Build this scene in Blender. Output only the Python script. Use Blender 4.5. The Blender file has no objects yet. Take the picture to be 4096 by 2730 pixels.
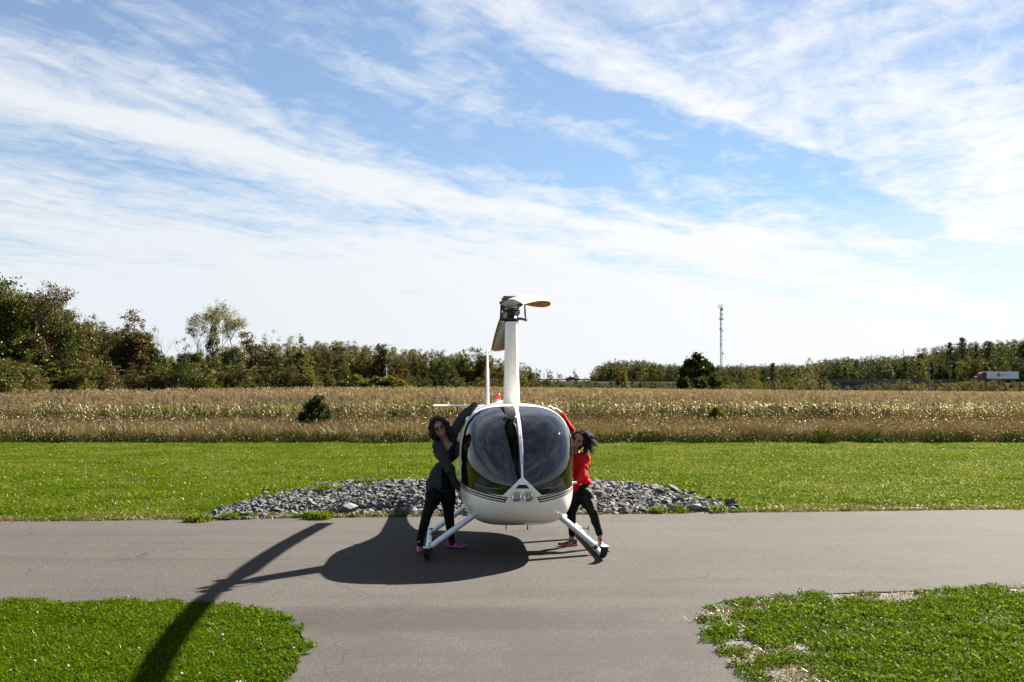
import bpy, bmesh, math, random
import numpy as np
from mathutils import Vector, Matrix, noise as mnoise
from math import sin, cos, pi, sqrt, radians, atan, atan2

random.seed(7)
np.random.seed(7)
SC = bpy.context.scene
COL = SC.collection

# ------------------------------------------------------------------ camera
FPX, CAMH, HOR = 4550.0, 2.05, 1560.0
PITCH = atan((HOR - 1365.0) / FPX)
cam_data = bpy.data.cameras.new('camera')
cam_data.sensor_width = 36.0
cam_data.lens = 36.0 * FPX / 4096.0
cam_data.clip_start = 0.1
cam_data.clip_end = 9000.0
cam = bpy.data.objects.new('camera', cam_data)
COL.objects.link(cam)
cam.location = (0, 0, CAMH)
cam.rotation_euler = (pi / 2 + PITCH, 0, 0)
SC.camera = cam

# sun: behind the helicopter, to the right (shadows fall to the left and towards the viewer)
SUN_AZ = radians(39.5)       # from +Y towards +X
SUN_EL = radians(34.1)
SUN_DIR = Vector((sin(SUN_AZ) * cos(SUN_EL), cos(SUN_AZ) * cos(SUN_EL), sin(SUN_EL)))
sun_data = bpy.data.lights.new('sun', 'SUN')
sun_data.energy = 5.0
sun_data.angle = radians(0.55)
sun_data.color = (1.0, 0.93, 0.83)
sun = bpy.data.objects.new('sun', sun_data)
COL.objects.link(sun)
sun.rotation_euler = (-SUN_DIR).to_track_quat('-Z', 'Y').to_euler()

SC.view_settings.view_transform = 'Standard'
SC.view_settings.look = 'None'
SC.view_settings.gamma = 1.0
SC.view_settings.use_curve_mapping = False
SC.view_settings.exposure = 2.40
try:
    SC.cycles.max_bounces = 8
    SC.cycles.diffuse_bounces = 3
    SC.cycles.glossy_bounces = 3
    SC.cycles.transmission_bounces = 4
    SC.cycles.transparent_max_bounces = 10
    SC.cycles.caustics_reflective = False
    SC.cycles.caustics_refractive = False
    SC.cycles.sample_clamp_indirect = 6.0
    SC.cycles.use_denoising = True
    SC.cycles.denoiser = 'OPENIMAGEDENOISE'
except Exception:
    pass


# ------------------------------------------------------------------ node helpers
class NT:
    def __init__(self, tree):
        self.t = tree
        self.n = tree.nodes
        self.n.clear()

    def new(self, typ, **kw):
        nd = self.n.new(typ)
        for k, v in kw.items():
            setattr(nd, k, v)
        return nd

    def link(self, a, b):
        self.t.links.new(a, b)

    def _in(self, sock, v):
        if v is None:
            return
        if hasattr(v, 'is_output') or isinstance(v, bpy.types.NodeSocket):
            self.link(v, sock)
        else:
            sock.default_value = v

    def m(self, op, a, b=None, c=None, clamp=False):
        nd = self.new('ShaderNodeMath', operation=op, use_clamp=clamp)
        self._in(nd.inputs[0], a)
        if b is not None:
            self._in(nd.inputs[1], b)
        if c is not None:
            self._in(nd.inputs[2], c)
        return nd.outputs[0]

    def vm(self, op, a, b=None, scale=None):
        nd = self.new('ShaderNodeVectorMath', operation=op)
        self._in(nd.inputs[0], a)
        if b is not None:
            self._in(nd.inputs[1], b)
        if scale is not None:
            self._in(nd.inputs['Scale'], scale)
        return nd.outputs[1] if op in ('DOT_PRODUCT', 'LENGTH') else nd.outputs[0]

    def sep(self, v):
        nd = self.new('ShaderNodeSeparateXYZ')
        self.link(v, nd.inputs[0])
        return nd.outputs

    def comb(self, x, y, z):
        nd = self.new('ShaderNodeCombineXYZ')
        for i, q in enumerate((x, y, z)):
            self._in(nd.inputs[i], q)
        return nd.outputs[0]

    def noise(self, vec, scale=1.0, detail=4.0, rough=0.5, dist=0.0, lac=2.0):
        nd = self.new('ShaderNodeTexNoise')
        if vec is not None:
            self.link(vec, nd.inputs['Vector'])
        nd.inputs['Scale'].default_value = scale
        nd.inputs['Detail'].default_value = detail
        nd.inputs['Roughness'].default_value = rough
        nd.inputs['Distortion'].default_value = dist
        nd.inputs['Lacunarity'].default_value = lac
        return nd.outputs['Fac']

    def ramp(self, fac, stops, interp='LINEAR'):
        nd = self.new('ShaderNodeValToRGB')
        cr = nd.color_ramp
        cr.interpolation = interp
        while len(cr.elements) > 1:
            cr.elements.remove(cr.elements[-1])
        first = True
        for p, c in stops:
            if not isinstance(c, (tuple, list)):
                c = (c, c, c)
            c = tuple(c) + ((1.0,) if len(c) == 3 else ())
            if first:
                e = cr.elements[0]
                e.position = p
                first = False
            else:
                e = cr.elements.new(p)
            e.color = c
        self._in(nd.inputs[0], fac)
        return nd.outputs[0]

    def mix(self, fac, a, b, blend='MIX'):
        nd = self.new('ShaderNodeMix', data_type='RGBA', blend_type=blend)
        self._in(nd.inputs[0], fac)
        for s, v in ((nd.inputs[6], a), (nd.inputs[7], b)):
            if isinstance(v, (tuple, list)):
                v = tuple(v) + ((1.0,) if len(v) == 3 else ())
            self._in(s, v)
        return nd.outputs[2]

    def smooth(self, v, a, b, lo=0.0, hi=1.0):
        nd = self.new('ShaderNodeMapRange', interpolation_type='SMOOTHSTEP')
        self._in(nd.inputs[0], v)
        nd.inputs[1].default_value = a
        nd.inputs[2].default_value = b
        nd.inputs[3].default_value = lo
        nd.inputs[4].default_value = hi
        return nd.outputs[0]

    def bump(self, h, strength=0.3, dist=0.02):
        nd = self.new('ShaderNodeBump')
        nd.inputs['Strength'].default_value = strength
        nd.inputs['Distance'].default_value = dist
        self.link(h, nd.inputs['Height'])
        return nd.outputs[0]


# ------------------------------------------------------------------ sky (world): clear autumn blue behind parallel bands of cirrus
world = bpy.data.worlds.new('World')
SC.world = world
world.use_nodes = True
W = NT(world.node_tree)
tc = W.new('ShaderNodeTexCoord')
D = tc.outputs['Generated']
dx, dy, dz = W.sep(D)
sky = W.new('ShaderNodeTexSky')
sky.sky_type = 'NISHITA'
sky.sun_disc = False
sky.sun_elevation = SUN_EL
sky.sun_rotation = SUN_AZ
sky.altitude = 100.0
sky.air_density = 1.0
sky.dust_density = 0.0
sky.ozone_density = 1.6
zc = W.m('MAXIMUM', dz, 0.012)
qx = W.m('DIVIDE', dx, zc)
qy = W.m('DIVIDE', dy, zc)
# s runs across the cloud streets, t along them (cirrus plane seen in perspective)
s0 = W.m('SUBTRACT', W.m('MULTIPLY', qx, 0.816), W.m('MULTIPLY', qy, 0.578))
t0 = W.m('ADD', W.m('MULTIPLY', qx, 0.578), W.m('MULTIPLY', qy, 0.816))
wv = W.comb(W.m('MULTIPLY', s0, 0.8), W.m('MULTIPLY', t0, 0.45), 3.7)
warp = W.noise(wv, 1.3, 6.0, 0.62)
s1 = W.m('ADD', s0, W.m('MULTIPLY', W.m('SUBTRACT', warp, 0.5), 0.85))
# fibres: fine noise stretched along the streets, slightly diagonal
fv = W.comb(W.m('ADD', W.m('MULTIPLY', s1, 2.2), W.m('MULTIPLY', t0, 0.30)), W.m('MULTIPLY', t0, 0.50), 0.3)
fib = W.noise(fv, 1.0, 9.0, 0.60, 0.45)
# mackerel texture: small puffs and ripples
fv2 = W.comb(W.m('MULTIPLY', qx, 5.5), W.m('MULTIPLY', qy, 3.4), 8.1)
fib2 = W.noise(fv2, 1.0, 8.0, 0.68, 0.8)
# combed wisps running across the streets
fv3 = W.comb(W.m('SUBTRACT', W.m('MULTIPLY', qx, 3.6), W.m('MULTIPLY', qy, 1.2)), W.m('ADD', W.m('MULTIPLY', qx, 0.5), W.m('MULTIPLY', qy, 0.9)), 4.4)
fib3 = W.noise(fv3, 1.0, 7.0, 0.60, 0.9)
wide = W.noise(W.comb(W.m('MULTIPLY', qx, 0.85), W.m('MULTIPLY', qy, 0.55), 2.6), 1.0, 3.0, 0.5, 0.3)
SR = lambda v: (v + 9.0) / 12.0
band = W.ramp(W.m('DIVIDE', W.m('ADD', s1, 9.0), 12.0), [
    (0.0, 0.80), (SR(-6.0), 0.78), (SR(-5.0), 0.66), (SR(-4.25), 0.40), (SR(-3.92), 0.62), (SR(-3.62), 0.92),
    (SR(-3.38), 0.50), (SR(-3.05), 0.52), (SR(-2.75), 0.26), (SR(-2.4), 0.34), (SR(-2.05), 0.16), (SR(-1.84), 0.22), (SR(-1.72), 0.56), (SR(-1.45), 0.50),
    (SR(-1.15), 0.58), (SR(-0.4), 0.44), (SR(0.8), 0.34), (1.0, 0.30)])
dens = W.m('ADD', band, W.m('MULTIPLY', W.m('SUBTRACT', fib, 0.5), 0.95))
dens = W.m('ADD', dens, W.m('MULTIPLY', W.m('SUBTRACT', fib2, 0.5), 0.82))
dens = W.m('ADD', dens, W.m('MULTIPLY', W.m('SUBTRACT', fib3, 0.5), 0.75))
dens = W.m('ADD', dens, W.m('MULTIPLY', W.m('SUBTRACT', wide, 0.5), 0.80))
dens = W.m('ADD', dens, W.m('MULTIPLY', W.smooth(t0, 4.2, 7.5), 0.30))
dens = W.m('MAXIMUM', W.smooth(dens, 0.0, 1.0), 0.14)
# thicker veil low in the sky
low = W.smooth(W.m('SUBTRACT', dz, W.m('MULTIPLY', dx, 0.07)), 0.175, 0.065)
veil = W.m('MULTIPLY', low, W.m('ADD', 0.56, W.m('MULTIPLY', W.smooth(W.noise(W.comb(W.m('MULTIPLY', dx, 2.0), W.m('MULTIPLY', dz, 30.0), 0.0), 1.0, 5.0, 0.55, 0.2), 0.3, 0.7), 0.40)))
dens = W.m('MAXIMUM', dens, veil, clamp=True)
bg_sky = W.mix(1.0, sky.outputs[0], (0.158, 0.192, 0.222), "MULTIPLY")
# clouds: brighter towards the sun
sd = W.vm('DOT_PRODUCT', D, tuple(SUN_DIR))
glow = W.smooth(sd, 0.45, 1.0)
cl = W.mix(glow, (1.58, 1.66, 1.76), (2.0, 2.0, 2.0))
skycol = W.mix(dens, bg_sky, cl)
SKYK = 0.1
skycol2 = skycol
bgn = W.new('ShaderNodeBackground')
W.link(skycol2, bgn.inputs[0])
bgn.inputs[1].default_value = SKYK
out = W.new('ShaderNodeOutputWorld')
W.link(bgn.outputs[0], out.inputs[0])


# ------------------------------------------------------------------ geometry helpers
def ray(px, py):
    u = (px - 2048.0) / FPX
    v = (1365.0 - py) / FPX
    return Vector((u, cos(PITCH) - v * sin(PITCH), sin(PITCH) + v * cos(PITCH)))


def at(px, py, Y):
    d = ray(px, py)
    return Vector((0, 0, CAMH)) + d * (Y / d.y)


def gnd(px, py, z=0.0):
    d = ray(px, py)
    return Vector((0, 0, CAMH)) + d * ((z - CAMH) / d.z)


def tag(o, label=None, cat=None, group=None, kind=None):
    if label:
        o['label'] = label
    if cat:
        o['category'] = cat
    if group:
        o['group'] = group
    if kind:
        o['kind'] = kind
    return o


def empty(name, loc=(0, 0, 0), rz=0.0):
    o = bpy.data.objects.new(name, None)
    o.empty_display_size = 0.3
    COL.objects.link(o)
    o.location = loc
    o.rotation_euler = (0, 0, rz)
    return o


class MB:
    """collects geometry, becomes ONE mesh object"""

    def __init__(self):
        self.v, self.f, self.m = [], [], []

    def add(self, vs, fs, mi=0):
        o = len(self.v)
        self.v.extend([tuple(p) for p in vs])
        self.f.extend([tuple(i + o for i in f) for f in fs])
        self.m.extend([mi] * len(fs))
        return self

    def box(self, c, s, R=None, mi=0):
        hx, hy, hz = s[0] / 2, s[1] / 2, s[2] / 2
        P = [Vector((x, y, z)) for z in (-hz, hz) for y in (-hy, hy) for x in (-hx, hx)]
        if R is not None:
            P = [R @ p for p in P]
        c = Vector(c)
        P = [p + c for p in P]
        return self.add(P, [(0, 2, 3, 1), (4, 5, 7, 6), (0, 1, 5, 4), (2, 6, 7, 3), (0, 4, 6, 2), (1, 3, 7, 5)], mi)

    def tube(self, pts, rad, n=10, mi=0, caps=True, flat=1.0, up=None):
        pts = [Vector(p) for p in pts]
        if not isinstance(rad, (list, tuple)):
            rad = [rad] * len(pts)
        base = len(self.v)
        ref = Vector(up) if up else None
        vs, fs = [], []
        a = None
        for i, p in enumerate(pts):
            t = (pts[min(i + 1, len(pts) - 1)] - pts[max(i - 1, 0)])
            if t.length < 1e-9:
                t = Vector((0, 0, 1))
            t.normalize()
            if a is None:
                h = ref if ref is not None else (Vector((0, 0, 1)) if abs(t.z) < 0.9 else Vector((1, 0, 0)))
                a = (h - t * h.dot(t)).normalized()
            else:
                a = (a - t * a.dot(t))
                a = a.normalized() if a.length > 1e-6 else t.orthogonal().normalized()
            b = t.cross(a)
            for k in range(n):
                q = 2 * pi * k / n
                vs.append(p + a * (cos(q) * rad[i] * flat) + b * (sin(q) * rad[i]))
        for i in range(len(pts) - 1):
            for k in range(n):
                k2 = (k + 1) % n
                fs.append((i * n + k, i * n + k2, (i + 1) * n + k2, (i + 1) * n + k))
        if caps:
            fs.append(tuple(range(n))[::-1])
            fs.append(tuple((len(pts) - 1) * n + k for k in range(n)))
        return self.add(vs, fs, mi)

    def ball(self, c, r, nu=14, nv=9, mi=0, R=None):
        if not isinstance(r, (list, tuple, Vector)):
            r = (r, r, r)
        c = Vector(c)
        vs, fs = [], []
        for j in range(1, nv):
            th = pi * j / nv
            for i in range(nu):
                ph = 2 * pi * i / nu
                p = Vector((r[0] * sin(th) * cos(ph), r[1] * sin(th) * sin(ph), r[2] * cos(th)))
                vs.append((R @ p if R is not None else p) + c)
        top = Vector((0, 0, r[2])); bot = Vector((0, 0, -r[2]))
        vs.append((R @ top if R is not None else top) + c)
        vs.append((R @ bot if R is not None else bot) + c)
        T, B = len(vs) - 2, len(vs) - 1
        for j in range(nv - 2):
            for i in range(nu):
                i2 = (i + 1) % nu
                fs.append((j * nu + i, (j + 1) * nu + i, (j + 1) * nu + i2, j * nu + i2))
        for i in range(nu):
            i2 = (i + 1) % nu
            fs.append((T, i, i2))
            fs.append((B, (nv - 2) * nu + i2, (nv - 2) * nu + i))
        return self.add(vs, fs, mi)

    def loft(self, rings, mi=0, caps=True, close=True):
        n = len(rings[0])
        vs = [p for r in rings for p in r]
        fs = []
        for i in range(len(rings) - 1):
            for k in range(n if close else n - 1):
                k2 = (k + 1) % n
                fs.append((i * n + k, i * n + k2, (i + 1) * n + k2, (i + 1) * n + k))
        if caps and close:
            fs.append(tuple(range(n))[::-1])
            fs.append(tuple((len(rings) - 1) * n + k for k in range(n)))
        return self.add(vs, fs, mi)

    def mesh(self, name, mats, smooth=True, fixn=True):
        me = bpy.data.meshes.new(name)
        me.from_pydata(self.v, [], self.f)
        if not isinstance(mats, (list, tuple)):
            mats = [mats]
        for m_ in mats:
            me.materials.append(m_)
        if len(mats) > 1:
            me.polygons.foreach_set('material_index', self.m)
        if fixn:
            bm = bmesh.new()
            bm.from_mesh(me)
            bmesh.ops.recalc_face_normals(bm, faces=bm.faces)
            bm.to_mesh(me)
            bm.free()
        if smooth:
            me.polygons.foreach_set('use_smooth', [True] * len(me.polygons))
            try:
                me.set_sharp_from_angle(angle=radians(38))
            except Exception:
                pass
        me.update()
        return me

    def build(self, name, mats, parent=None, smooth=True, loc=None):
        o = bpy.data.objects.new(name, self.mesh(name, mats, smooth))
        COL.objects.link(o)
        if parent is not None:
            o.parent = parent
        if loc is not None:
            o.location = loc
        return o


def obj_from(name, me, parent=None, loc=None):
    o = bpy.data.objects.new(name, me)
    COL.objects.link(o)
    if parent is not None:
        o.parent = parent
    if loc is not None:
        o.location = loc
    return o


def fast_mesh(name, verts, faces_n, nper, mat, attr=None, smooth=False):
    """verts Nx3 array; faces: every nper consecutive verts form a face"""
    me = bpy.data.meshes.new(name)
    n = len(verts)
    me.vertices.add(n)
    me.vertices.foreach_set('co', np.asarray(verts, dtype=np.float32).ravel())
    nf = n // nper
    me.loops.add(nf * nper)
    me.loops.foreach_set('vertex_index', np.arange(nf * nper, dtype=np.int32))
    me.polygons.add(nf)
    me.polygons.foreach_set('loop_start', np.arange(0, nf * nper, nper, dtype=np.int32))
    me.polygons.foreach_set('loop_total', np.full(nf, nper, dtype=np.int32))
    if attr is not None:
        a = me.attributes.new('tint', 'FLOAT', 'POINT')
        a.data.foreach_set('value', np.asarray(attr, dtype=np.float32))
    for m_ in (mat if isinstance(mat, (list, tuple)) else [mat]):
        me.materials.append(m_)
    me.update(calc_edges=True)
    me.validate()
    return me


# ------------------------------------------------------------------ materials
def pbr(name, col, rough=0.5, metal=0.0, spec=0.5, coat=0.0, var=0.0, vscale=8.0, bump=0.0, bscale=200.0, bdist=0.002):
    mt = bpy.data.materials.new(name)
    mt.use_nodes = True
    N = NT(mt.node_tree)
    b = N.new('ShaderNodeBsdfPrincipled')
    o = N.new('ShaderNodeOutputMaterial')
    N.link(b.outputs[0], o.inputs[0])
    b.inputs['Roughness'].default_value = rough
    b.inputs['Metallic'].default_value = metal
    b.inputs['Specular IOR Level'].default_value = spec
    b.inputs['Coat Weight'].default_value = coat
    b.inputs['Coat Roughness'].default_value = 0.08
    tcn = N.new('ShaderNodeTexCoord')
    if var > 0:
        nz = N.noise(tcn.outputs['Object'], vscale, 5.0, 0.6)
        f = N.m('ADD', 1.0 - var, N.m('MULTIPLY', nz, 2 * var))
        c = N.mix(1.0, tuple(col), N.comb(f, f, f), 'MULTIPLY')
        N.link(c, b.inputs['Base Color'])
        N.link(N.m('ADD', rough - 0.06, N.m('MULTIPLY', nz, 0.12), clamp=True), b.inputs['Roughness'])
    else:
        b.inputs['Base Color'].default_value = tuple(col) + (1.0,)
    if bump > 0:
        nb = N.noise(tcn.outputs['Object'], bscale, 4.0, 0.6)
        N.link(N.bump(nb, bump, bdist), b.inputs['Normal'])
    return mt


def leaf_mat(name, stops, trans=0.35, rough=0.45, gloss=0.06, objvar=0.25):
    """foliage: colour from the per-leaf tint attribute and a per-object random"""
    mt = bpy.data.materials.new(name)
    mt.use_nodes = True
    N = NT(mt.node_tree)
    at_ = N.new('ShaderNodeAttribute', attribute_name='tint')
    oi = N.new('ShaderNodeObjectInfo')
    f = N.m('ADD', at_.outputs['Fac'], N.m('MULTIPLY', N.m('SUBTRACT', oi.outputs['Random'], 0.5), objvar), clamp=True)
    c = N.ramp(f, [(p_, tuple(v * 0.46 for v in c_)) for p_, c_ in stops])
    d = N.new('ShaderNodeBsdfDiffuse')
    tr = N.new('ShaderNodeBsdfTranslucent')
    g = N.new('ShaderNodeBsdfGlossy')
    g.inputs['Roughness'].default_value = rough
    g.inputs['Color'].default_value = (0.85, 0.82, 0.55, 1)
    N.link(c, d.inputs[0])
    tcol = N.mix(1.0, c, (1.25, 1.2, 0.7), 'MULTIPLY')
    N.link(tcol, tr.inputs[0])
    m1 = N.new('ShaderNodeMixShader')
    m1.inputs[0].default_value = trans
    N.link(d.outputs[0], m1.inputs[1])
    N.link(tr.outputs[0], m1.inputs[2])
    m2 = N.new('ShaderNodeMixShader')
    lw = N.new('ShaderNodeFresnel')
    lw.inputs[0].default_value = 1.4
    N.link(N.m('MULTIPLY', lw.outputs[0], gloss * 10, clamp=True), m2.inputs[0])
    N.link(m1.outputs[0], m2.inputs[1])
    N.link(g.outputs[0], m2.inputs[2])
    o = N.new('ShaderNodeOutputMaterial')
    N.link(m2.outputs[0], o.inputs[0])
    return mt


# ------------------------------------------------------------------ scatter by geometry nodes (for stuff only)
def scatter(name, protos, pts, rotz, scl, idx, label=None, tilt=None):
    """protos: list of meshes; instances them on pts. One object."""
    n = len(pts)
    me = bpy.data.meshes.new(name)
    me.vertices.add(n)
    me.vertices.foreach_set('co', np.asarray(pts, dtype=np.float32).ravel())
    rot = np.zeros((n, 3), dtype=np.float32)
    rot[:, 2] = rotz
    if tilt is not None:
        rot[:, 0] = tilt[:, 0]
        rot[:, 1] = tilt[:, 1]
    a = me.attributes.new('rot', 'FLOAT_VECTOR', 'POINT')
    a.data.foreach_set('vector', rot.ravel())
    s = np.asarray(scl, dtype=np.float32)
    if s.ndim == 1:
        s = np.stack([s, s, s], 1)
    a = me.attributes.new('scl', 'FLOAT_VECTOR', 'POINT')
    a.data.foreach_set('vector', s.ravel())
    a = me.attributes.new('idx', 'INT', 'POINT')
    a.data.foreach_set('value', np.asarray(idx, dtype=np.int32))
    me.update()
    o = bpy.data.objects.new(name, me)
    COL.objects.link(o)
    src = bpy.data.collections.new(name + '_source')     # not linked to the scene
    for i, pm in enumerate(protos):
        po = bpy.data.objects.new('%s_piece_%02d' % (name, i), pm)
        src.objects.link(po)
    ng = bpy.data.node_groups.new(name + '_scatter', 'GeometryNodeTree')
    ng.interface.new_socket(name='Geometry', in_out='INPUT', socket_type='NodeSocketGeometry')
    ng.interface.new_socket(name='Geometry', in_out='OUTPUT', socket_type='NodeSocketGeometry')
    L = ng.links.new
    gi = ng.nodes.new('NodeGroupInput'); go = ng.nodes.new('NodeGroupOutput')
    ci = ng.nodes.new('GeometryNodeCollectionInfo')
    ci.inputs['Collection'].default_value = src
    ci.inputs['Separate Children'].default_value = True
    ci.inputs['Reset Children'].default_value = True
    ip = ng.nodes.new('GeometryNodeInstanceOnPoints')
    ip.inputs['Pick Instance'].default_value = True

    def attr(nm, dt):
        q = ng.nodes.new('GeometryNodeInputNamedAttribute')
        q.data_type = dt
        q.inputs['Name'].default_value = nm
        return [x for x in q.outputs if x.enabled and x.name == 'Attribute'][0]
    L(gi.outputs[0], ip.inputs['Points'])
    L(ci.outputs[0], ip.inputs['Instance'])
    L(attr('idx', 'INT'), ip.inputs['Instance Index'])
    e2r = ng.nodes.new('FunctionNodeEulerToRotation')
    L(attr('rot', 'FLOAT_VECTOR'), e2r.inputs[0])
    L(e2r.outputs[0], ip.inputs['Rotation'])
    L(attr('scl', 'FLOAT_VECTOR'), ip.inputs['Scale'])
    L(ip.outputs[0], go.inputs[0])
    md = o.modifiers.new('scatter', 'NODES')
    md.node_group = ng
    o['kind'] = 'stuff'
    if label:
        o['label'] = label
    return o
# ================================================================== ground, lawn, road
def lawn_soil():
    mt = bpy.data.materials.new('lawn_soil')
    mt.use_nodes = True
    N = NT(mt.node_tree)
    geo = N.new('ShaderNodeNewGeometry')
    P = geo.outputs['Position']
    n1 = N.noise(P, 0.6, 5.0, 0.6)
    n2 = N.noise(P, 14.0, 5.0, 0.7)
    c = N.ramp(n2, [(0.3, (0.010, 0.017, 0.002)), (0.55, (0.020, 0.036, 0.003)), (0.75, (0.045, 0.045, 0.012))])
    c = N.mix(N.smooth(n1, 0.45, 0.75), c, (0.025, 0.038, 0.005))
    b = N.new('ShaderNodeBsdfDiffuse')
    N.link(c, b.inputs[0])
    o = N.new('ShaderNodeOutputMaterial')
    N.link(b.outputs[0], o.inputs[0])
    return mt


def earth_mat():
    mt = bpy.data.materials.new('field_earth')
    mt.use_nodes = True
    N = NT(mt.node_tree)
    geo = N.new('ShaderNodeNewGeometry')
    P = geo.outputs['Position']
    n1 = N.noise(P, 0.05, 6.0, 0.6)
    n2 = N.noise(P, 3.0, 6.0, 0.7)
    c = N.ramp(n2, [(0.3, (0.025, 0.02, 0.01)), (0.6, (0.05, 0.042, 0.02)), (0.8, (0.07, 0.06, 0.03))])
    c = N.mix(N.smooth(n1, 0.4, 0.6), c, (0.022, 0.030, 0.008))
    b = N.new('ShaderNodeBsdfDiffuse')
    N.link(c, b.inputs[0])
    o = N.new('ShaderNodeOutputMaterial')
    N.link(b.outputs[0], o.inputs[0])
    return mt


def gravel_mat():
    mt = bpy.data.materials.new('fine_gravel')
    mt.use_nodes = True
    N = NT(mt.node_tree)
    geo = N.new('ShaderNodeNewGeometry')
    P = geo.outputs['Position']
    vo = N.new('ShaderNodeTexVoronoi')
    vo.inputs['Scale'].default_value = 38.0
    N.link(P, vo.inputs['Vector'])
    n1 = N.noise(P, 1.3, 4.0, 0.6)
    r, g_, b_ = N.sep(vo.outputs['Color'])
    c = N.ramp(r, [(0.0, (0.018, 0.016, 0.013)), (0.5, (0.042, 0.037, 0.030)), (1.0, (0.095, 0.085, 0.07))])
    c = N.mix(N.smooth(n1, 0.4, 0.65), c, (0.05, 0.037, 0.018))
    b = N.new('ShaderNodeBsdfPrincipled')
    b.inputs['Roughness'].default_value = 0.9
    N.link(c, b.inputs['Base Color'])
    N.link(N.bump(vo.outputs['Distance'], 0.8, 0.015), b.inputs['Normal'])
    o = N.new('ShaderNodeOutputMaterial')
    N.link(b.outputs[0], o.inputs[0])
    return mt


def asphalt_mat():
    mt = bpy.data.materials.new('weathered_asphalt')
    mt.use_nodes = True
    N = NT(mt.node_tree)
    geo = N.new('ShaderNodeNewGeometry')
    P = geo.outputs['Position']
    x, y, z = N.sep(P)
    st = N.noise(N.comb(N.m('MULTIPLY', x, 0.10), N.m('MULTIPLY', y, 2.2), 0.0), 1.0, 5.0, 0.6)
    st2 = N.noise(N.comb(N.m('MULTIPLY', x, 1.2), N.m('MULTIPLY', y, 11.0), 5.0), 1.0, 4.0, 0.65)
    big = N.noise(P, 0.35, 5.0, 0.6, 0.6)
    fine = N.noise(P, 55.0, 3.0, 0.75)
    vo = N.new('ShaderNodeTexVoronoi')
    vo.inputs['Scale'].default_value = 95.0
    N.link(P, vo.inputs['Vector'])
    r, g_, b_ = N.sep(vo.outputs['Color'])
    base = N.ramp(big, [(0.3, (0.0520, 0.0465, 0.0412)), (0.7, (0.0665, 0.0605, 0.0540))])
    k = N.m('ADD', 0.66, N.m('MULTIPLY', st, 0.40))
    k = N.m('ADD', k, N.m('MULTIPLY', N.m('SUBTRACT', st2, 0.5), 0.22))
    k = N.m('ADD', k, N.m('MULTIPLY', N.m('SUBTRACT', fine, 0.5), 1.05))
    k = N.m('ADD', k, N.m('MULTIPLY', N.m('SUBTRACT', r, 0.5), 0.50))
    c = N.mix(1.0, base, N.comb(k, k, k), 'MULTIPLY')
    # pale aggregate specks and dark pits
    c = N.mix(N.m('MULTIPLY', N.smooth(g_, 0.965, 0.975), 0.28), c, (0.19, 0.17, 0.15))
    c = N.mix(N.m('MULTIPLY', N.smooth(b_, 0.93, 0.96), 0.55), c, (0.02, 0.018, 0.017))
    # darker, coarser laid surface on the drive in the foreground
    dn = N.m('ADD', y, N.m('MULTIPLY', N.noise(P, 0.8, 4.0, 0.6), 2.4))
    drive = N.smooth(dn, 12.0, 10.4)
    c = N.mix(N.m('MULTIPLY', drive, N.smooth(N.noise(P, 0.9, 6.0, 0.7, 0.8), 0.36, 0.62, 0.12, 0.62)), c, (0.038, 0.036, 0.034))
    # hairline cracks
    cw = N.noise(P, 1.2, 4.0, 0.6)
    cv = N.new('ShaderNodeTexVoronoi')
    cv.feature = 'DISTANCE_TO_EDGE'
    cv.inputs['Scale'].default_value = 0.42
    N.link(N.vm('ADD', P, N.comb(N.m('MULTIPLY', cw, 1.3), N.m('MULTIPLY', fine, 0.12), 0.0)), cv.inputs['Vector'])
    cm = N.m('MULTIPLY', N.smooth(cv.outputs['Distance'], 0.006, 0.001), N.smooth(N.noise(P, 0.45, 3.0, 0.5), 0.50, 0.58))
    c = N.mix(N.m('MULTIPLY', cm, 0.65), c, (0.016, 0.015, 0.014))
    # long faint dark laying seams and tyre polish running along the road
    ls = N.noise(N.comb(N.m('MULTIPLY', x, 0.05), N.m('MULTIPLY', y, 1.0), 9.0), 1.0, 3.0, 0.6)
    c = N.mix(N.m('MULTIPLY', N.smooth(ls, 0.56, 0.66), 0.22), c, (0.028, 0.026, 0.025))
    # oil spots
    ov = N.noise(P, 1.9, 2.0, 0.4)
    c = N.mix(N.m('MULTIPLY', N.smooth(ov, 0.73, 0.80), 0.45), c, (0.018, 0.017, 0.016))
    # damp looking dark stain where the drive meets the road
    ex = N.m('DIVIDE', N.m('ADD', x, 0.75), 2.1)
    ey = N.m('DIVIDE', N.m('SUBTRACT', y, 10.25), 0.75)
    er = N.m('SQRT', N.m('ADD', N.m('MULTIPLY', ex, ex), N.m('MULTIPLY', ey, ey)))
    en = N.noise(P, 1.4, 6.0, 0.7, 0.6)
    er = N.m('ADD', er, N.m('MULTIPLY', N.m('SUBTRACT', en, 0.5), 1.1))
    c = N.mix(N.m('MULTIPLY', N.smooth(er, 1.15, 0.45), 0.42), c, (0.019, 0.017, 0.016))
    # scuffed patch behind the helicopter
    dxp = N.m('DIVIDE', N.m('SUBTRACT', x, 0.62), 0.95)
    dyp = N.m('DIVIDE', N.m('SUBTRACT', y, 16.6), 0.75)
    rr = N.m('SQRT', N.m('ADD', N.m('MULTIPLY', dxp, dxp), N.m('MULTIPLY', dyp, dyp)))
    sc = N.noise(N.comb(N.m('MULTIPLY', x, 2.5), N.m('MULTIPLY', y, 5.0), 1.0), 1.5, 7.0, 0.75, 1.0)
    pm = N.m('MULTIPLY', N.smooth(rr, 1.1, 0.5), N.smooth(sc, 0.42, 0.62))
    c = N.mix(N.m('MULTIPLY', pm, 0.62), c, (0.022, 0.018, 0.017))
    b = N.new('ShaderNodeBsdfPrincipled')
    b.inputs['Roughness'].default_value = 0.92
    b.inputs['Specular IOR Level'].default_value = 0.08
    N.link(c, b.inputs['Base Color'])
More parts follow.
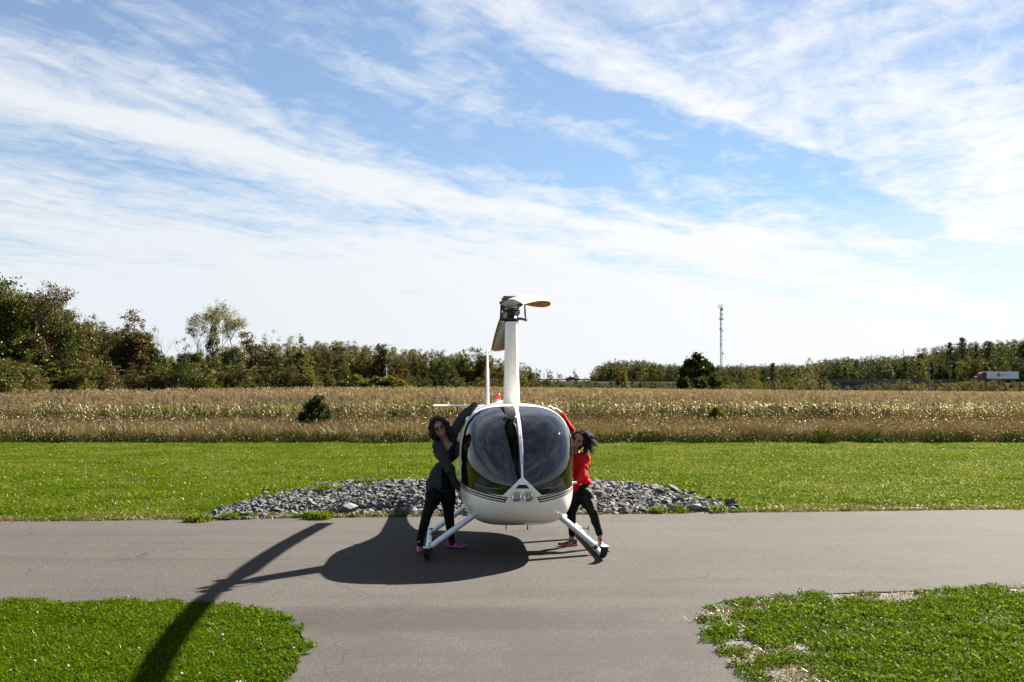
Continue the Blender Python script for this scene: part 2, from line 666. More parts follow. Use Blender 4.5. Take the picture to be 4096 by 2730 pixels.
    h = N.m('ADD', N.m('MULTIPLY', fine, 1.0), N.m('MULTIPLY', vo.outputs['Distance'], 0.7))
    N.link(N.bump(h, 0.35, 0.006), b.inputs['Normal'])
    o = N.new('ShaderNodeOutputMaterial')
    N.link(b.outputs[0], o.inputs[0])
    return mt


M_SOIL, M_EARTH, M_GRAVEL, M_ASPHALT = lawn_soil(), earth_mat(), gravel_mat(), asphalt_mat()


def sheet(name, pts, z, mat, cut=None, kind='structure'):
    bm = bmesh.new()
    vs = [bm.verts.new((p[0], p[1], z)) for p in pts]
    f = bm.faces.new(vs)
    if f.normal.z < 0:
        f.normal_flip()
    bmesh.ops.triangulate(bm, faces=bm.faces[:])
    me = bpy.data.meshes.new(name)
    bm.to_mesh(me)
    bm.free()
    for p in me.polygons:
        pass
    me.materials.append(mat)
    o = obj_from(name, me)
    o['kind'] = kind
    # face up
    if me.polygons[0].normal.z < 0:
        me.flip_normals()
    return o


# far ground: a gently swelling sheet to the horizon
def ground_z(x, y):
    """low swell of the corn field, rising a little left of centre in the distance"""
    if y < 52:
        return -0.05
    t = min(1.0, (y - 52) / 90.0)
    hump = 0.75 * math.exp(-((x + 18) / 55.0) ** 2) * t * t * (3 - 2 * t)
    return -0.05 + hump


gx = np.concatenate([[-2600, -1500, -900, -500, -320], np.arange(-240, 241, 8), [320, 500, 900, 1500, 2600]])
gy = np.concatenate([[-60, 0, 30, 46, 52], np.arange(56, 300, 6), [330, 380, 450, 600, 900, 1500, 3200]])
gv = [(float(x), float(y), ground_z(x, y)) for y in gy for x in gx]
nx = len(gx)
gf = [(j * nx + i, j * nx + i + 1, (j + 1) * nx + i + 1, (j + 1) * nx + i) for j in range(len(gy) - 1) for i in range(nx - 1)]
g = MB().add(gv, gf).build('ground', M_EARTH)
tag(g, kind='structure')


def xy(px, py):
    p = gnd(px, py)
    return (p.x, p.y)


def smooth_poly(ctrl, n=10, jit=0.0):
    """Catmull-Rom through control points (open)"""
    P = [Vector((c[0], c[1], 0)) for c in ctrl]
    out = []
    for i in range(len(P) - 1):
        p0 = P[max(i - 1, 0)]; p1 = P[i]; p2 = P[i + 1]; p3 = P[min(i + 2, len(P) - 1)]
        for k in range(n):
            t = k / n
            q = 0.5 * ((2 * p1) + (-p0 + p2) * t + (2 * p0 - 5 * p1 + 4 * p2 - p3) * t * t + (-p0 + 3 * p1 - 3 * p2 + p3) * t ** 3)
            out.append((q.x + random.uniform(-jit, jit), q.y + random.uniform(-jit, jit)))
    out.append((P[-1].x, P[-1].y))
    return out


# far edge of the road
far_a = xy(0, 2089); far_b = xy(4096, 2038)
fs = (far_b[1] - far_a[1]) / (far_b[0] - far_a[0])
def far_edge(x):
    return far_a[1] + fs * (x - far_a[0])
near_l = [xy(0, 2412), xy(300, 2404), xy(600, 2408), xy(830, 2414), xy(1000, 2436), xy(1120, 2475), xy(1190, 2520), xy(1214, 2562), xy(1196, 2620), xy(1150, 2680), xy(1108, 2730)]
ml = (near_l[2][1] - near_l[0][1]) / (near_l[2][0] - near_l[0][0])
near_l = [(-40, near_l[0][1] - 0.6), (-15, near_l[0][1] - 0.2)] + near_l + [(-1.9, 6.0), (-2.0, 3.0), (-2.0, -6.0)]
near_r = [xy(2990, 2730), xy(2900, 2640), xy(2830, 2550), xy(2801, 2480), xy(2812, 2440), xy(2860, 2415), xy(2960, 2397), xy(3200, 2380), xy(3600, 2366), xy(4096, 2350)]
near_r = [(2.3, -6.0), (2.2, 3.0), (1.95, 6.2)] + near_r + [(15, near_r[-1][1] + 1.1), (40, near_r[-1][1] + 4.0)]
EL = smooth_poly(near_l, 14, 0.012)
ER = smooth_poly(near_r, 14, 0.012)
farline = [(x, far_edge(x) + random.uniform(-0.02, 0.02)) for x in np.arange(40, -40.1, -0.35)]
road = sheet('road', EL + ER + farline, 0.0, M_ASPHALT)

# lawns
LAWN_FAR_Y = lambda x: 43.6 + 0.0 * x
lf = sheet('far_lawn', [(x, far_edge(x) + 0.30) for x in np.arange(-46, 46.1, 2)] + [(46, 44.4), (0, 44.2), (-46, 45.2)], -0.012, M_SOIL)
sh = sheet('gravel_shoulder', [(x, far_edge(x) - 0.3) for x in np.arange(-40, 40.1, 2)] + [(x, far_edge(x) + 0.55 + 0.15 * sin(x * 1.3)) for x in np.arange(40, -40.1, -0.5)], -0.008, M_GRAVEL)
nl = sheet('near_left_lawn', EL + [(-40, -6)], -0.010, M_SOIL)
nr = sheet('near_right_lawn', ER + [(40, -6)], -0.010, M_GRAVEL)


# ------------------------------------------------------------------ grass
M_GRASS = leaf_mat('lawn_grass', [(0.0, (0.06, 0.115, 0.001)), (0.35, (0.108, 0.195, 0.002)), (0.7, (0.160, 0.250, 0.004)), (0.93, (0.24, 0.28, 0.03)), (1.0, (0.34, 0.30, 0.14))], trans=0.46, rough=0.42, gloss=0.006, objvar=0.42)
M_GRASS2 = leaf_mat('clover_grass', [(0.0, (0.042, 0.092, 0.001)), (0.4, (0.088, 0.172, 0.001)), (0.8, (0.145, 0.245, 0.002)), (1.0, (0.17, 0.24, 0.03))], trans=0.48, rough=0.40, gloss=0.0035, objvar=0.30)
M_DRY = leaf_mat('dry_grass', [(0.0, (0.10, 0.07, 0.03)), (0.5, (0.22, 0.16, 0.08)), (1.0, (0.38, 0.30, 0.17))], trans=0.3, rough=0.5, gloss=0.02)


def blades(rng, n, size, h0, h1, w, lean=0.5, seg=2):
    """n grass blades in a size x size patch, each 'seg' quads; returns verts and tint"""
    bx = rng.uniform(-size / 2, size / 2, n); by = rng.uniform(-size / 2, size / 2, n)
    h = rng.uniform(h0, h1, n); a = rng.uniform(0, 2 * pi, n)
    ln = rng.uniform(0.1, lean, n) * h
    ld = rng.uniform(0, 2 * pi, n)
    ww = w * rng.uniform(0.6, 1.3, n)
    tint = rng.random(n)
    V = []
    for s in range(seg):
        t0_, t1_ = s / seg, (s + 1) / seg
        w0, w1 = ww * (1 - 0.55 * t0_), ww * (1 - 0.55 * t1_) if s < seg - 1 else ww * 0.12
        q = []
        for (t, wd, sg) in ((t0_, w0, -1), (t0_, w0, 1), (t1_, w1, 1), (t1_, w1, -1)):
            cx = bx + np.cos(ld) * ln * t * t + np.cos(a) * wd * 0.5 * sg
            cy = by + np.sin(ld) * ln * t * t + np.sin(a) * wd * 0.5 * sg
            cz = h * (t - 0.25 * t * t * (ln / h))
            q.append(np.stack([cx, cy, cz], 1))
        V.append(np.stack(q, 1))
    V = np.concatenate(V, 0)     # (n*seg,4,3)
    T = np.repeat(np.tile(tint, seg), 4)
    return V.reshape(-1, 3), T


def clover(rng, n, size, h0, h1, r):
    """small rounded leaves lying near flat on the turf, tilted"""
    c = np.stack([rng.uniform(-size / 2, size / 2, n), rng.uniform(-size / 2, size / 2, n), rng.uniform(h0, h1, n)], 1)
    rr = r * rng.uniform(0.6, 1.3, n)
    a = rng.uniform(0, 2 * pi, n)
    tx = rng.normal(0, 0.45, n); ty = rng.normal(0, 0.45, n)
    q = []
    for k in range(4):
        ang = a + k * pi / 2
        ox, oy = np.cos(ang) * rr, np.sin(ang) * rr
        q.append(np.stack([c[:, 0] + ox, c[:, 1] + oy, c[:, 2] + ox * tx + oy * ty], 1))
    V = np.stack(q, 1).reshape(-1, 3)
    T = np.repeat(rng.random(n), 4)
    return V, T


def patch_mesh(name, parts, mat):
    V = np.concatenate([p[0] for p in parts]); T = np.concatenate([p[1] for p in parts])
    return fast_mesh(name, V, None, 4, mat, attr=T)


rg = np.random.default_rng(11)
far_protos = [patch_mesh('lawn_tuft', [blades(rg, 1100, 1.25, 0.03, 0.085, 0.011, 0.9, 2), clover(rg, 900, 1.25, 0.02, 0.06, 0.014)], M_GRASS) for _ in range(5)]
near_protos = [patch_mesh('lawn_turf', [blades(rg, 1100, 0.7, 0.03, 0.09, 0.0048, 1.0, 2), clover(rg, 1250, 0.7, 0.012, 0.055, 0.0095)], M_GRASS2) for _ in range(5)]
dry_protos = [patch_mesh('dry_turf', [blades(rg, 130, 0.4, 0.02, 0.09, 0.006, 1.3, 2)], M_DRY) for _ in range(3)]


def inside(poly, x, y):
    c = False
    n = len(poly)
    j = n - 1
    for i in range(n):
        xi, yi = poly[i]; xj, yj = poly[j]
        if (yi > y) != (yj > y) and x < (xj - xi) * (y - yi) / (yj - yi) + xi:
            c = not c
        j = i
    return c


def edge_dist(line, x, y):
    best = 1e9
    for i in range(len(line) - 1):
        ax, ay = line[i]; bx, by = line[i + 1]
        dx_, dy_ = bx - ax, by - ay
        L2 = dx_ * dx_ + dy_ * dy_ + 1e-12
        t = max(0, min(1, ((x - ax) * dx_ + (y - ay) * dy_) / L2))
        d = (ax + dx_ * t - x) ** 2 + (ay + dy_ * t - y) ** 2
        if d < best:
            best = d
    return sqrt(best)


ROCK_OUT = [xy(770, 2080), xy(860, 2040), xy(960, 2014), xy(1080, 1982), xy(1200, 1954), xy(1330, 1934), xy(1420, 1922), xy(1560, 1924), xy(1700, 1922), xy(2040, 1922), xy(2360, 1928), xy(2480, 1932), xy(2620, 1942), xy(2700, 1960), xy(2800, 1990), xy(2870, 2010), xy(2960, 2036), xy(2900, 2046), xy(2700, 2050), xy(2500, 2056), xy(2300, 2058), xy(2000, 2064), xy(1500, 2068), xy(1100, 2074), xy(900, 2082)]

pts = []
for x in np.arange(-31, 31, 0.82):
    for y in np.arange(17.0, 44.6, 0.82):
        if abs(x) > 0.52 * y + 7:
            continue
        px_, py_ = x + rg.uniform(-.35, .35), y + rg.uniform(-.35, .35)
        if py_ < far_edge(px_) + 0.58 + 0.12 * sin(px_ * 2.1) or inside(ROCK_OUT, px_, py_):
            continue
        pts.append((px_, py_, -0.012))
pts = np.array(pts); n = len(pts)
zs = rg.uniform(0.55, 1.15, n)
scatter('far_lawn_grass', far_protos, pts, rg.uniform(0, 6.28, n), np.stack([np.ones(n), np.ones(n), zs], 1), rg.integers(0, 5, n), 'bright green mown grass of the lawn beyond the road')

# near lawns
pts = []
for x in np.arange(-9, 0, 0.42):
    for y in np.arange(5.0, 11.6, 0.42):
        px_, py_ = x + rg.uniform(-.18, .18), y + rg.uniform(-.18, .18)
        if inside(EL + [(-40, -6)], px_, py_) and edge_dist(EL, px_, py_) > 0.40:
            pts.append((px_, py_, -0.01))
npatch = len(pts)
pl = np.array(pts)
el_small = [p for p in EL if -9 < p[0] and p[1] > 4]
edge_pts = []
for _ in range(30000):
    xx, yy = rg.uniform(-8.5, 0), rg.uniform(5.0, 11.8)
    if inside(EL + [(-40, -6)], xx, yy):
        d_ = edge_dist(EL, xx, yy)
        if 0.015 + 0.05 * mnoise.noise(Vector((xx * 3, yy * 3, 0))) < d_ < 0.62:
            edge_pts.append((xx, yy, -0.01))
    if len(edge_pts) > 420:
        break
small_protos = [patch_mesh('turf_edge', [blades(rg, 170, 0.22, 0.02, 0.075, 0.0048, 1.1, 2), clover(rg, 190, 0.22, 0.01, 0.05, 0.0095)], M_GRASS2) for _ in range(3)]
allp = np.concatenate([pl, np.array(edge_pts)])
n = len(allp)
idx = np.concatenate([rg.integers(0, 5, npatch), 5 + rg.integers(0, 3, len(edge_pts))])
scatter('near_left_grass', near_protos + small_protos, allp, rg.uniform(0, 6.28, n), np.stack([np.ones(n), np.ones(n), rg.uniform(.6, 1.15, n)], 1), idx, 'thick clover turf filling the near left corner')

pts = []; idx = []; dpt = []
for x in np.arange(1.4, 9.5, 0.15):
    for y in np.arange(5.0, 13.0, 0.15):
        px_, py_ = x + rg.uniform(-.1, .1), y + rg.uniform(-.1, .1)
        if not inside(ER + [(40, -6)], px_, py_):
            continue
        d = edge_dist(ER, px_, py_)
        nz = mnoise.noise(Vector((px_ * 1.4, py_ * 1.4, 3.0))) + 0.5 * mnoise.noise(Vector((px_ * 4, py_ * 4, 1.0)))
        cover = d * 1.25 - 0.30 + nz * 0.75 + (0.35 if d < 0.16 else 0.0)
        if d > 0.03 and cover > rg.uniform(-.05, .45):
            pts.append((px_, py_, -0.008)); idx.append(int(rg.integers(0, 3)))
        elif d > 0.04 and rg.random() < 0.42:
            dpt.append((px_, py_, -0.008))
n = len(pts)
scatter('near_right_grass', small_protos, np.array(pts), rg.uniform(0, 6.28, n), np.stack([np.ones(n), np.ones(n), rg.uniform(.6, 1.3, n)], 1), idx, 'clover turf thinning to bare gravel along the near right kerb')
n = len(dpt)
scatter('near_right_dry_grass', dry_protos, np.array(dpt), rg.uniform(0, 6.28, n), rg.uniform(.5, 1.0, n), rg.integers(0, 3, n), 'dry straw coloured grass on the gravel edge of the near right lawn')
# dry grass and weeds on the shoulder
dpt = []
for x in np.arange(-22, 22, 0.08):
    for k in range(6):
        yy = far_edge(x) + abs(rg.normal(0.0, .34)) + 0.10
        if mnoise.noise(Vector((x * 0.8, yy * 2, 7.0))) > -0.38 and rg.random() < 0.85:
            dpt.append((x + rg.uniform(-.05, .05), yy, -0.008))
n = len(dpt)
scatter('shoulder_weeds', dry_protos + small_protos, np.array(dpt), rg.uniform(0, 6.28, n), np.stack([np.full(n, .8), np.full(n, .8), rg.uniform(.4, 1.0, n)], 1), np.where(rg.random(n) < 0.6, rg.integers(0, 3, n), 3 + rg.integers(0, 3, n)), 'dry grass and weeds on the gravel verge along the far road edge')

# clover flowers
M_FLOWER = pbr('clover_flower', (0.34, 0.27, 0.26), 0.8)
fl = MB()
fl.ball((0, 0, 0.075), (0.011, 0.011, 0.009), 7, 5)
fl.tube([(0, 0, 0), (0, 0, 0.07)], 0.0012, 4)
fm = fl.mesh('clover_flower', M_FLOWER)
pts = []
for _ in range(900):
    x, y = rg.uniform(-8, 8), rg.uniform(6.5, 12.0)
    L_ = inside(EL + [(-40, -6)], x, y); R_ = inside(ER + [(40, -6)], x, y)
    if (L_ and rg.random() < 0.10) or (R_ and rg.random() < (0.5 if edge_dist(ER, x, y) < 0.8 else 0.15)):
        pts.append((x, y, 0.0))
n = len(pts)
scatter('clover_flowers', [fm], np.array(pts), rg.uniform(0, 6.28, n), rg.uniform(.7, 1.2, n), np.zeros(n, int), 'scattered small pale pink and white clover heads')
# loose gravel stones on right verge
M_PEB = pbr('pebble', (0.16, 0.145, 0.125), 0.8, var=0.4, vscale=30)
pm_ = MB(); pm_.ball((0, 0, 0.006), (0.014, 0.011, 0.005), 6, 4)
pm_ = pm_.mesh('pebble', M_PEB, smooth=False)
pts = []
for _ in range(9000):
    x, y = rg.uniform(1.4, 9), rg.uniform(6.5, 12.4)
    if inside(ER + [(40, -6)], x, y):
        d = edge_dist(ER, x, y)
        if d < 0.9 and rg.random() < 1 - d:
            pts.append((x, y, -0.008))
for _ in range(7000):
    x = rg.uniform(-19, 19)
    pts.append((x, far_edge(x) + abs(rg.normal(0, .4)) + 0.02, -0.006))
n = len(pts)
scatter('loose_gravel', [pm_], np.array(pts), rg.uniform(0, 6.28, n), rg.uniform(.4, 1.3, n), np.zeros(n, int), 'loose pale gravel along both road edges')
# ================================================================== helicopter
M_WHITE = pbr('cream_white_paint', (0.86, 0.82, 0.735), 0.28, coat=0.6, var=0.03, vscale=3.0)
M_WHITE2 = pbr('white_blade_paint', (0.82, 0.81, 0.78), 0.40, var=0.04, vscale=6.0)
M_ALU = pbr('scuffed_aluminium', (0.52, 0.54, 0.57), 0.42, metal=0.75, var=0.2, vscale=30)
M_STRUT = pbr('pale_grey_strut_paint', (0.62, 0.66, 0.72), 0.32, coat=0.3, var=0.05)
M_BLACKM = pbr('black_metal', (0.018, 0.018, 0.020), 0.42, var=0.3, vscale=25)
M_RUBBER_SHADE = pbr('black_rubber_toe_shade', (0.012, 0.012, 0.012), 0.75)  # rubber of the tyres; on the skid toes this black stands for shade
M_HUB = pbr('dark_hub_metal', (0.035, 0.034, 0.032), 0.38, metal=0.5, var=0.4, vscale=30)
M_OLIVE = pbr('dark_blade_underside', (0.018, 0.018, 0.010), 0.45, var=0.25, vscale=5)
M_YELLOW = pbr('amber_tip_paint', (0.46, 0.165, 0.004), 0.6, var=0.15, vscale=20)
M_STRIPE = pbr('charcoal_stripe_paint', (0.020, 0.020, 0.022), 0.3, coat=0.4)
M_RED = pbr('red_paint', (0.52, 0.015, 0.012), 0.35)
M_DARKIN = pbr('dark_cabin_trim', (0.030, 0.031, 0.036), 0.75, var=0.2, vscale=9)
M_SEAT = pbr('black_leather', (0.022, 0.022, 0.025), 0.38, var=0.3, vscale=12, bump=0.2, bscale=120)
M_CHROME = pbr('polished_reflector', (0.85, 0.85, 0.83), 0.09, metal=1.0)
M_REDTAG = pbr('red_yarn', (0.60, 0.10, 0.07), 0.8)
M_DIAL = pbr('dial_face', (0.10, 0.11, 0.12), 0.25)
M_BLUEBOX = pbr('blue_grey_panel', (0.10, 0.16, 0.24), 0.6)


def glass_mat(name, tint, refl=1.0, base=0.06):
    mt = bpy.data.materials.new(name)
    mt.use_nodes = True
    N = NT(mt.node_tree)
    tr = N.new('ShaderNodeBsdfTransparent')
    tr.inputs[0].default_value = tint + (1.0,)
    gl = N.new('ShaderNodeBsdfGlossy')
    gl.inputs['Roughness'].default_value = 0.006
    fr = N.new('ShaderNodeFresnel')
    fr.inputs[0].default_value = 1.52
    f = N.m('ADD', base, N.m('MULTIPLY', fr.outputs[0], refl), clamp=True)
    mx = N.new('ShaderNodeMixShader')
    N.link(f, mx.inputs[0])
    N.link(tr.outputs[0], mx.inputs[1])
    N.link(gl.outputs[0], mx.inputs[2])
    o = N.new('ShaderNodeOutputMaterial')
    N.link(mx.outputs[0], o.inputs[0])
    return mt


M_GLASS = glass_mat('tinted_canopy_glass', (0.52, 0.60, 0.66), 1.05, 0.035)

HYAW = radians(3.3)
heli = empty('helicopter', (-0.01, 15.7, 0.0), HYAW)
tag(heli, 'cream white helicopter with a two blade rotor parked on the grey road', 'helicopter')

# station tables: y, half width, top z, bottom z, belt z
ST = np.array([
    (-2.32, 0.000, 0.900, 0.900, 0.900),
    (-2.285, 0.190, 1.040, 0.735, 0.90),
    (-2.20, 0.345, 1.200, 0.590, 0.90),
    (-2.06, 0.490, 1.370, 0.490, 0.93),
    (-1.85, 0.610, 1.535, 0.425, 0.98),
    (-1.58, 0.675, 1.680, 0.380, 1.04),
    (-1.25, 0.715, 1.780, 0.355, 1.09),
    (-0.85, 0.732, 1.840, 0.345, 1.12),
    (-0.36, 0.738, 1.858, 0.340, 1.12),
    (0.24, 0.734, 1.860, 0.340, 1.12),
    (0.70, 0.710, 1.855, 0.360, 1.12),
    (1.20, 0.580, 1.840, 0.450, 1.12),
    (1.70, 0.400, 1.810, 0.700, 1.25),
    (2.20, 0.250, 1.780, 1.050, 1.40),
    (2.70, 0.160, 1.760, 1.400, 1.58),
    (6.20, 0.075, 1.790, 1.640, 1.715)])
_sk = np.sqrt(ST[:, 0] + 2.32)


def _pchip(xk, yk, x):
    h = np.diff(xk); d = np.diff(yk) / h
    m = np.zeros_like(yk)
    m[0], m[-1] = d[0], d[-1]
    for i in range(1, len(yk) - 1):
        if d[i - 1] * d[i] > 0:
            w1, w2 = 2 * h[i] + h[i - 1], h[i] + 2 * h[i - 1]
            m[i] = (w1 + w2) / (w1 / d[i - 1] + w2 / d[i])
    i = np.clip(np.searchsorted(xk, x) - 1, 0, len(xk) - 2)
    t = (x - xk[i]) / h[i]
    return ((2 * t ** 3 - 3 * t ** 2 + 1) * yk[i] + (t ** 3 - 2 * t ** 2 + t) * h[i] * m[i] + (-2 * t ** 3 + 3 * t ** 2) * yk[i + 1] + (t ** 3 - t ** 2) * h[i] * m[i + 1])


def station(s):
    hw, zt, zb, zc_ = (float(_pchip(_sk, ST[:, k], s)) for k in (1, 2, 3, 4))
    return s * s - 2.32, hw, zt, zb, zc_


def ring(s, off=0.0, nth=96):
    y, hw, zt, zb, zc_ = station(s)
    nT = 2.45 + 0.85 * min(1, max(0, (s - 0.10) / 0.65))
    if s > 1.6:
        nT = 3.3 - (s - 1.6) * 1.2
    nT = max(2.0, nT)
    out = []
    for k in range(nth):
        a = 2 * pi * k / nth
        c, d = cos(a), sin(a)
        nn = nT + (0.45 if d < 0 else 0)
        x = max(hw - off, 0.001) * (abs(c) ** (2 / nn)) * (1 if c >= 0 else -1)
        hh = (zt - zc_) if d >= 0 else (zc_ - zb)
        z = zc_ + max(hh - off, 0.001) * (abs(d) ** (2 / nn)) * (1 if d >= 0 else -1)
        out.append(Vector((x, y, z)))
    return out


def hull(off=0.0, s0_=0.05, s1_=2.919, ns=110, nth=128, shift=0.0):
    bm = bmesh.new()
    rings = []
    ss = [s0_ + (s1_ - s0_) * i / (ns - 1) for i in range(ns)]
    for s in ss:
        r = [bm.verts.new(p + Vector((0, shift, 0))) for p in ring(s, off, nth)]
        rings.append(r)
    for i in range(ns - 1):
        for k in range(nth):
            k2 = (k + 1) % nth
            bm.faces.new((rings[i][k], rings[i + 1][k], rings[i + 1][k2], rings[i][k2]))
    tip = bm.verts.new((0, -2.32 + off + shift, 0.9))
    for k in range(nth):
        bm.faces.new((rings[0][k], rings[0][(k + 1) % nth], tip))
    bm.faces.new(rings[-1])
    bmesh.ops.recalc_face_normals(bm, faces=bm.faces)
    return bm


def cut(bm, g, faces=None):
    """cut the mesh along g = 0"""
    val = {v: g(v.co) for v in bm.verts}
    val = {v: (x if abs(x) > 1e-6 else 1e-6) for v, x in val.items()}
    newv = set()
    for e in list(bm.edges):
        a, b = e.verts
        fa, fb = val[a], val[b]
        if fa * fb < 0:
            lo, hi = 0.0, 1.0
            pa, pb = a.co.copy(), b.co.copy()
            for _ in range(14):
                mid = (lo + hi) / 2
                fm_ = g(pa.lerp(pb, mid))
                if fm_ * fa > 0:
                    lo = mid
                else:
                    hi = mid
            t = min(0.98, max(0.02, (lo + hi) / 2))
            _, nv = bmesh.utils.edge_split(e, a, t)
            newv.add(nv)
            val[nv] = 0.0
    for f in list(bm.faces):
        zv = [v for v in f.verts if v in newv]
        if len(zv) == 2:
            try:
                bmesh.utils.face_split(f, zv[0], zv[1])
            except Exception:
                pass
        elif len(zv) == 4:
            # saddle: connect in pairs
            try:
                nf, _ = bmesh.utils.face_split(f, zv[0], zv[1])
            except Exception:
                pass


def smax(a, b, k):
    h = max(k - abs(a - b), 0.0) / k
    return max(a, b) + h * h * k * 0.25


def g_glass(p):
    x = abs(p.x)
    ylim = -1.22 + 0.30 * max(0.0, p.z - 1.45) / 0.35
    a = p.y - ylim
    zl = 0.800 + 0.075 * (x / 0.7) ** 2
    v = 1.035 - x * 0.98
    zl = max(zl, v)
    b = zl - p.z
    return max(smax(a, b, 0.10) if v < zl - 0.02 else max(a, b), 0.013 - x)


def rrect(y0, y1, z0, z1, r, slope=0.0):
    def g(p):
        if abs(p.x) < 0.2:
            return 1.0
        yy = p.y - slope * (p.z - z0)
        a = smax(y0 - yy, yy - y1, 0.001)
        b = smax(z0 - p.z, p.z - z1, 0.001)
        return smax(a, b, r)
    return g


g_door_win = rrect(-1.02, -0.02, 1.02, 1.66, 0.22, 0.0)
g_rear_win = rrect(0.10, 0.80, 1.05, 1.62, 0.22)
g_door = rrect(-1.10, 0.02, 0.60, 1.765, 0.18)
g_rdoor = rrect(0.04, 0.90, 0.62, 1.74, 0.18)


def stripe_line(x):
    return 0.735 + 0.165 * max(0, (x - 0.10)) ** 1.6


def g_stripe(k0, k1):
    def g(p):
        x = abs(p.x)
        t = p.z - (0.722 + 0.13 * (x / 0.75) ** 1.8 + 0.03 * max(0, min(1, (p.y + 1.6) / 1.5)))
        b = max(k0 - t, t - k1)
        start = 0.215 - 0.55 * t
        return max(b, start - x)
    return g


S1, S2, S3 = g_stripe(0.047, 0.061), g_stripe(0.016, 0.037), g_stripe(-0.009, 0.005)


def g_stend(p):
    x = abs(p.x)
    t = p.z - (0.722 + 0.13 * (x / 0.75) ** 1.8)
    s = 0.215 - 0.55 * t
    return max(-0.009 - t, t - 0.061, s - 0.014 - x, x - s)


def g_lamp(p):
    if p.y > -1.9:
        return 1.0
    return sqrt((abs(p.x) - 0.068) ** 2 + (p.z - 0.800) ** 2) - 0.055


bm = hull(ns=150, nth=256)
for g in (g_lamp, g_glass, g_door_win, g_rear_win, g_door, g_rdoor):
    cut(bm, g)
bm.faces.ensure_lookup_table()


def classify(c):
    if g_lamp(c) < 0:
        return 'lamp_hole'
    if g_glass(c) < 0:
        return 'glass_l' if c.x < 0 else 'glass_r'
    for nm, g in (('doorwin', g_door_win), ('rearwin', g_rear_win), ('door', g_door), ('rdoor', g_rdoor)):
        if g(c) < 0:
            return nm + ('_l' if c.x < 0 else '_r')
    return 'body'


groups = {}
for f in bm.faces:
    groups.setdefault(classify(f.calc_center_median()), []).append(f)


def extract(faces, inset=0.0, offset=0.0):
    idx, vs, fs = {}, [], []
    for f in faces:
        q = []
        for v in f.verts:
            if v not in idx:
                idx[v] = len(vs)
                vs.append(v.co + v.normal * offset)
            q.append(idx[v])
        fs.append(tuple(q))
    return vs, fs


def piece(name, faces, mats, parent, offset=0.0, thick=0.0):
    vs, fs = extract(faces, 0, offset)
    mb = MB().add(vs, fs)
    me = bpy.data.meshes.new(name)
    me.from_pydata([tuple(v) for v in vs], [], fs)
    for m_ in (mats if isinstance(mats, (list, tuple)) else [mats]):
        me.materials.append(m_)
    me.polygons.foreach_set('use_smooth', [True] * len(me.polygons))
    o = obj_from(name, me, parent)
    if thick:
        md = o.modifiers.new('thickness', 'SOLIDIFY')
        md.thickness = thick
        md.offset = -1
    return o


bm.normal_update()
body = piece('fuselage', groups['body'], M_WHITE, heli, thick=0.012)
win = {}
for side, lab in (('l', 'helicopter windshield half over the left of the picture'), ('r', 'right windshield half with bright cloud reflection')):
    w = piece('windshield', groups['glass_' + side], M_GLASS, heli, -0.006)
    dr = piece('front_door', groups['door_' + side], M_WHITE, heli, 0.001, thick=0.015)
    piece('door_window', groups['doorwin_' + side], M_GLASS, dr, -0.006)
    rd = piece('rear_door', groups['rdoor_' + side], M_WHITE, heli, 0.001, thick=0.015)
    piece('door_window', groups['rearwin_' + side], M_GLASS, rd, -0.006)
    hb = MB(); sx = -1 if side == 'l' else 1
    hb.box((sx * 0.775, -0.15, 0.93), (0.02, 0.12, 0.03)); hb.build('door_handle', M_BLACKM, dr)
    hb = MB()
    hb.box((sx * 0.765, -1.08, 0.86), (0.03, 0.06, 0.025)).build('door_hinge', M_ALU, dr)
bm.free()

# painted stripes: thin skins lying 1.5 mm proud of the nose
bm = hull(0, ns=170, nth=320)
for f in [f for f in bm.faces if not (0.62 < f.calc_center_median().z < 1.0 and f.calc_center_median().y < 1.4)]:
    bm.faces.remove(f)
for g in (S1, S2, S3, g_stend):
    cut(bm, g)
bm.normal_update()
for side in (-1, 1):
    sel = []
    for f in bm.faces:
        c = f.calc_center_median()
        if c.x * side > 0 and min(S1(c), S2(c), S3(c), g_stend(c)) < 0:
            sel.append(f)
    if sel:
        piece('pinstripe', sel, M_STRIPE, heli, 0.0018)
bm.free()

# dark lining inside the cabin
bm = hull(0.035, s0_=0.3, s1_=1.95, ns=60, nth=96)
keep = []
for f in bm.faces:
    c = f.calc_center_median()
    q = c.copy()
    if g_glass(q) < 0.035 or g_door_win(q) < 0.03 or g_rear_win(q) < 0.03 or c.y < -2.1 or c.y > 1.0 or (g_glass(q + Vector((0, -0.12, 0))) < 0.02 and q.z > 0.8):
        continue
    keep.append(f)
piece('cabin_lining', keep, M_DARKIN, heli)
bm.free()
_rb = ring(sqrt(0.95 + 2.32), 0.045, 48)
MB().loft([_rb, [p + Vector((0, 0.03, 0)) for p in _rb]]).build('rear_bulkhead', M_DARKIN, heli)
MB().box((0, -0.45, 0.52), (1.0, 2.3, 0.04)).build('cabin_floor', M_DARKIN, heli)

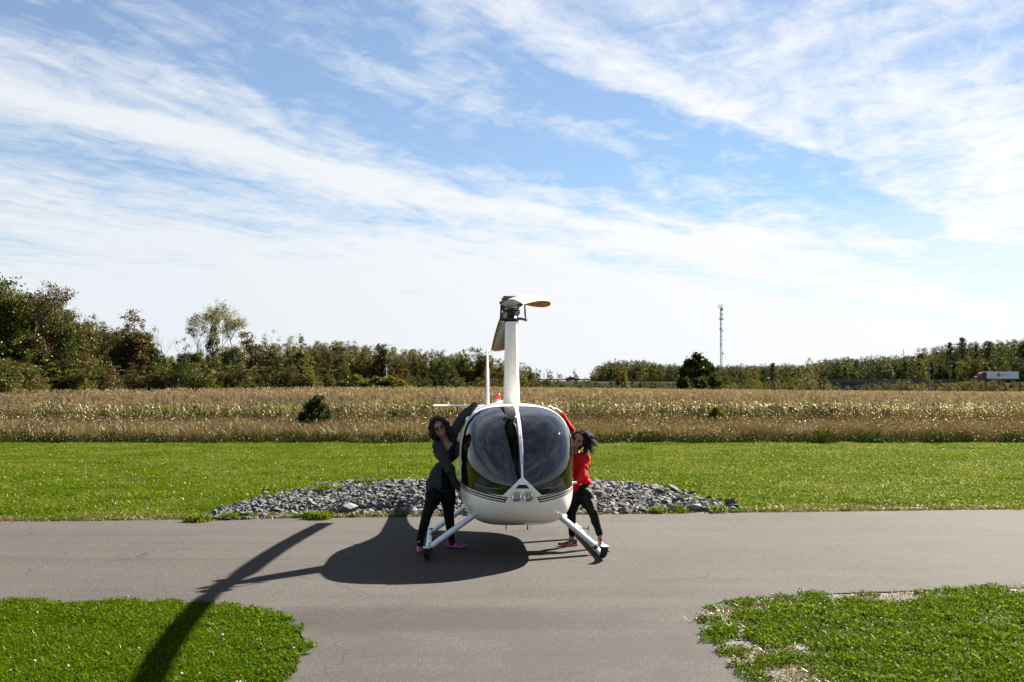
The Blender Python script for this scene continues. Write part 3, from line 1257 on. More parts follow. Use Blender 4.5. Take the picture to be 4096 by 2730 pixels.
# centre strip of the windshield, riveted
cs, cr = [], []
for i in range(34):
    s = 0.335 + (1.17 - 0.335) * i / 33
    y, hw, zt, zb, zc_ = station(s)
    cs.append((y, zt))
m = MB(); rings = []
for i, (y, z) in enumerate(cs):
    y2, z2 = cs[min(i + 1, 33)]; y1, z1 = cs[max(i - 1, 0)]
    t = Vector((0, y2 - y1, z2 - z1)).normalized()
    nrm = Vector((0, -t.z, t.y))
    if nrm.z < 0 and nrm.y > 0:
        nrm = -nrm
    p = Vector((0, y, z))
    w = 0.020 + 0.004 * i / 33
    rings.append([p + Vector((-w, 0, 0)) - nrm * 0.004, p + Vector((-w * 0.8, 0, 0)) + nrm * 0.010, p + Vector((w * 0.8, 0, 0)) + nrm * 0.010, p + Vector((w, 0, 0)) - nrm * 0.004])
    if i % 2 == 0:
        m.ball(p + nrm * 0.011 + Vector((0.009, 0, 0)), 0.0028, 5, 4)
        m.ball(p + nrm * 0.011 + Vector((-0.009, 0, 0)), 0.0028, 5, 4)
m.loft(rings)
strip = m.build('windshield_strip', pbr('strip_grey_white', (0.60, 0.62, 0.64), 0.35, coat=0.3), heli)

# red yarn on the strip
ys, zs_ = cs[12]
m = MB()
b0 = Vector((0.006, ys - 0.025, zs_ + 0.0))
m.tube([b0 + Vector((0, -0.0, 0.03)), b0, b0 + Vector((0.012, -0.02, -0.03)), b0 + Vector((0.034, -0.03, -0.055)), b0 + Vector((0.028, -0.035, -0.085)), b0 + Vector((0.010, -0.03, -0.075)), b0 + Vector((0.014, -0.025, -0.04))], 0.0035, 6)
m.tube([b0, b0 + Vector((-0.01, -0.02, -0.045))], 0.003, 6)
m.build('yaw_string', M_REDTAG, heli)

# nose: vent, landing lights
def nose_pt(x, z, off=0.0):
    """point on the hull front at x,z: march from the front"""
    y = -2.4
    while y < -1.0:
        s = sqrt(max(y + 2.32, 0.0004))
        yy, hw, zt, zb, zc_ = station(s)
        nn = max(2.0, 2.45 + 0.85 * min(1, max(0, (s - 0.10) / 0.65))) + (0.45 if z < zc_ else 0)
        hh = (zt - zc_) if z >= zc_ else (zc_ - zb)
        if hh > 0.002 and hw > 0.002 and (abs(x) / hw) ** nn + (abs(z - zc_) / hh) ** nn < 1:
            return Vector((x, y - off, z))
        y += 0.003
    return Vector((x, -1.0, z))


m = MB()
ringA = []
for (x, z) in ((-0.083, 0.892), (-0.042, 0.938), (0.042, 0.938), (0.083, 0.892)):
    ringA.append(nose_pt(x, z, 0.008))
back = [p + Vector((0, 0.03, 0)) for p in ringA]
m.add(ringA + back, [(0, 1, 2, 3), (4, 7, 6, 5), (0, 4, 5, 1), (1, 5, 6, 2), (2, 6, 7, 3), (3, 7, 4, 0)])
vent = m.build('air_vent', M_RUBBER_SHADE, heli, smooth=False)
m = MB()
pl_ = [nose_pt(x, z, 0.012) for (x, z) in ((-0.088, 0.880), (-0.088, 0.893), (0.088, 0.893), (0.088, 0.880))]
m.add(pl_ + [p + Vector((0, 0.02, 0)) for p in pl_], [(0, 1, 2, 3), (4, 7, 6, 5), (0, 4, 5, 1), (1, 5, 6, 2), (2, 6, 7, 3), (3, 7, 4, 0)])
m.build('vent_lip', M_WHITE, vent, smooth=False)
M_LENS = glass_mat('lamp_lens', (0.93, 0.94, 0.95), 0.8, 0.0)
for sx in (-0.068, 0.068):
    c = nose_pt(sx, 0.800, 0.006)
    fr_ = Vector((sx * 0.5, -1, -0.12)).normalized()
    R = fr_.to_track_quat('Z', 'Y').to_matrix()
    m = MB()
    for (r0, z0, r1, z1) in ((0.060, 0.004, 0.060, 0.012), (0.060, 0.012, 0.055, 0.014), (0.055, 0.014, 0.053, 0.002)):
        vs, fs_ = [], []
        for k in range(28):
            a = 2 * pi * k / 28
            vs.append(c + R @ Vector((r0 * cos(a), r0 * sin(a), z0)))
            vs.append(c + R @ Vector((r1 * cos(a), r1 * sin(a), z1)))
        for k in range(28):
            k2 = (k + 1) % 28
            fs_.append((2 * k, 2 * k2, 2 * k2 + 1, 2 * k + 1))
        m.add(vs, fs_)
    lamp = m.build('landing_light', M_ALU, heli)
    m = MB(); vs = [c + R @ Vector((0, 0, -0.030))]; fs_ = []
    for j in range(1, 7):
        r = 0.0545 * j / 6
        for k in range(28):
            a = 2 * pi * k / 28
            vs.append(c + R @ Vector((r * cos(a), r * sin(a), -0.030 + 0.034 * (j / 6) ** 2)))
    for k in range(28):
        fs_.append((0, 1 + k, 1 + (k + 1) % 28))
        for j in range(5):
            b = 1 + j * 28
            fs_.append((b + k, b + 28 + k, b + 28 + (k + 1) % 28, b + (k + 1) % 28))
    m.add(vs, fs_).build('reflector', M_CHROME, lamp)
    m = MB(); vs = [c + R @ Vector((0, 0, 0.017))]; fs_ = []
    for k in range(28):
        a = 2 * pi * k / 28
        vs.append(c + R @ Vector((0.0545 * cos(a), 0.0545 * sin(a), 0.010)))
    for k in range(28):
        fs_.append((0, 1 + k, 1 + (k + 1) % 28))
    m.add(vs, fs_).build('lens', M_LENS, lamp)
    MB().ball(c + R @ Vector((0, 0, -0.012)), 0.009, 8, 6).build('bulb', M_CHROME, lamp)

# rotor mast fairing
def airfoil_ring(cx, cy, z, w, ch, n=28, back=0.42):
    out = []
    for k in range(n):
        a = 2 * pi * k / n
        t = (1 - cos(a)) / 2
        yy = 5 * (0.2969 * sqrt(t) - 0.1260 * t - 0.3516 * t * t + 0.2843 * t ** 3 - 0.1036 * t ** 4) * 2
        sgn = 1 if a < pi else -1
        out.append(Vector((cx + sgn * yy * w * 0.5, cy - ch * back + t * ch, z)))
    return out


m = MB(); rings = []
for i in range(15):
    t = i / 14
    z = 1.80 + (2.985 - 1.80) * t
    fl_ = max(0, 1 - t / 0.07) ** 2 * 0.03
    rings.append(airfoil_ring(0, 0.02, z, 0.235 + (0.165 - 0.235) * t + fl_ * 1.2, 0.62 + (0.40 - 0.62) * t + fl_, 32))
m.loft(rings)
mast = m.build('mast_fairing', M_WHITE, heli)
for z, yy in ((2.28, -0.222), (2.05, -0.235), (1.93, -0.24)):
    MB().ball((0.02 if z > 2.1 else -0.02, yy + 0.02, z), 0.006, 6, 4).build('rivet', M_BLACKM, mast)

# blade line in local coordinates (rotor azimuth)
RH = empty('rotor', (0, 0, 0)); RH.parent = heli
BL = math.atan2(0.0595, 1.0) - HYAW        # direction of the near blade in helicopter space
near_d = Vector((sin(BL), -cos(BL), 0))
cross = Vector((cos(BL), sin(BL), 0))
ZH = 3.20


def blade(dirv, side, tipz, name_under):
    """side: unit vector towards the leading edge"""
    rings, mids = [], []
    nst = 26
    for i in range(nst):
        t = i / (nst - 1)
        r = 0.18 + (5.03 - 0.18) * t
        droop = (ZH + 0.0) + (tipz - ZH) * (t ** 1.9)
        ch = 0.255
        if r < 0.8:
            k = max(0, (r - 0.18) / 0.62)
            ch = 0.12 + (0.255 - 0.12) * k
        th = 0.032 if r > 0.7 else 0.055 - 0.023 * max(0, (r - 0.18) / 0.52)
        tw = radians(8.0 - 6.0 * t)
        if i == nst - 1:
            pass
        c = dirv * r + Vector((0, 0, droop))
        R_ = []
        for k in range(20):
            a = 2 * pi * k / 20
            u = (1 - cos(a)) / 2            # 0 leading .. 1 trailing
            yy = 5 * (0.2969 * sqrt(u) - 0.1260 * u - 0.3516 * u * u + 0.2843 * u ** 3 - 0.1036 * u ** 4) * (1 if a < pi else -1)
            f = side * ((0.28 - u) * ch)
            zz = yy * th * 2.0 + (0.28 - u) * ch * sin(tw)
            R_.append(c + f * cos(tw) + Vector((0, 0, zz)))
        rings.append(R_)
    # top half white, underside dark, tip amber
    n = 20
    vs = [p for r_ in rings for p in r_]
    fs_, mi = [], []
    for i in range(nst - 1):
        for k in range(n):
            k2 = (k + 1) % n
            fs_.append((i * n + k, i * n + k2, (i + 1) * n + k2, (i + 1) * n + k))
            mi.append(0 if k < n // 2 else 1)
    m_ = MB(); m_.v = [tuple(v) for v in vs]; m_.f = fs_; m_.m = mi
    b = m_.build('rotor_blade', [M_WHITE2, M_OLIVE], heli)
    # tip: short amber end
    tr_ = []
    for d_, sc_ in ((0.0, 1.0), (0.055, 1.0)):
        cpt = sum(rings[-1], Vector()) / n
        slope = (rings[-1][0] - rings[-2][0]).normalized()
        tr_.append([cpt + (p - cpt) * sc_ * 1.004 + slope * d_ for p in rings[-1]])
    MB().loft(tr_).build('blade_tip', M_YELLOW, b)
    # amber band below, just inboard of the tip
    MB().loft([[p + (sum(rings[-2], Vector()) / n - p) * 0 + (rings[-2][q] - p) * 0.55 for q, p in enumerate(rings[-1])] if False else
               [rings[-1][q] + (rings[-2][q] - rings[-1][q]).normalized() * 0.09 + Vector((0, 0, -0.0012)) for q in range(n // 2, n)],
               [rings[-1][q] + Vector((0, 0, -0.0012)) for q in range(n // 2, n)]], caps=False, close=False).build('tip_band', M_YELLOW, b)
    return b


blade(near_d, cross, 2.86, 'near')
blade(-near_d, -cross, 2.79, 'far')

# hub
m = MB()
m.tube([(0, 0, 2.95), (0, 0, 3.26)], 0.028, 14)
m.build('rotor_shaft', M_HUB, heli)
m = MB()
m.tube([(0, 0, 3.010), (0, 0, 3.035)], 0.115, 22)
m.tube([(0, 0, 3.035), (0, 0, 3.075)], [0.085, 0.06], 22)
m.tube([(0, 0, 2.975), (0, 0, 3.010)], [0.07, 0.085], 18)
for a in (0.35, 2.6, 4.2):
    m.tube([(0.085 * cos(a), 0.085 * sin(a), 2.90), (0.10 * cos(a), 0.10 * sin(a), 3.02)], 0.008, 6)
m.tube([Vector((0, 0, 3.025)), Vector((0.135, -0.05, 3.028)), Vector((0.215, -0.06, 3.005))], [0.024, 0.02, 0.018], 8)
m.tube([Vector((0, 0, 3.025)), Vector((-0.10, -0.03, 3.015)), Vector((-0.165, -0.04, 3.00))], [0.03, 0.024, 0.018], 8)
m.build('swashplate', M_BLACKM, heli)
m = MB()
for (rad, z0, z1) in ((0.072, 3.075, 3.09), (0.058, 3.09, 3.11), (0.075, 3.11, 3.122), (0.05, 3.122, 3.16)):
    m.tube([(0, 0, z0), (0, 0, z1)], rad, 18)
m.tube([(-0.12, -0.02, 3.135), (0.12, 0.0, 3.145)], 0.012, 8)
m.build('rotor_bearing', M_BLACKM, heli)
m = MB()
m.box((0, 0, 3.215), (0.16, 0.34, 0.085), Matrix.Rotation(BL, 3, 'Z'))
m.tube([near_d * -0.26 + Vector((0, 0, 3.215)), near_d * 0.26 + Vector((0, 0, 3.215))], [0.075, 0.075], 16)
m.tube([cross * -0.115 + Vector((0, 0, 3.25)), cross * 0.115 + Vector((0, 0, 3.25))], 0.022, 12)
m.build('rotor_hub', M_HUB, heli)
m = MB()
cc = near_d * 0.30 + Vector((0, 0, 3.235))
m.ball(cc, (0.155, 0.09, 0.085), 22, 12)
m.build('blade_grip', M_HUB, heli)
m = MB()
m.ball(-near_d * 0.32 + Vector((0, 0, 3.22)), (0.14, 0.10, 0.075), 20, 10)
m.build('blade_grip', M_HUB, heli)
m = MB()
m.box(near_d * 0.05 + Vector((-0.015, 0, 3.325)), (0.20, 0.07, 0.030))
m.box(near_d * 0.05 + Vector((-0.055, -0.01, 3.300)), (0.17, 0.05, 0.022))
m.box(Vector((0, 0, 3.285)), (0.05, 0.06, 0.06))
m.build('teeter_bar', M_BLACKM, heli)
for sx, xx in ((-1, -0.155), (1, 0.195)):
    m = MB()
    m.tube([(xx, -0.06, 3.02), (xx - 0.008 * sx, -0.06, 3.10), (xx - 0.012 * sx, -0.07, 3.235)], [0.009, 0.013, 0.009], 8)
    m.ball((xx, -0.06, 3.012), 0.017, 8, 6)
    m.tube([(xx - 0.012 * sx, -0.07, 3.245), (sx * 0.11, -0.05, 3.265)], [0.024, 0.02], 8)
    m.ball((xx - 0.012 * sx, -0.07, 3.245), 0.026, 8, 6)
    m.build('pitch_link', M_BLACKM, heli)
m = MB(); m.tube([(-0.12, -0.09, 3.02), (-0.145, -0.09, 3.12), (-0.10, -0.09, 3.21)], 0.009, 6); m.build('scissor_link', M_BLACKM, heli)

# tail: stabiliser, fin, tail rotor, beacon, boom
m = MB()
rings = []
for xx, ch in ((-0.05, 0.40), (-1.13, 0.36)):
    R_ = []
    for k in range(16):
        a = 2 * pi * k / 16; u = (1 - cos(a)) / 2
        yy = 5 * (0.2969 * sqrt(u) - 0.1260 * u - 0.3516 * u * u + 0.2843 * u ** 3 - 0.1036 * u ** 4) * (1 if a < pi else -1)
        R_.append(Vector((xx, 5.55 + u * ch, 1.745 + yy * 0.042 + (0.006 if xx < -0.5 else 0))))
    rings.append(R_)
m.loft(rings).build('horizontal_stabilizer', M_WHITE, heli)


def fin_part(name, z0, z1, y0, y1, mat, c0=0.36, c1=0.26, w0=0.055, w1=0.04, parent=None):
    rings = []
    for i in range(2):
        z = (z0, z1)[i]; y = (y0, y1)[i]; ch = (c0, c1)[i]; w = (w0, w1)[i]
        R_ = []
        for k in range(16):
            a = 2 * pi * k / 16; u = (1 - cos(a)) / 2
            yy = 5 * (0.2969 * sqrt(u) - 0.1260 * u - 0.3516 * u * u + 0.2843 * u ** 3 - 0.1036 * u ** 4) * (1 if a < pi else -1)
            R_.append(Vector((-0.11 + yy * w, y + u * ch, z)))
        rings.append(R_)
    return MB().loft(rings).build(name, mat, parent or heli)


fin = fin_part('vertical_fin', 1.70, 2.04, 5.75, 5.88, M_WHITE, 0.40, 0.37, 0.062, 0.056)
fin_part('fin_middle', 2.04, 2.50, 5.88, 6.06, M_WHITE, 0.37, 0.32, 0.056, 0.047, fin)
fin_part('fin_red_band', 2.06, 2.48, 5.945, 6.12, M_RED, 0.24, 0.21, 0.095, 0.082, fin)
fin_part('fin_top', 2.50, 2.82, 6.06, 6.19, M_WHITE, 0.32, 0.28, 0.047, 0.03, fin)
fin_part('lower_fin', 1.68, 0.95, 5.75, 6.05, M_WHITE, 0.38, 0.25, 0.055, 0.03)
m = MB()
m.tube([(0.05, 6.02, 1.72), (0.30, 6.02, 1.72)], 0.03, 10)
m.tube([(0.24, 6.02, 1.72), (0.30, 6.02, 1.72)], 0.06, 12)
tr = m.build('tail_gearbox', M_ALU, heli)
for s in (-1, 1):
    m = MB()
    m.box((0.27, 6.02 + s * 0.30, 1.72 - s * 0.24), (0.014, 0.10, 0.72), Matrix.Rotation(s * 0 + 0.9, 3, 'X'))
    m.build('tail_rotor_blade', M_WHITE2, heli)
m = MB()
m.tube([(-0.11, 1.72, 1.76), (-0.11, 1.72, 1.91)], [0.055, 0.045], 14)
bc = m.build('beacon_base', M_ALU, heli)
M_BEACON = pbr('red_beacon_glass', (0.75, 0.02, 0.02), 0.15, coat=0.8)
m = MB(); m.tube([(-0.11, 1.72, 1.91), (-0.11, 1.72, 1.955)], 0.042, 16); m.ball((-0.11, 1.72, 1.955), (0.042, 0.042, 0.045), 16, 10)
m.build('beacon_dome', M_BEACON, bc)
# raised cowl behind the mast
m = MB(); rings = []
for i, (y, hw, zt) in enumerate(((0.55, 0.02, 1.85), (0.75, 0.22, 1.885), (1.1, 0.26, 1.90), (1.5, 0.22, 1.885), (1.9, 0.15, 1.84), (2.2, 0.03, 1.78))):
    rings.append([Vector((hw * cos(a), y, 1.70 + (zt - 1.70) * max(0.0, sin(a)) ** 0.6)) for a in [pi * k / 14 for k in range(15)]])
m.loft(rings, caps=False, close=False).build('engine_cowl', M_WHITE, heli)
for xx in (-0.14, 0.13):
    m = MB(); m.tube([(xx * 1.0, -1.3, 0.36), (xx, -1.31, 0.30)], 0.007, 6); m.ball((xx, -1.31, 0.30), 0.012 if xx > 0 else 0.006, 7, 5); m.build('belly_probe', M_BLACKM, heli)
m = MB(); m.tube([(-0.42, 3.0, 1.5), (-0.46, 3.0, 1.28), (-0.46, 3.4, 1.20)], 0.006, 5); m.build('antenna', M_BLACKM, heli)

# landing gear
SKX = -0.06
for s in (-1, 1):
    x = SKX + s * 1.06
    m = MB()
    pts_ = [(x, 1.15, 0.050), (x, 0.2, 0.045), (x, -1.70, 0.045), (x, -1.86, 0.052), (x, -1.97, 0.085)]
    m.tube(pts_, 0.036, 14)
    sk = m.build('skid_tube', M_ALU, heli)
    m = MB()
    m.tube([(x, -1.90, 0.050), (x, -1.985, 0.080), (x, -2.045, 0.13), (x, -2.065, 0.160), (x, -2.07, 0.182)], [0.038, 0.042, 0.046, 0.048, 0.048], 16)
    toe = m.build('skid_toe', M_RUBBER_SHADE, sk)  # tube tip coloured black: the shade on its front is put into the colour
    m = MB(); m.tube([(x, -2.07, 0.182), (x, -2.071, 0.188)], 0.048, 18); m.build('toe_cap', M_ALU, toe)
    m = MB(); m.box((x, -0.3, 0.007), (0.035, 1.9, 0.014)); m.build('skid_shoe', M_BLACKM, sk)
    for (y, zt, xt) in ((-1.45, 0.475, 0.55), (0.10, 0.435, 0.62)):
        a = Vector((SKX * 0.3 + s * xt * 0.86, y + 0.02, zt + 0.055)); b = Vector((SKX + s * 1.015, y, 0.115))
        m = MB()
        ax = (b - a).normalized()
        rings = []
        up = Vector((0, 1, 0))
        sd = ax.cross(up).normalized()
        for tt in (0.0, 0.5, 1.0):
            c = a.lerp(b, tt)
            wv_ = 0.039 - 0.004 * tt
            rings.append([c + sd * (cos(q) * wv_) + up * (sin(q) * 0.075) for q in [2 * pi * k / 18 for k in range(18)]])
        m.loft(rings)
        st = m.build('strut_fairing', M_STRUT, heli)
        m = MB(); m.tube([b - ax * 0.01, b + ax * 0.012], 0.046, 14); m.build('strut_clamp', M_BLACKM, st)
        m = MB(); m.tube([b, Vector((x, y, 0.06))], 0.030, 12)
        m.build('strut_foot', M_BLACKM if y < 0 else M_ALU, st)
    m = MB()
    yb = 0.10
    m.tube([(SKX + s * 1.00, yb - 0.05, 0.15), (SKX + s * 1.13, yb - 0.05, 0.135)], 0.007, 6)
    m.tube([(SKX + s * 1.13, yb - 0.05, 0.10), (SKX + s * 1.13, yb - 0.05, 0.18)], 0.007, 6)
    m.build('ground_wheel_bracket', M_BLACKM, sk)
    m = MB(); m.tube([(SKX + s * 1.07, -1.95, 0.10), (SKX + s * 1.135, -1.96, 0.10)], 0.008, 6); m.build('toe_bolt', M_BLACKM, sk)

# ---- cabin interior
def rbox(mb, c, s, r=0.04, R=None):
    """box with rounded corners by superellipsoid"""
    vs, fs_ = [], []
    nu, nv = 20, 12
    def sp(w, e):
        return (abs(w) ** e) * (1 if w >= 0 else -1)
    c = Vector(c)
    for j in range(nv + 1):
        v = -pi / 2 + pi * j / nv
        for i in range(nu):
            u = 2 * pi * i / nu
            p = Vector((s[0] / 2 * sp(cos(v), .35) * sp(cos(u), .35), s[1] / 2 * sp(cos(v), .35) * sp(sin(u), .35), s[2] / 2 * sp(sin(v), .35)))
            vs.append((R @ p if R is not None else p) + c)
    for j in range(nv):
        for i in range(nu):
            i2 = (i + 1) % nu
            fs_.append((j * nu + i, j * nu + i2, (j + 1) * nu + i2, (j + 1) * nu + i))
    return mb.add(vs, fs_)


for (x, y) in ((-0.33, -0.55), (0.33, -0.55), (-0.33, 0.55), (0.33, 0.55)):
    m = MB(); rbox(m, (x, y, 0.72), (0.52, 0.52, 0.34))
    seat = m.build('seat', M_SEAT, heli)
    m = MB(); rbox(m, (x, y + 0.27, 1.10), (0.50, 0.13, 0.62), R=Matrix.Rotation(radians(-8), 3, 'X')); m.build('backrest', M_SEAT, seat)
    m = MB(); m.tube([(x - .12, y + 0.20, 1.38), (x + .02, y + 0.18, 1.20), (x + .20, y + 0.2, 0.95)], 0.018, 6, flat=0.3); m.build('seat_belt', M_BLACKM, seat)
    # headset hanging
m = MB(); rbox(m, (0.03, -1.55, 0.98), (0.46, 0.22, 0.42), R=Matrix.Rotation(radians(14), 3, 'X')); rbox(m, (0.03, -1.62, 0.72), (0.24, 0.34, 0.34))
con = m.build('instrument_console', M_SEAT, heli)
for (dx_, dz_) in ((-0.14, 0.08), (0.0, 0.09), (0.14, 0.08), (-0.14, -0.05), (0.0, -0.05), (0.14, -0.05)):
    m = MB(); m.tube([(0.03 + dx_, -1.44, 0.99 + dz_), (0.03 + dx_, -1.425, 0.992 + dz_)], 0.05, 16); m.build('dial', M_DIAL, con)
m = MB(); m.tube([(0.12, -1.62, 1.19), (0.12, -1.60, 1.215)], 0.045, 14); m.ball((0.12, -1.62, 1.235), (0.045, 0.045, 0.045), 14, 8); m.build('compass', M_DIAL, con)
m = MB(); m.tube([(0, -1.02, 0.55), (0, -1.10, 0.95), (0, -1.12, 1.08)], 0.018, 8); m.tube([(-0.36, -1.12, 1.02), (-0.2, -1.12, 1.10), (0.2, -1.12, 1.10), (0.36, -1.12, 1.02)], 0.016, 8)
for sx in (-0.36, 0.36):
    m.tube([(sx, -1.12, 1.02), (sx, -1.13, 0.90)], 0.022, 8)
m.build('cyclic_stick', M_BLACKM, heli)
for sx in (-1, 1):
    m = MB()
    m.tube([(sx * 0.16, -1.62, 0.845), (sx * 0.28, -1.78, 0.845), (sx * 0.42, -1.74, 0.85), (sx * 0.50, -1.66, 0.88), (sx * 0.55, -1.58, 0.90)], 0.011, 8)
    m.build('wire_shelf_rail', M_ALU, heli)
    for k in range(2):
        m = MB(); m.box((sx * (0.26 + 0.15 * k), -1.66, 0.66), (0.07, 0.02, 0.16), Matrix.Rotation(radians(30), 3, 'X')); m.build('pedal', M_BLACKM, heli)
m = MB(); m.box((-0.42, -1.5, 0.74), (0.30, 0.26, 0.10)); m.build('chart_case', pbr('pale_card', (0.30, 0.28, 0.24), 0.8), heli)
m = MB(); m.ball((0.32, -1.66, 0.76), (0.06, 0.05, 0.06), 12, 8); m.tube([(0.32, -1.7, 0.76), (0.32, -1.73, 0.76)], 0.035, 12); m.build('air_duct', M_BLACKM, heli)
m = MB()
m.tube([(-0.10, -1.20, 1.70), (-0.05, -0.9, 1.74), (0.0, -0.5, 1.72)], [0.05, 0.06, 0.06], 8)
m.tube([(0.10, -1.20, 1.70), (0.07, -0.9, 1.74), (0.05, -0.5, 1.72)], [0.05, 0.06, 0.06], 8)
m.build('roof_console', M_DARKIN, heli)
m = MB(); rbox(m, (0.055, -1.10, 1.715), (0.24, 0.20, 0.07)); m.build('roof_light_housing', pbr('grey_plastic', (0.25, 0.25, 0.25), 0.5), heli)
bpy.data.objects.remove(RH)
# ================================================================== people
M_SKIN_A = pbr('skin_warm', (0.27, 0.145, 0.10), 0.5, var=0.06, vscale=20)
M_SKIN_B = pbr('skin_tan', (0.21, 0.105, 0.065), 0.5, var=0.06, vscale=20)
M_HAIR_A = pbr('dark_brown_hair', (0.016, 0.010, 0.008), 0.7, spec=0.3, var=0.4, vscale=60)
M_HAIR_B = pbr('black_hair', (0.008, 0.007, 0.008), 0.65, spec=0.15, var=0.4, vscale=60)
M_CARDI = pbr('charcoal_knit', (0.034, 0.036, 0.042), 0.95, spec=0.2, var=0.25, vscale=14, bump=0.5, bscale=160, bdist=0.004)
M_BLACKC = pbr('black_jersey', (0.004, 0.004, 0.0045), 0.85, spec=0.2, var=0.3, vscale=12)
M_LEGB = pbr('black_leggings', (0.0045, 0.0045, 0.005), 0.7, spec=0.12, var=0.3, vscale=10)
M_REDK = pbr('red_sweater', (0.40, 0.006, 0.008), 0.9, spec=0.15, var=0.10, vscale=14, bump=0.4, bscale=160, bdist=0.004)
M_LENSD = pbr('dark_lens', (0.006, 0.004, 0.004), 0.12, spec=0.35)
M_TEETH = pbr('teeth', (0.5, 0.46, 0.40), 0.3)
M_LIP = pbr('lips', (0.36, 0.11, 0.09), 0.4)
M_PINK = pbr('magenta_mesh', (0.30, 0.010, 0.09), 0.6, var=0.25, vscale=50)
M_PURPLE = pbr('purple_mesh', (0.12, 0.012, 0.16), 0.6, var=0.2, vscale=50)
M_SILVER = pbr('silver_trim', (0.55, 0.55, 0.58), 0.4)
M_CORAL = pbr('coral_sole', (0.62, 0.10, 0.12), 0.6)
M_SHOEBLK = pbr('black_mesh', (0.012, 0.011, 0.012), 0.6, var=0.3, vscale=50)
M_FRAME = pbr('frame_metal', (0.20, 0.16, 0.09), 0.3, metal=0.8)


def capsule(mb, a, ra, b, rb, n=14):
    """tapered limb with round ends"""
    a, b = Vector(a), Vector(b)
    d = (b - a)
    L = d.length
    if L < 1e-6:
        return mb.ball(a, ra, 12, 8)
    d.normalize()
    pts, rad = [], []
    for k in range(5):
        q = pi / 2 * (k / 4)
        pts.append(a - d * ra * cos(q)); rad.append(max(ra * sin(q), 0.0008))
    for k in range(4, -1, -1):
        q = pi / 2 * (k / 4)
        pts.append(b + d * rb * cos(q)); rad.append(max(rb * sin(q), 0.0008))
    return mb.tube(pts, rad, n)


def chain(mb, pts, rads, n=14):
    for i in range(len(pts) - 1):
        capsule(mb, pts[i], rads[i], pts[i + 1], rads[i + 1], n)


def curve_pts(P, n=8):
    P = [Vector(p) for p in P]
    out = []
    for i in range(len(P) - 1):
        p0 = P[max(i - 1, 0)]; p1 = P[i]; p2 = P[i + 1]; p3 = P[min(i + 2, len(P) - 1)]
        for k in range(n):
            t = k / n
            out.append(0.5 * ((2 * p1) + (-p0 + p2) * t + (2 * p0 - 5 * p1 + 4 * p2 - p3) * t * t + (-p0 + 3 * p1 - 3 * p2 + p3) * t ** 3))
    out.append(P[-1])
    return out


def remeshed(mb, name, mat, parent, voxel=0.006, smooth=3, disp=None):
    """fuses the collected overlapping volumes into one continuous surface"""
    me = mb.mesh(name, mat)
    o = bpy.data.objects.new(name, me)
    COL.objects.link(o)
    md = o.modifiers.new('fuse', 'REMESH')
    md.mode = 'VOXEL'
    md.voxel_size = voxel
    md.adaptivity = 0.0
    ms = o.modifiers.new('smooth', 'SMOOTH')
    ms.factor = 0.5
    ms.iterations = smooth
    dg = bpy.context.evaluated_depsgraph_get()
    dg.update()
    ev = o.evaluated_get(dg)
    m2 = bpy.data.meshes.new_from_object(ev)
    bpy.data.objects.remove(o)
    if disp:
        m2.update()
        n = len(m2.vertices)
        co = np.empty(n * 3, dtype=np.float32); no = np.empty(n * 3, dtype=np.float32)
        m2.vertices.foreach_get('co', co); m2.vertices.foreach_get('normal', no)
        co = co.reshape(-1, 3); no = no.reshape(-1, 3)
        dv = np.array([disp(Vector(c)) for c in co], dtype=np.float32)
        co = co + no * dv[:, None]
        m2.vertices.foreach_set('co', co.ravel())
    m2.materials.clear()
    m2.materials.append(mat)
    m2.polygons.foreach_set('use_smooth', [True] * len(m2.polygons))
    m2.name = name
    o2 = obj_from(name, m2, parent)
    return o2


def folds(amp, sc, seed):
    def f(p):
        return amp * (mnoise.noise(Vector((p.x * sc, p.y * sc, p.z * sc * 0.5 + seed))) + 0.5 * mnoise.noise(p * sc * 2.3 + Vector((seed, 0, 0))))
    return f


def frame(zdir, face):
    """rotation matrix: local +z -> zdir, local -y -> face"""
    z = Vector(zdir).normalized()
    f = Vector(face)
    f = (f - z * f.dot(z)).normalized()
    y = -f
    x = y.cross(z)
    return Matrix((x, y, z)).transposed()


def head_geo(mb, c, R, k=1.0):
    def P(x, y, z):
        return Vector(c) + R @ (Vector((x, y, z)) * k)
    def B(x, y, z, rx, ry, rz, nu=18, nv=12):
        mb.ball(P(x, y, z), (rx * k, ry * k, rz * k), nu, nv, R=R)
    B(0, 0.018, 0.045, .074, .090, .078)
    B(0, -0.018, -0.005, .066, .072, .090)
    B(0, -0.034, -0.050, .046, .050, .052)
    B(0, -0.066, -0.088, .024, .022, .022)     # chin
    for s in (-1, 1):
        B(s * .040, -0.060, -0.022, .024, .022, .024)   # cheeks
        B(s * .030, -0.074, 0.030, .024, .018, .012)    # brow
        B(s * .073, 0.012, 0.0, .009, .016, .030)       # ears
        B(s * .012, -0.094, -0.024, .010, .011, .009)
        capsule(mb, P(s * .036, -0.02, -.072), .020 * k, P(s * .058, 0.01, -.02), .020 * k)   # jaw line
    capsule(mb, P(0, -0.084, 0.020), .009 * k, P(0, -0.103, -0.020), .012 * k)   # nose
    B(0, -0.078, -0.052, .026, .018, .014)     # mouth area


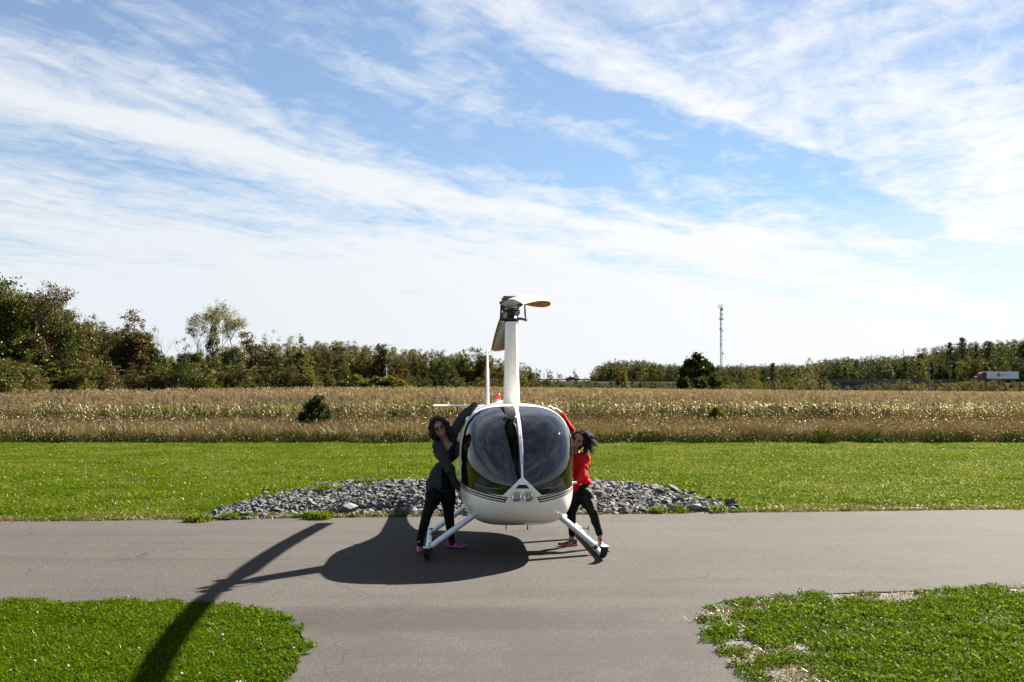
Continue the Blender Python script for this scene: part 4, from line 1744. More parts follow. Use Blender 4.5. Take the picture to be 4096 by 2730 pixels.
def head_extras(c, R, parent, skin_lip=True, k=1.0, aviator=True):
    def P(x, y, z):
        return Vector(c) + R @ (Vector((x, y, z)) * k)
    # smile: lips and teeth
    m = MB()
    top, bot = [], []
    for i in range(9):
        t = -1 + i / 4
        x = t * .027
        z = -0.057 + 0.011 * t * t
        top.append((x, -0.0955 + 0.014 * t * t, z + 0.0055 * (1 - t * t)))
        bot.append((x, -0.0945 + 0.014 * t * t, z - 0.0085 * (1 - t * t)))
    m.tube([P(*p) for p in top], [.0015 + .002 * (1 - abs(-1 + i / 4)) for i in range(9)], 6)
    m.tube([P(*p) for p in bot], [.0015 + .003 * (1 - abs(-1 + i / 4)) for i in range(9)], 6)
    lips = m.build('lips', M_LIP, parent)
    m = MB()
    vs = [P(p[0] * .94, p[1] - 0.0005, p[2] - .001) for p in top] + [P(p[0] * .94, p[1] - 0.0005, p[2] + .002) for p in bot]
    m.add(vs + [v + R @ Vector((0, .006, 0)) for v in vs], [(i, i + 1, i + 10, i + 9) for i in range(8)] + [(i + 18, i + 27, i + 28, i + 19) for i in range(8)])
    m.build('teeth', M_TEETH, parent)
    # sunglasses: a thing worn moves with her head
    fr = MB()
    for s in (-1, 1):
        pts_ = []
        for q in range(20):
            a = 2 * pi * q / 20
            rx, rz = .029, .024
            zz = rz * sin(a)
            xx = rx * cos(a) * (1 - 0.18 * (sin(a) < 0) * abs(sin(a)))
            pts_.append((s * .034 + xx, -0.100 + 0.55 * (max(0.0, abs(s * .034 + xx) - .01)) ** 1.6 * 1.6, .006 + zz))
        fr.tube([P(*p) for p in pts_] + [P(*pts_[0])], .0016, 5)
        fr.tube([P(s * .062, -0.086, .016), P(s * .074, -0.04, .014), P(s * .076, 0.01, .010)], .0018, 5)
    fr.tube([P(-.008, -0.101, .012), P(0, -0.104, .015), P(.008, -0.101, .012)], .0018, 5)
    g = fr.build('sunglasses', M_FRAME, parent)
    for s in (-1, 1):
        vs = [P(s * .034, -0.1015, .006)]
        for q in range(20):
            a = 2 * pi * q / 20
            rx, rz = .0285, .0235
            xx = rx * cos(a) * (1 - 0.18 * (sin(a) < 0) * abs(sin(a)))
            vs.append(P(s * .034 + xx, -0.100 + 0.55 * (max(0.0, abs(s * .034 + xx) - .01)) ** 1.6 * 1.6, .006 + rz * sin(a)))
        n = len(vs)
        vs += [v + R @ Vector((0, .0022, 0)) for v in vs]
        fs_ = [(0, 1 + q, 1 + (q + 1) % 20) for q in range(20)] + [(n, n + 1 + (q + 1) % 20, n + 1 + q) for q in range(20)] + [(1 + q, n + 1 + q, n + 1 + (q + 1) % 20, 1 + (q + 1) % 20) for q in range(20)]
        MB().add(vs, fs_).build('lens', M_LENSD, g)


def hand_geo(mb, wrist, d, palm_n, thumb_side, spread=0.22, curl=0.35, k=1.0):
    """palm, four unequal fingers, thumb. d: direction of the fingers, palm_n: way the palm faces, thumb_side: unit vector"""
    w = Vector(wrist); d = Vector(d).normalized()
    n = Vector(palm_n); n = (n - d * n.dot(d)).normalized()
    t = n.cross(d)
    if t.dot(Vector(thumb_side)) < 0:
        t = -t
    for q in (-.026, -.009, .009, .026):
        capsule(mb, w + t * q * .6 * k + d * .008 * k, .0135 * k, w + t * q * k + d * .078 * k, .0115 * k, 10)
    for i, (q, L) in enumerate(((.029, .066), (.010, .076), (-.009, .070), (-.027, .055))):
        base = w + t * q * k + d * .082 * k
        a = (d + t * (spread * (1.5 - i) / 1.5)).normalized()
        p1 = base + (a + n * curl * .35).normalized() * L * .42 * k
        p2 = p1 + (a + n * curl * .9).normalized() * L * .33 * k
        p3 = p2 + (a + n * curl * 1.5).normalized() * L * .25 * k
        chain(mb, [base, p1, p2, p3], [.0090 * k, .0083 * k, .0076 * k, .0064 * k], 8)
    tb = w + t * .026 * k + d * .022 * k
    ta = (d * .72 + t * .75 + n * .2).normalized()
    p1 = tb + ta * .036 * k
    p2 = p1 + (ta * .7 + d * .6 + n * curl * .4).normalized() * .028 * k
    chain(mb, [tb, p1, p2], [.0135 * k, .0100 * k, .0080 * k], 8)


def shoe(parent, heel, toe_dir, up, up_mat, sole_mat, accent, size=0.255, trim=None, logo=None):
    """running shoe: sole, upper, tongue, laces. heel: ground point under heel"""
    y = Vector(toe_dir).normalized()
    z = Vector(up); z = (z - y * z.dot(y)).normalized()
    x = y.cross(z)
    R = Matrix((x, y, z)).transposed()
    h = Vector(heel)
    def P(a, b, c):
        return h + R @ Vector((a, b, c))
    prof = [(0.0, .020, .055, .088), (.02, .032, .058, .092), (.06, .035, .062, .090), (.10, .036, .066, .078), (.14, .041, .060, .066), (.18, .046, .054, .058), (.215, .046, .048, .050), (.245, .034, .040, .042), (.262, .010, .030, .030)]
    k = size / .262
    # sole
    rings = []
    for (b, w, _, _) in prof:
        rise = 0.012 * max(0, (b - .19) / .07) ** 2
        hs = .030 - .008 * (b / .262)
        rings.append([P(sx * w * 1.06 * k, b * k - .006, zz * k + rise) for (sx, zz) in ((-1, .002), (-1.04, hs * .5), (-1, hs), (0, hs), (1, hs), (1.04, hs * .5), (1, .002), (0, 0))])
    so = MB().loft(rings).build('shoe', sole_mat, parent)
    rings = []
    for (b, w, hh, top) in prof:
        rise = 0.010 * max(0, (b - .19) / .07) ** 2
        r_ = []
        for q in range(13):
            a = pi * q / 12
            r_.append(P(w * cos(a) * k * (0.98 - 0.30 * sin(a) * (b < .12)), b * k, (.022 + (top - .022) * (max(0.0, sin(a)) ** .75)) * k + rise))
        r_.append(P(0, b * k, .018 * k))
        rings.append(r_)
    up_ = MB().loft(rings).build('upper', up_mat, so)
    m = MB()
    for i in range(5):
        b = .085 + i * .018
        zt = .084 - i * .0055
        m.tube([P(-.022 * k, b * k, (zt - .010) * k), P(0, (b + .002) * k, (zt + .002) * k), P(.022 * k, b * k, (zt - .010) * k)], .0028, 5)
    m.build('laces', accent, so)
    m = MB(); rbox(m, P(0, .062 * k, .094 * k), (.045, .05, .022), R=R @ Matrix.Rotation(-.5, 3, 'X')); m.build('tongue', accent, so)
    if trim is not None:
        m = MB()
        for sx in (-1, 1):
            m.tube([P(sx * .036 * k, .0, .030 * k), P(sx * .040 * k, .07 * k, .028 * k), P(sx * .045 * k, .14 * k, .025 * k), P(sx * .049 * k, .19 * k, .024 * k), P(sx * .046 * k, .225 * k, .026 * k)], .0022, 5)
        m.build('sole_line', trim, so)
        if logo == 'stripes':
            for sx in (-1, 1):
                m = MB()
                for (b0, z0, b1, z1) in ((.055, .040, .105, .068), (.080, .036, .125, .062), (.055, .066, .110, .040), (.085, .070, .135, .040)):
                    m.tube([P(sx * .040 * k, b0 * k, z0 * k), P(sx * (.0395) * k, (b0 + b1) / 2 * k, (z0 + z1) / 2 * k), P(sx * (.037) * k, b1 * k, z1 * k)], .0022, 5)
                m.build('side_stripes', trim, so)
    if logo == 'tick':
        for sx in (-1, 1):
            m = MB()
            m.tube([P(sx * .0375 * k, .118 * k, .052 * k), P(sx * .0385 * k, .105 * k, .040 * k), P(sx * .0372 * k, .075 * k, .048 * k), P(sx * .034 * k, .035 * k, .066 * k)], [.002, .006, .004, .001], 6)
            m.build('side_tick', M_SILVER, so)
    return so


def strands(mb, rng_, roots, n_pt, length, dirf, rad, curl=0.0, curlf=30.0):
    for (p, nrm) in roots:
        L = length * rng_.uniform(.7, 1.2)
        pts_, q = [], Vector(p)
        d = Vector(nrm).normalized()
        ph = rng_.uniform(0, 6.28)
        ax1 = d.orthogonal().normalized()
        for i in range(n_pt):
            t = i / (n_pt - 1)
            off = Vector((cos(ph + t * curlf), sin(ph + t * curlf * .9), sin(ph * 2 + t * curlf))) * curl * min(1, t * 3)
            pts_.append(q + off)
            g_ = dirf(q, t)
            d = (d * .6 + g_ * .4).normalized()
            q = q + d * L / (n_pt - 1)
        mb.tube(pts_, [rad * (1 - .65 * i / (n_pt - 1)) for i in range(n_pt)], 4, caps=False)


# ------------------------------------------------------------------ woman in the grey cardigan (left of the helicopter)
PA = empty('person', at(1765, 2195, 14.65) * 1.0)
PA.location.z = 0.0
tag(PA, 'woman in long charcoal cardigan, black leggings and magenta trainers hugging the cabin', 'person', 'women hugging the helicopter')


def rel(o, parent):
    """keep world position when parented to a translated empty"""
    o.matrix_parent_inverse = parent.matrix_world.inverted() if False else Matrix.Translation(-parent.location)
    return o


def adopt(parent):
    for o in list(parent.children):
        if o.type == 'MESH' and not o.get('_ok'):
            o.matrix_parent_inverse = Matrix.Translation(-parent.location)
            o['_ok'] = 1
            del o['_ok']


def person_body(J, skin, parent, headR, hk=1.0):
    mb = MB()
    return mb


# joints
A = dict(
    head=at(1757, 1714, 14.56), neck=at(1776, 1753, 14.63), chest=at(1786, 1812, 14.68), waist=at(1776, 1885, 14.70), hips=at(1766, 1938, 14.70),
    shL=at(1751, 1784, 14.60), elL=at(1797, 1880, 14.50), wrL=at(1835, 1958, 14.60),
    shR=at(1812, 1735, 14.72), elR=at(1851, 1664, 14.86), wrR=at(1903, 1619, 14.98),
    hpL=at(1744, 1958, 14.68), knL=at(1710, 2052, 14.52), anL=at(1680, 2157, 14.52),
    hpR=at(1790, 1958, 14.72), knR=at(1795, 2062, 14.74), anR=at(1806, 2155, 14.86))
upA = (A['neck'] - A['hips']).normalized()
faceA = Vector((-0.05, -1, -0.05))
hzA = (at(1742, 1690, 14.56) - at(1768, 1752, 14.56)).normalized()
RA = frame(hzA, Vector((0.10, -1, 0.02)))
torsoR = frame(upA, faceA)


def torso(mb, J, R, dr=0.0, low=True, k=1.0):
    for nm, rx, ry, rz, oz in (('chest', .150, .098, .15, 0.02), ('chest', .160, .095, .085, .075), ('waist', .122, .088, .13, 0.0), ('hips', .168, .115, .125, 0.0)):
        if nm == 'hips' and not low:
            continue
        mb.ball(J[nm] + R @ Vector((0, 0, oz)), ((rx + dr) * k, (ry + dr) * k, rz * k), 24, 16, R=R)
    for s in (-1, 1):
        mb.ball(J['chest'] + R @ Vector((s * .068, -.075, .0)), (.058 + dr * .6, .052 + dr * .6, .058 + dr * .5), 16, 10, R=R)
        if low:
            mb.ball(J['hips'] + R @ Vector((s * .075, .05, -.02)), (.088 + dr * .6, .08, .095), 16, 10, R=R)


mb = MB()
torso(mb, A, torsoR)
chain(mb, [A['chest'] + torsoR @ Vector((0, 0, .11)), A['neck'], A['head'] + RA @ Vector((0, .015, -.05))], [.07, .050, .050])
for s in ('L', 'R'):
    chain(mb, [A['chest'] + (A['sh' + s] - A['chest']) * .45 + torsoR @ Vector((0, 0, .03)), A['sh' + s], A['el' + s], A['wr' + s]], [.070, .054, .038, .027])
    mid = A['el' + s].lerp(A['wr' + s], .3)
    mb.ball(mid, .040, 12, 8)
    chain(mb, [A['hp' + s], A['kn' + s], A['an' + s]], [.098, .060, .040])
    mb.ball(A['kn' + s].lerp(A['an' + s], .28) + Vector((0, .02, 0)), (.057, .057, .10), 12, 8)
    mb.ball(A['hp' + s].lerp(A['kn' + s], .3), (.098, .098, .14), 14, 8)
head_geo(mb, A['head'], RA, 1.0)
hand_geo(mb, A['wrR'], at(1940, 1606, 15.04) - A['wrR'], Vector((0.05, 0.15, -1)), Vector((0, -1, 0.2)), spread=.34, curl=.35)
hand_geo(mb, A['wrL'], at(1846, 2000, 14.70) - A['wrL'], Vector((1, .2, 0)), Vector((0, -1, 0)), spread=.12, curl=.15)
# feet inside the shoes
fA1 = gnd(1690, 2196); fA2 = gnd(1798, 2182)
mb.tube([A['anL'], A['anL'] + Vector((0.0, -.03, -.05))], .035, 10)
mb.tube([A['anR'], A['anR'] + Vector((0.02, 0, -.05))], .035, 10)
bodyA = remeshed(mb, 'body', M_SKIN_A, PA, 0.0055, 2)
head_extras(A['head'], RA, bodyA)

# leggings
mb = MB()
for s in ('L', 'R'):
    hp, kn, an = A['hp' + s], A['kn' + s], A['an' + s]
    chain(mb, [hp, kn, an, an + Vector((0.01, -0.02, -0.055))], [.108, .067, .048, .044])
    mb.ball(kn.lerp(an, .28) + Vector((0, .02, 0)), (.064, .064, .105), 12, 8)
    mb.ball(hp.lerp(kn, .3), (.107, .107, .145), 14, 8)
mb.ball(A['hips'], (.180, .128, .130), 22, 14, R=torsoR)
for s in (-1, 1):
    mb.ball(A['hips'] + torsoR @ Vector((s * .075, .055, -.02)), (.094, .088, .10), 16, 10, R=torsoR)
remeshed(mb, 'leggings', M_BLACKC, PA, 0.008, 3, folds(.004, 16, 1.0))
# black vest with a V neck: torso volume, faces above the neckline removed
mb = MB()
torso(mb, A, torsoR, 0.010)
chain(mb, [A['chest'] + torsoR @ Vector((-.09, 0, .11)), A['chest'] + torsoR @ Vector((.09, 0, .11))], [.065, .065])
vest = remeshed(mb, 'vest', M_BLACKC, PA, 0.007, 3)


def trim_mesh(o, rule):
    """rule: signed field, negative where cloth is cut away; the edge follows its zero line"""
    bm_ = bmesh.new(); bm_.from_mesh(o.data)
    cut(bm_, rule)
    dele = [f for f in bm_.faces if rule(f.calc_center_median()) < 0]
    bmesh.ops.delete(bm_, geom=dele, context='FACES')
    bm_.to_mesh(o.data); bm_.free()


TRi = torsoR.inverted()
def loc_A(p):
    return TRi @ (p - A['chest'])
trim_mesh(vest, lambda p: (lambda q: min(max(0.03 - q.z, abs(q.x - 0.005) - 0.012 - 0.62 * (q.z - 0.03), q.y - 0.05), 0.165 - q.z))(loc_A(p)))
# cardigan
mb = MB()
torso(mb, A, torsoR, 0.026)
chain(mb, [A['chest'] + torsoR @ Vector((-.10, .01, .10)), A['chest'] + torsoR @ Vector((.10, .01, .10))], [.074, .074])
for s in ('L', 'R'):
    ch0 = A['chest'] + (A['sh' + s] - A['chest']) * .45 + torsoR @ Vector((0, 0, .03))
    we = A['el' + s].lerp(A['wr' + s], .93)
    chain(mb, [ch0, A['sh' + s], A['el' + s], we], [.085, .071, .055, .042])
    mb.ball(A['el' + s].lerp(A['wr' + s], .25), .054, 12, 8)
# long skirt of the cardigan, hanging to the upper thigh on the left
chain(mb, [A['waist'] + torsoR @ Vector((-.06, .02, -.06)), at(1740, 1995, 14.66)], [.125, .085])
chain(mb, [A['hips'] + torsoR @ Vector((-.10, -.01, 0)), at(1728, 1985, 14.62)], [.105, .070])
card = remeshed(mb, 'cardigan', M_CARDI, PA, 0.008, 3, folds(.011, 11, 4.0))


def seg_d(p, a, b):
    d = b - a
    t = max(0.0, min(1.0, (p - a).dot(d) / d.length_squared))
    return (p - a - d * t).length


def card_rule(p):
    q = loc_A(p)
    # open front: from the neck down, over her left half the black vest shows
    lo = -0.035 - 0.20 * max(0.0, q.z) - 0.02 * q.z
    hi = 0.125 + 0.02 * q.z
    return max(lo - q.x, q.x - hi, q.y + 0.035, -0.46 - q.z, q.z - 0.20,
               0.082 - seg_d(p, A['shL'], A['elL']), 0.066 - seg_d(p, A['elL'], A['wrL']))


trim_mesh(card, card_rule)
md = card.modifiers.new('cloth', 'SOLIDIFY'); md.thickness = 0.007; md.offset = -1
# pocket seam and belt loop on the cardigan
m = MB(); m.tube([at(1716, 1925, 14.53), at(1735, 1890, 14.50), at(1748, 1868, 14.50)], .004, 5); m.build('pocket_seam', M_BLACKC, PA)
# hair: dark curly bob
rgp = np.random.default_rng(5)
mb = MB()
def HP(x, y, z):
    return A['head'] + RA @ Vector((x, y, z))
for (x, y, z, r) in ((0, .04, .065, .098), (-.055, .03, .040, .070), (.055, .03, .045, .068), (0, .07, .0, .095), (-.095, .02, -.02, .052), (.095, .02, -.015, .050), (-.100, .03, -.075, .050), (.100, .03, -.07, .055), (.115, .045, -.13, .050), (.10, .05, -.19, .040), (-.06, .08, -.08, .06), (.06, .08, -.08, .06), (.105, .03, .02, .045), (-.10, .03, .03, .045), (-.03, -.035, .105, .035), (.03, -.030, .108, .035), (-.075, -.02, .07, .038), (.075, -.02, .07, .036)):
    mb.ball(HP(x, y, z), r, 14, 9)
hairA = remeshed(mb, 'hair', M_HAIR_A, PA, 0.008, 2, folds(.016, 38, 9.0))
mb = MB(); roots = []
for _ in range(520):
    a = rgp.uniform(-pi, pi); b = rgp.uniform(-.4, 1.45)
    d = Vector((sin(a) * cos(b), cos(a) * cos(b), sin(b)))
    if d.y < -.45 and d.z < .72:
        continue
    roots.append((HP(d.x * .098, .03 + d.y * .10, .03 + d.z * .105), RA @ d))
strands(mb, rgp, roots, 18, .11, lambda q, t: (RA @ Vector((0, 0.1, -1))), .0035, .007, 13.0)
mb.build('curls', M_HAIR_A, hairA)
# shoes
shoe(PA, Vector((A['anL'].x - .005, A['anL'].y + .055, 0.0)), Vector((0.16, -1, 0)), (0, 0, 1), M_PINK, M_PURPLE, M_PURPLE, 0.265, M_SILVER, 'stripes')
shoe(PA, Vector((A['anR'].x - .065, A['anR'].y + .010, 0.0)), Vector((1, -0.22, 0)), (0, 0, 1), M_PINK, M_PURPLE, M_PURPLE, 0.275, M_SILVER, 'stripes')
m = MB(); m.box(at(1846, 2002, 14.60), (0.012, 0.03, 0.05)); m.build('phone', M_LENSD, PA)
adopt(PA)

# ------------------------------------------------------------------ woman in the red sweater (right of the helicopter)
PB = empty('person', (at(2340, 2185, 15.0).x, 15.0, 0))
tag(PB, 'woman with windblown black hair in a red sweater leaning against the cabin', 'person', 'women hugging the helicopter')
Bj = dict(
    head=at(2310, 1763, 15.12), neck=at(2300, 1810, 15.22), chest=at(2311, 1858, 15.25), waist=at(2315, 1912, 15.22), hips=at(2317, 1962, 15.18),
    shL=at(2283, 1800, 15.30), elL=at(2284, 1722, 15.34), wrL=at(2246, 1657, 15.30),
    shR=at(2342, 1838, 15.20), elR=at(2327, 1905, 15.02), wrR=at(2285, 1962, 15.06),
    hpL=at(2298, 1975, 15.15), knL=at(2286, 2055, 15.05), anL=at(2289, 2144, 15.06),
    hpR=at(2337, 1975, 15.12), knR=at(2372, 2050, 14.92), anR=at(2400, 2142, 14.90))
upB = (Bj['neck'] - Bj['hips']).normalized()
RBt = frame(upB, Vector((-0.25, -1, 0)))
hzB = (at(2337, 1735, 15.1) - at(2298, 1792, 15.1)).normalized()
RB = frame(hzB, Vector((-0.28, -1, 0.05)))
mb = MB()
torso(mb, Bj, RBt, 0.0, True, 0.95)
chain(mb, [Bj['chest'] + RBt @ Vector((0, 0, .11)), Bj['neck'], Bj['head'] + RB @ Vector((0, .015, -.05))], [.068, .049, .048])
for s in ('L', 'R'):
    chain(mb, [Bj['chest'] + (Bj['sh' + s] - Bj['chest']) * .45 + RBt @ Vector((0, 0, .03)), Bj['sh' + s], Bj['el' + s], Bj['wr' + s]], [.066, .052, .037, .026])
    mb.ball(Bj['el' + s].lerp(Bj['wr' + s], .3), .038, 12, 8)
    chain(mb, [Bj['hp' + s], Bj['kn' + s], Bj['an' + s]], [.092, .056, .036])
    mb.ball(Bj['kn' + s].lerp(Bj['an' + s], .28) + Vector((0, .02, 0)), (.052, .052, .095), 12, 8)
head_geo(mb, Bj['head'], RB, 0.97)
hand_geo(mb, at(2222, 1638, 15.26), at(2186, 1621, 15.22) - at(2222, 1638, 15.26), Vector((-.3, .1, -1)), Vector((0, -1, .2)), spread=.30, curl=.35)
chain(mb, [Bj['wrL'], at(2222, 1638, 15.26)], [.028, .025])
hand_geo(mb, Bj['wrR'], at(2268, 2000, 15.12) - Bj['wrR'], Vector((-1, .2, 0)), Vector((0, -1, 0)), spread=.12, curl=.2)
mb.tube([Bj['anL'], Bj['anL'] + Vector((-.02, 0, -.06))], .034, 10)
mb.tube([Bj['anR'], Bj['anR'] + Vector((0.0, -.03, -.06))], .034, 10)
bodyB = remeshed(mb, 'body', M_SKIN_B, PB, 0.0055, 2)
head_extras(Bj['head'], RB, bodyB, k=0.97)
mb = MB()
for s in ('L', 'R'):
    hp, kn, an = Bj['hp' + s], Bj['kn' + s], Bj['an' + s]
    e = kn.lerp(an, .93)
    chain(mb, [hp, kn, e], [.103, .064, .044])
    mb.ball(kn.lerp(an, .28) + Vector((0, .02, 0)), (.060, .060, .10), 12, 8)
    mb.ball(hp.lerp(kn, .3), (.100, .100, .14), 14, 8)
mb.ball(Bj['hips'], (.170, .122, .120), 22, 14, R=RBt)
for s in (-1, 1):
    mb.ball(Bj['hips'] + RBt @ Vector((s * .07, .05, -.02)), (.09, .085, .10), 16, 10, R=RBt)
remeshed(mb, 'leggings', M_LEGB, PB, 0.008, 3, folds(.004, 16, 2.0))
mb = MB()
torso(mb, Bj, RBt, 0.028, False, 0.97)
mb.ball(Bj['waist'] + RBt @ Vector((0, 0, -.07)), (.165, .125, .08), 20, 12, R=RBt)
chain(mb, [Bj['chest'] + RBt @ Vector((-.10, 0, .09)), Bj['chest'] + RBt @ Vector((.10, 0, .09))], [.072, .072])
for s in ('L', 'R'):
    ch0 = Bj['chest'] + (Bj['sh' + s] - Bj['chest']) * .45 + RBt @ Vector((0, 0, .03))
    we = Bj['el' + s].lerp(Bj['wr' + s], .97 if s == 'L' else .95)
    chain(mb, [ch0, Bj['sh' + s], Bj['el' + s], we], [.082, .068, .052, .038])
chain(mb, [Bj['shR'].lerp(Bj['elR'], .5), at(2296, 1955, 15.10)], [.065, .060])     # dolman drape under the arm
chain(mb, [Bj['chest'], at(2292, 1950, 15.12)], [.10, .055])
sw = remeshed(mb, 'sweater', M_REDK, PB, 0.008, 3, folds(.009, 12, 6.0))
RBi = RBt.inverted()
trim_mesh(sw, lambda p: (lambda q: max(0.135 - q.z, q.z - 0.21, sqrt(q.x ** 2 + q.y ** 2) - 0.075))(RBi @ (p - Bj['chest'])))
md = sw.modifiers.new('cloth', 'SOLIDIFY'); md.thickness = 0.006; md.offset = -1
mb = MB()
rr_ = []
for q in range(24):
    a = 2 * pi * q / 24
    rr_.append(Bj['chest'] + RBt @ Vector((.088 * cos(a), .072 * sin(a) + .005, .142 + .012 * sin(a))))
mb.tube(rr_ + [rr_[0]], .019, 8)
mb.build('black_collar', M_BLACKC, PB)
m = MB(); m.ball(at(2322, 1939, 15.0), .007, 8, 6); m.build('button', M_SILVER, PB)
# hair, black, blown to the right and falling behind
mb = MB()
def HB(x, y, z):
    return Bj['head'] + RB @ Vector((x, y, z) if False else (x, y, z))
for (x, y, z, r) in ((0, .030, .058, .086), (-.040, .02, .055, .055), (.040, .03, .045, .058), (.02, .06, .0, .080), (.03, .07, -.05, .06), (.0, -.030, .10, .026), (.050, -.005, .06, .034), (.076, .03, -.01, .034)):
    mb.ball(HB(x, y, z), r, 14, 9)
for (p0, p1, r0, r1) in (((2340, 1752), (2358, 1785), .045, .036), ((2358, 1785), (2362, 1806), .034, .012), ((2344, 1790), (2344, 1832), .030, .012), ((2338, 1800), (2338, 1848), .020, .008)):
    capsule(mb, at(p0[0], p0[1], 15.2), r0, at(p1[0], p1[1], 15.22), r1)
hairB = remeshed(mb, 'hair', M_HAIR_B, PB, 0.008, 2, folds(.010, 26, 3.0))
mb = MB(); roots = []
for _ in range(700):
    a = rgp.uniform(-pi, pi); b = rgp.uniform(-.3, 1.45)
    d = Vector((sin(a) * cos(b), cos(a) * cos(b), sin(b)))
    if d.y < -.35 and d.z < .7:
        continue
    roots.append((HB(d.x * .088, .03 + d.y * .09, .03 + d.z * .095), RB @ d))
strands(mb, rgp, roots, 18, .22, lambda q, t: Vector((0.75 - .8 * t + .35 * sin(q.z * 60), 0.25, -0.15 - 1.0 * t)), .0020, .010, 8.0)
mb.build('loose_strands', M_HAIR_B, hairB)
shoe(PB, Vector((Bj['anL'].x + .060, Bj['anL'].y, 0.0)), Vector((-1, -0.10, 0)), (0, 0, 1), M_SHOEBLK, M_CORAL, M_SHOEBLK, 0.25, None, 'tick')
shoe(PB, Vector((Bj['anR'].x, Bj['anR'].y + .055, 0.0)), Vector((0.10, -1, 0)), (0, 0, 1), M_SHOEBLK, M_CORAL, M_CORAL, 0.25, None, 'tick')
adopt(PB)
# ================================================================== bed of broken grey rock beside the road
def rock_mat(name, c0, c1):
    mt = bpy.data.materials.new(name)
    mt.use_nodes = True
    N = NT(mt.node_tree)
    oi = N.new('ShaderNodeObjectInfo')
    tcn = N.new('ShaderNodeTexCoord')
    P = tcn.outputs['Object']
    n1 = N.noise(P, 5.0, 6.0, 0.65)
    x, y, z = N.sep(P)
    lay = N.noise(N.comb(N.m('MULTIPLY', x, 2.0), N.m('MULTIPLY', y, 2.0), N.m('MULTIPLY', z, 30.0)), 1.0, 4.0, 0.6)
    f = N.m('ADD', N.m('MULTIPLY', n1, 0.5), N.m('ADD', N.m('MULTIPLY', oi.outputs['Random'], 0.55), N.m('MULTIPLY', lay, 0.15)))
    c = N.ramp(f, [(0.30, c0), (0.80, c1), (1.0, (0.21, 0.18, 0.145))])
    b = N.new('ShaderNodeBsdfPrincipled')
    b.inputs['Roughness'].default_value = 0.88
    b.inputs['Specular IOR Level'].default_value = 0.25
    N.link(c, b.inputs['Base Color'])
    N.link(N.bump(N.m('ADD', n1, lay), 0.5, 0.02), b.inputs['Normal'])
    o = N.new('ShaderNodeOutputMaterial')
    N.link(b.outputs[0], o.inputs[0])
    return mt


M_ROCK = rock_mat('slaty_rock', (0.030, 0.031, 0.034), (0.125, 0.123, 0.121))
rr = np.random.default_rng(21)


def rock_mesh(seed, flat=0.5, mat=None):
    """angular broken slab: convex hull of random points, unit size"""
    r = np.random.default_rng(seed)
    bm_ = bmesh.new()
    for _ in range(13):
        v = r.normal(0, 1, 3); v /= np.linalg.norm(v)
        v = v * r.uniform(.72, 1.05)
        bm_.verts.new((v[0] * .5, v[1] * .5 * r.uniform(.7, 1), v[2] * .5 * flat))
    res = bmesh.ops.convex_hull(bm_, input=bm_.verts[:])
    bmesh.ops.delete(bm_, geom=[v for v in bm_.verts if not v.link_faces], context='VERTS')
    bmesh.ops.recalc_face_normals(bm_, faces=bm_.faces)
    me = bpy.data.meshes.new('stone')
    bm_.to_mesh(me); bm_.free()
    me.materials.append(mat or M_ROCK)
    return me


def pile_z(x, y):
    """the bed is heaped a little towards its back"""
    d = edge_dist(ROCK_OUT + [ROCK_OUT[0]], x, y)
    return 0.07 * min(1.0, d / 1.6) + 0.03 * mnoise.noise(Vector((x, y, 0))) 


# bed base (rubble-coloured earth under the stones)
bmr = MB()
xs = np.arange(-7.6, 7.0, 0.33); ys = np.arange(17.3, 28.6, 0.33)
vid = {}
for j, y in enumerate(ys):
    for i, x in enumerate(xs):
        if inside(ROCK_OUT, x, y):
            vid[(i, j)] = len(bmr.v); bmr.v.append((float(x), float(y), pile_z(x, y) - 0.03))
for (i, j) in list(vid):
    if all(k in vid for k in ((i + 1, j), (i + 1, j + 1), (i, j + 1))):
        bmr.f.append((vid[(i, j)], vid[(i + 1, j)], vid[(i + 1, j + 1)], vid[(i, j + 1)])); bmr.m.append(0)
bed = bmr.build('rock_bed', pbr('dark_rubble', (0.026, 0.026, 0.027), 0.9, var=0.5, vscale=12, bump=0.8, bscale=25, bdist=0.03))
tag(bed, 'low spread of broken blue grey rock between the lawn and the road', 'rock pile')
rocks = [rock_mesh(100 + k, rr.uniform(.26, .62)) for k in range(14)]
big = []
# a few named boulders where the photograph has them: px, py, width px, pale?
for (px, py, w) in ((975, 2012, 46), (975, 2062, 62), (1050, 2064, 60), (1100, 2048, 70), (1395, 1925, 56), (1395, 2048, 120), (1560, 1960, 86), (1660, 1950, 60), (1170, 2000, 50), (1280, 1955, 44), (1060, 1975, 60), (1530, 2012, 66), (1290, 2046, 56), (1230, 2060, 50),
                    (2625, 1950, 56), (2680, 2000, 56), (2560, 1988, 60), (2500, 2036, 70), (2620, 2018, 56), (2765, 2032, 40), (2850, 2034, 66), (2920, 2036, 80), (2440, 1985, 66), (2450, 1942, 56), (2740, 1990, 60), (2810, 2000, 50), (2390, 1965, 50), (2650, 2040, 60), (2700, 1965, 70), (2420, 2030, 50)):
    g_ = gnd(px, py + 8)
    if inside(ROCK_OUT, g_.x, g_.y) or True:
        big.append((g_.x, g_.y, w / FPX * g_.y * 1.05))
tries = 0
while len(big) < 300 and tries < 40000:
    tries += 1
    x, y = rr.uniform(-7.2, 6.8), rr.uniform(17.7, 28.0)
    if not inside(ROCK_OUT, x, y):
        continue
    s = rr.uniform(.12, .30) * (1.3 if x > 1.2 else 0.85)
    if any((x - a) ** 2 + (y - b) ** 2 < (.36 * (s + c)) ** 2 for a, b, c in big):
        continue
    big.append((x, y, s))
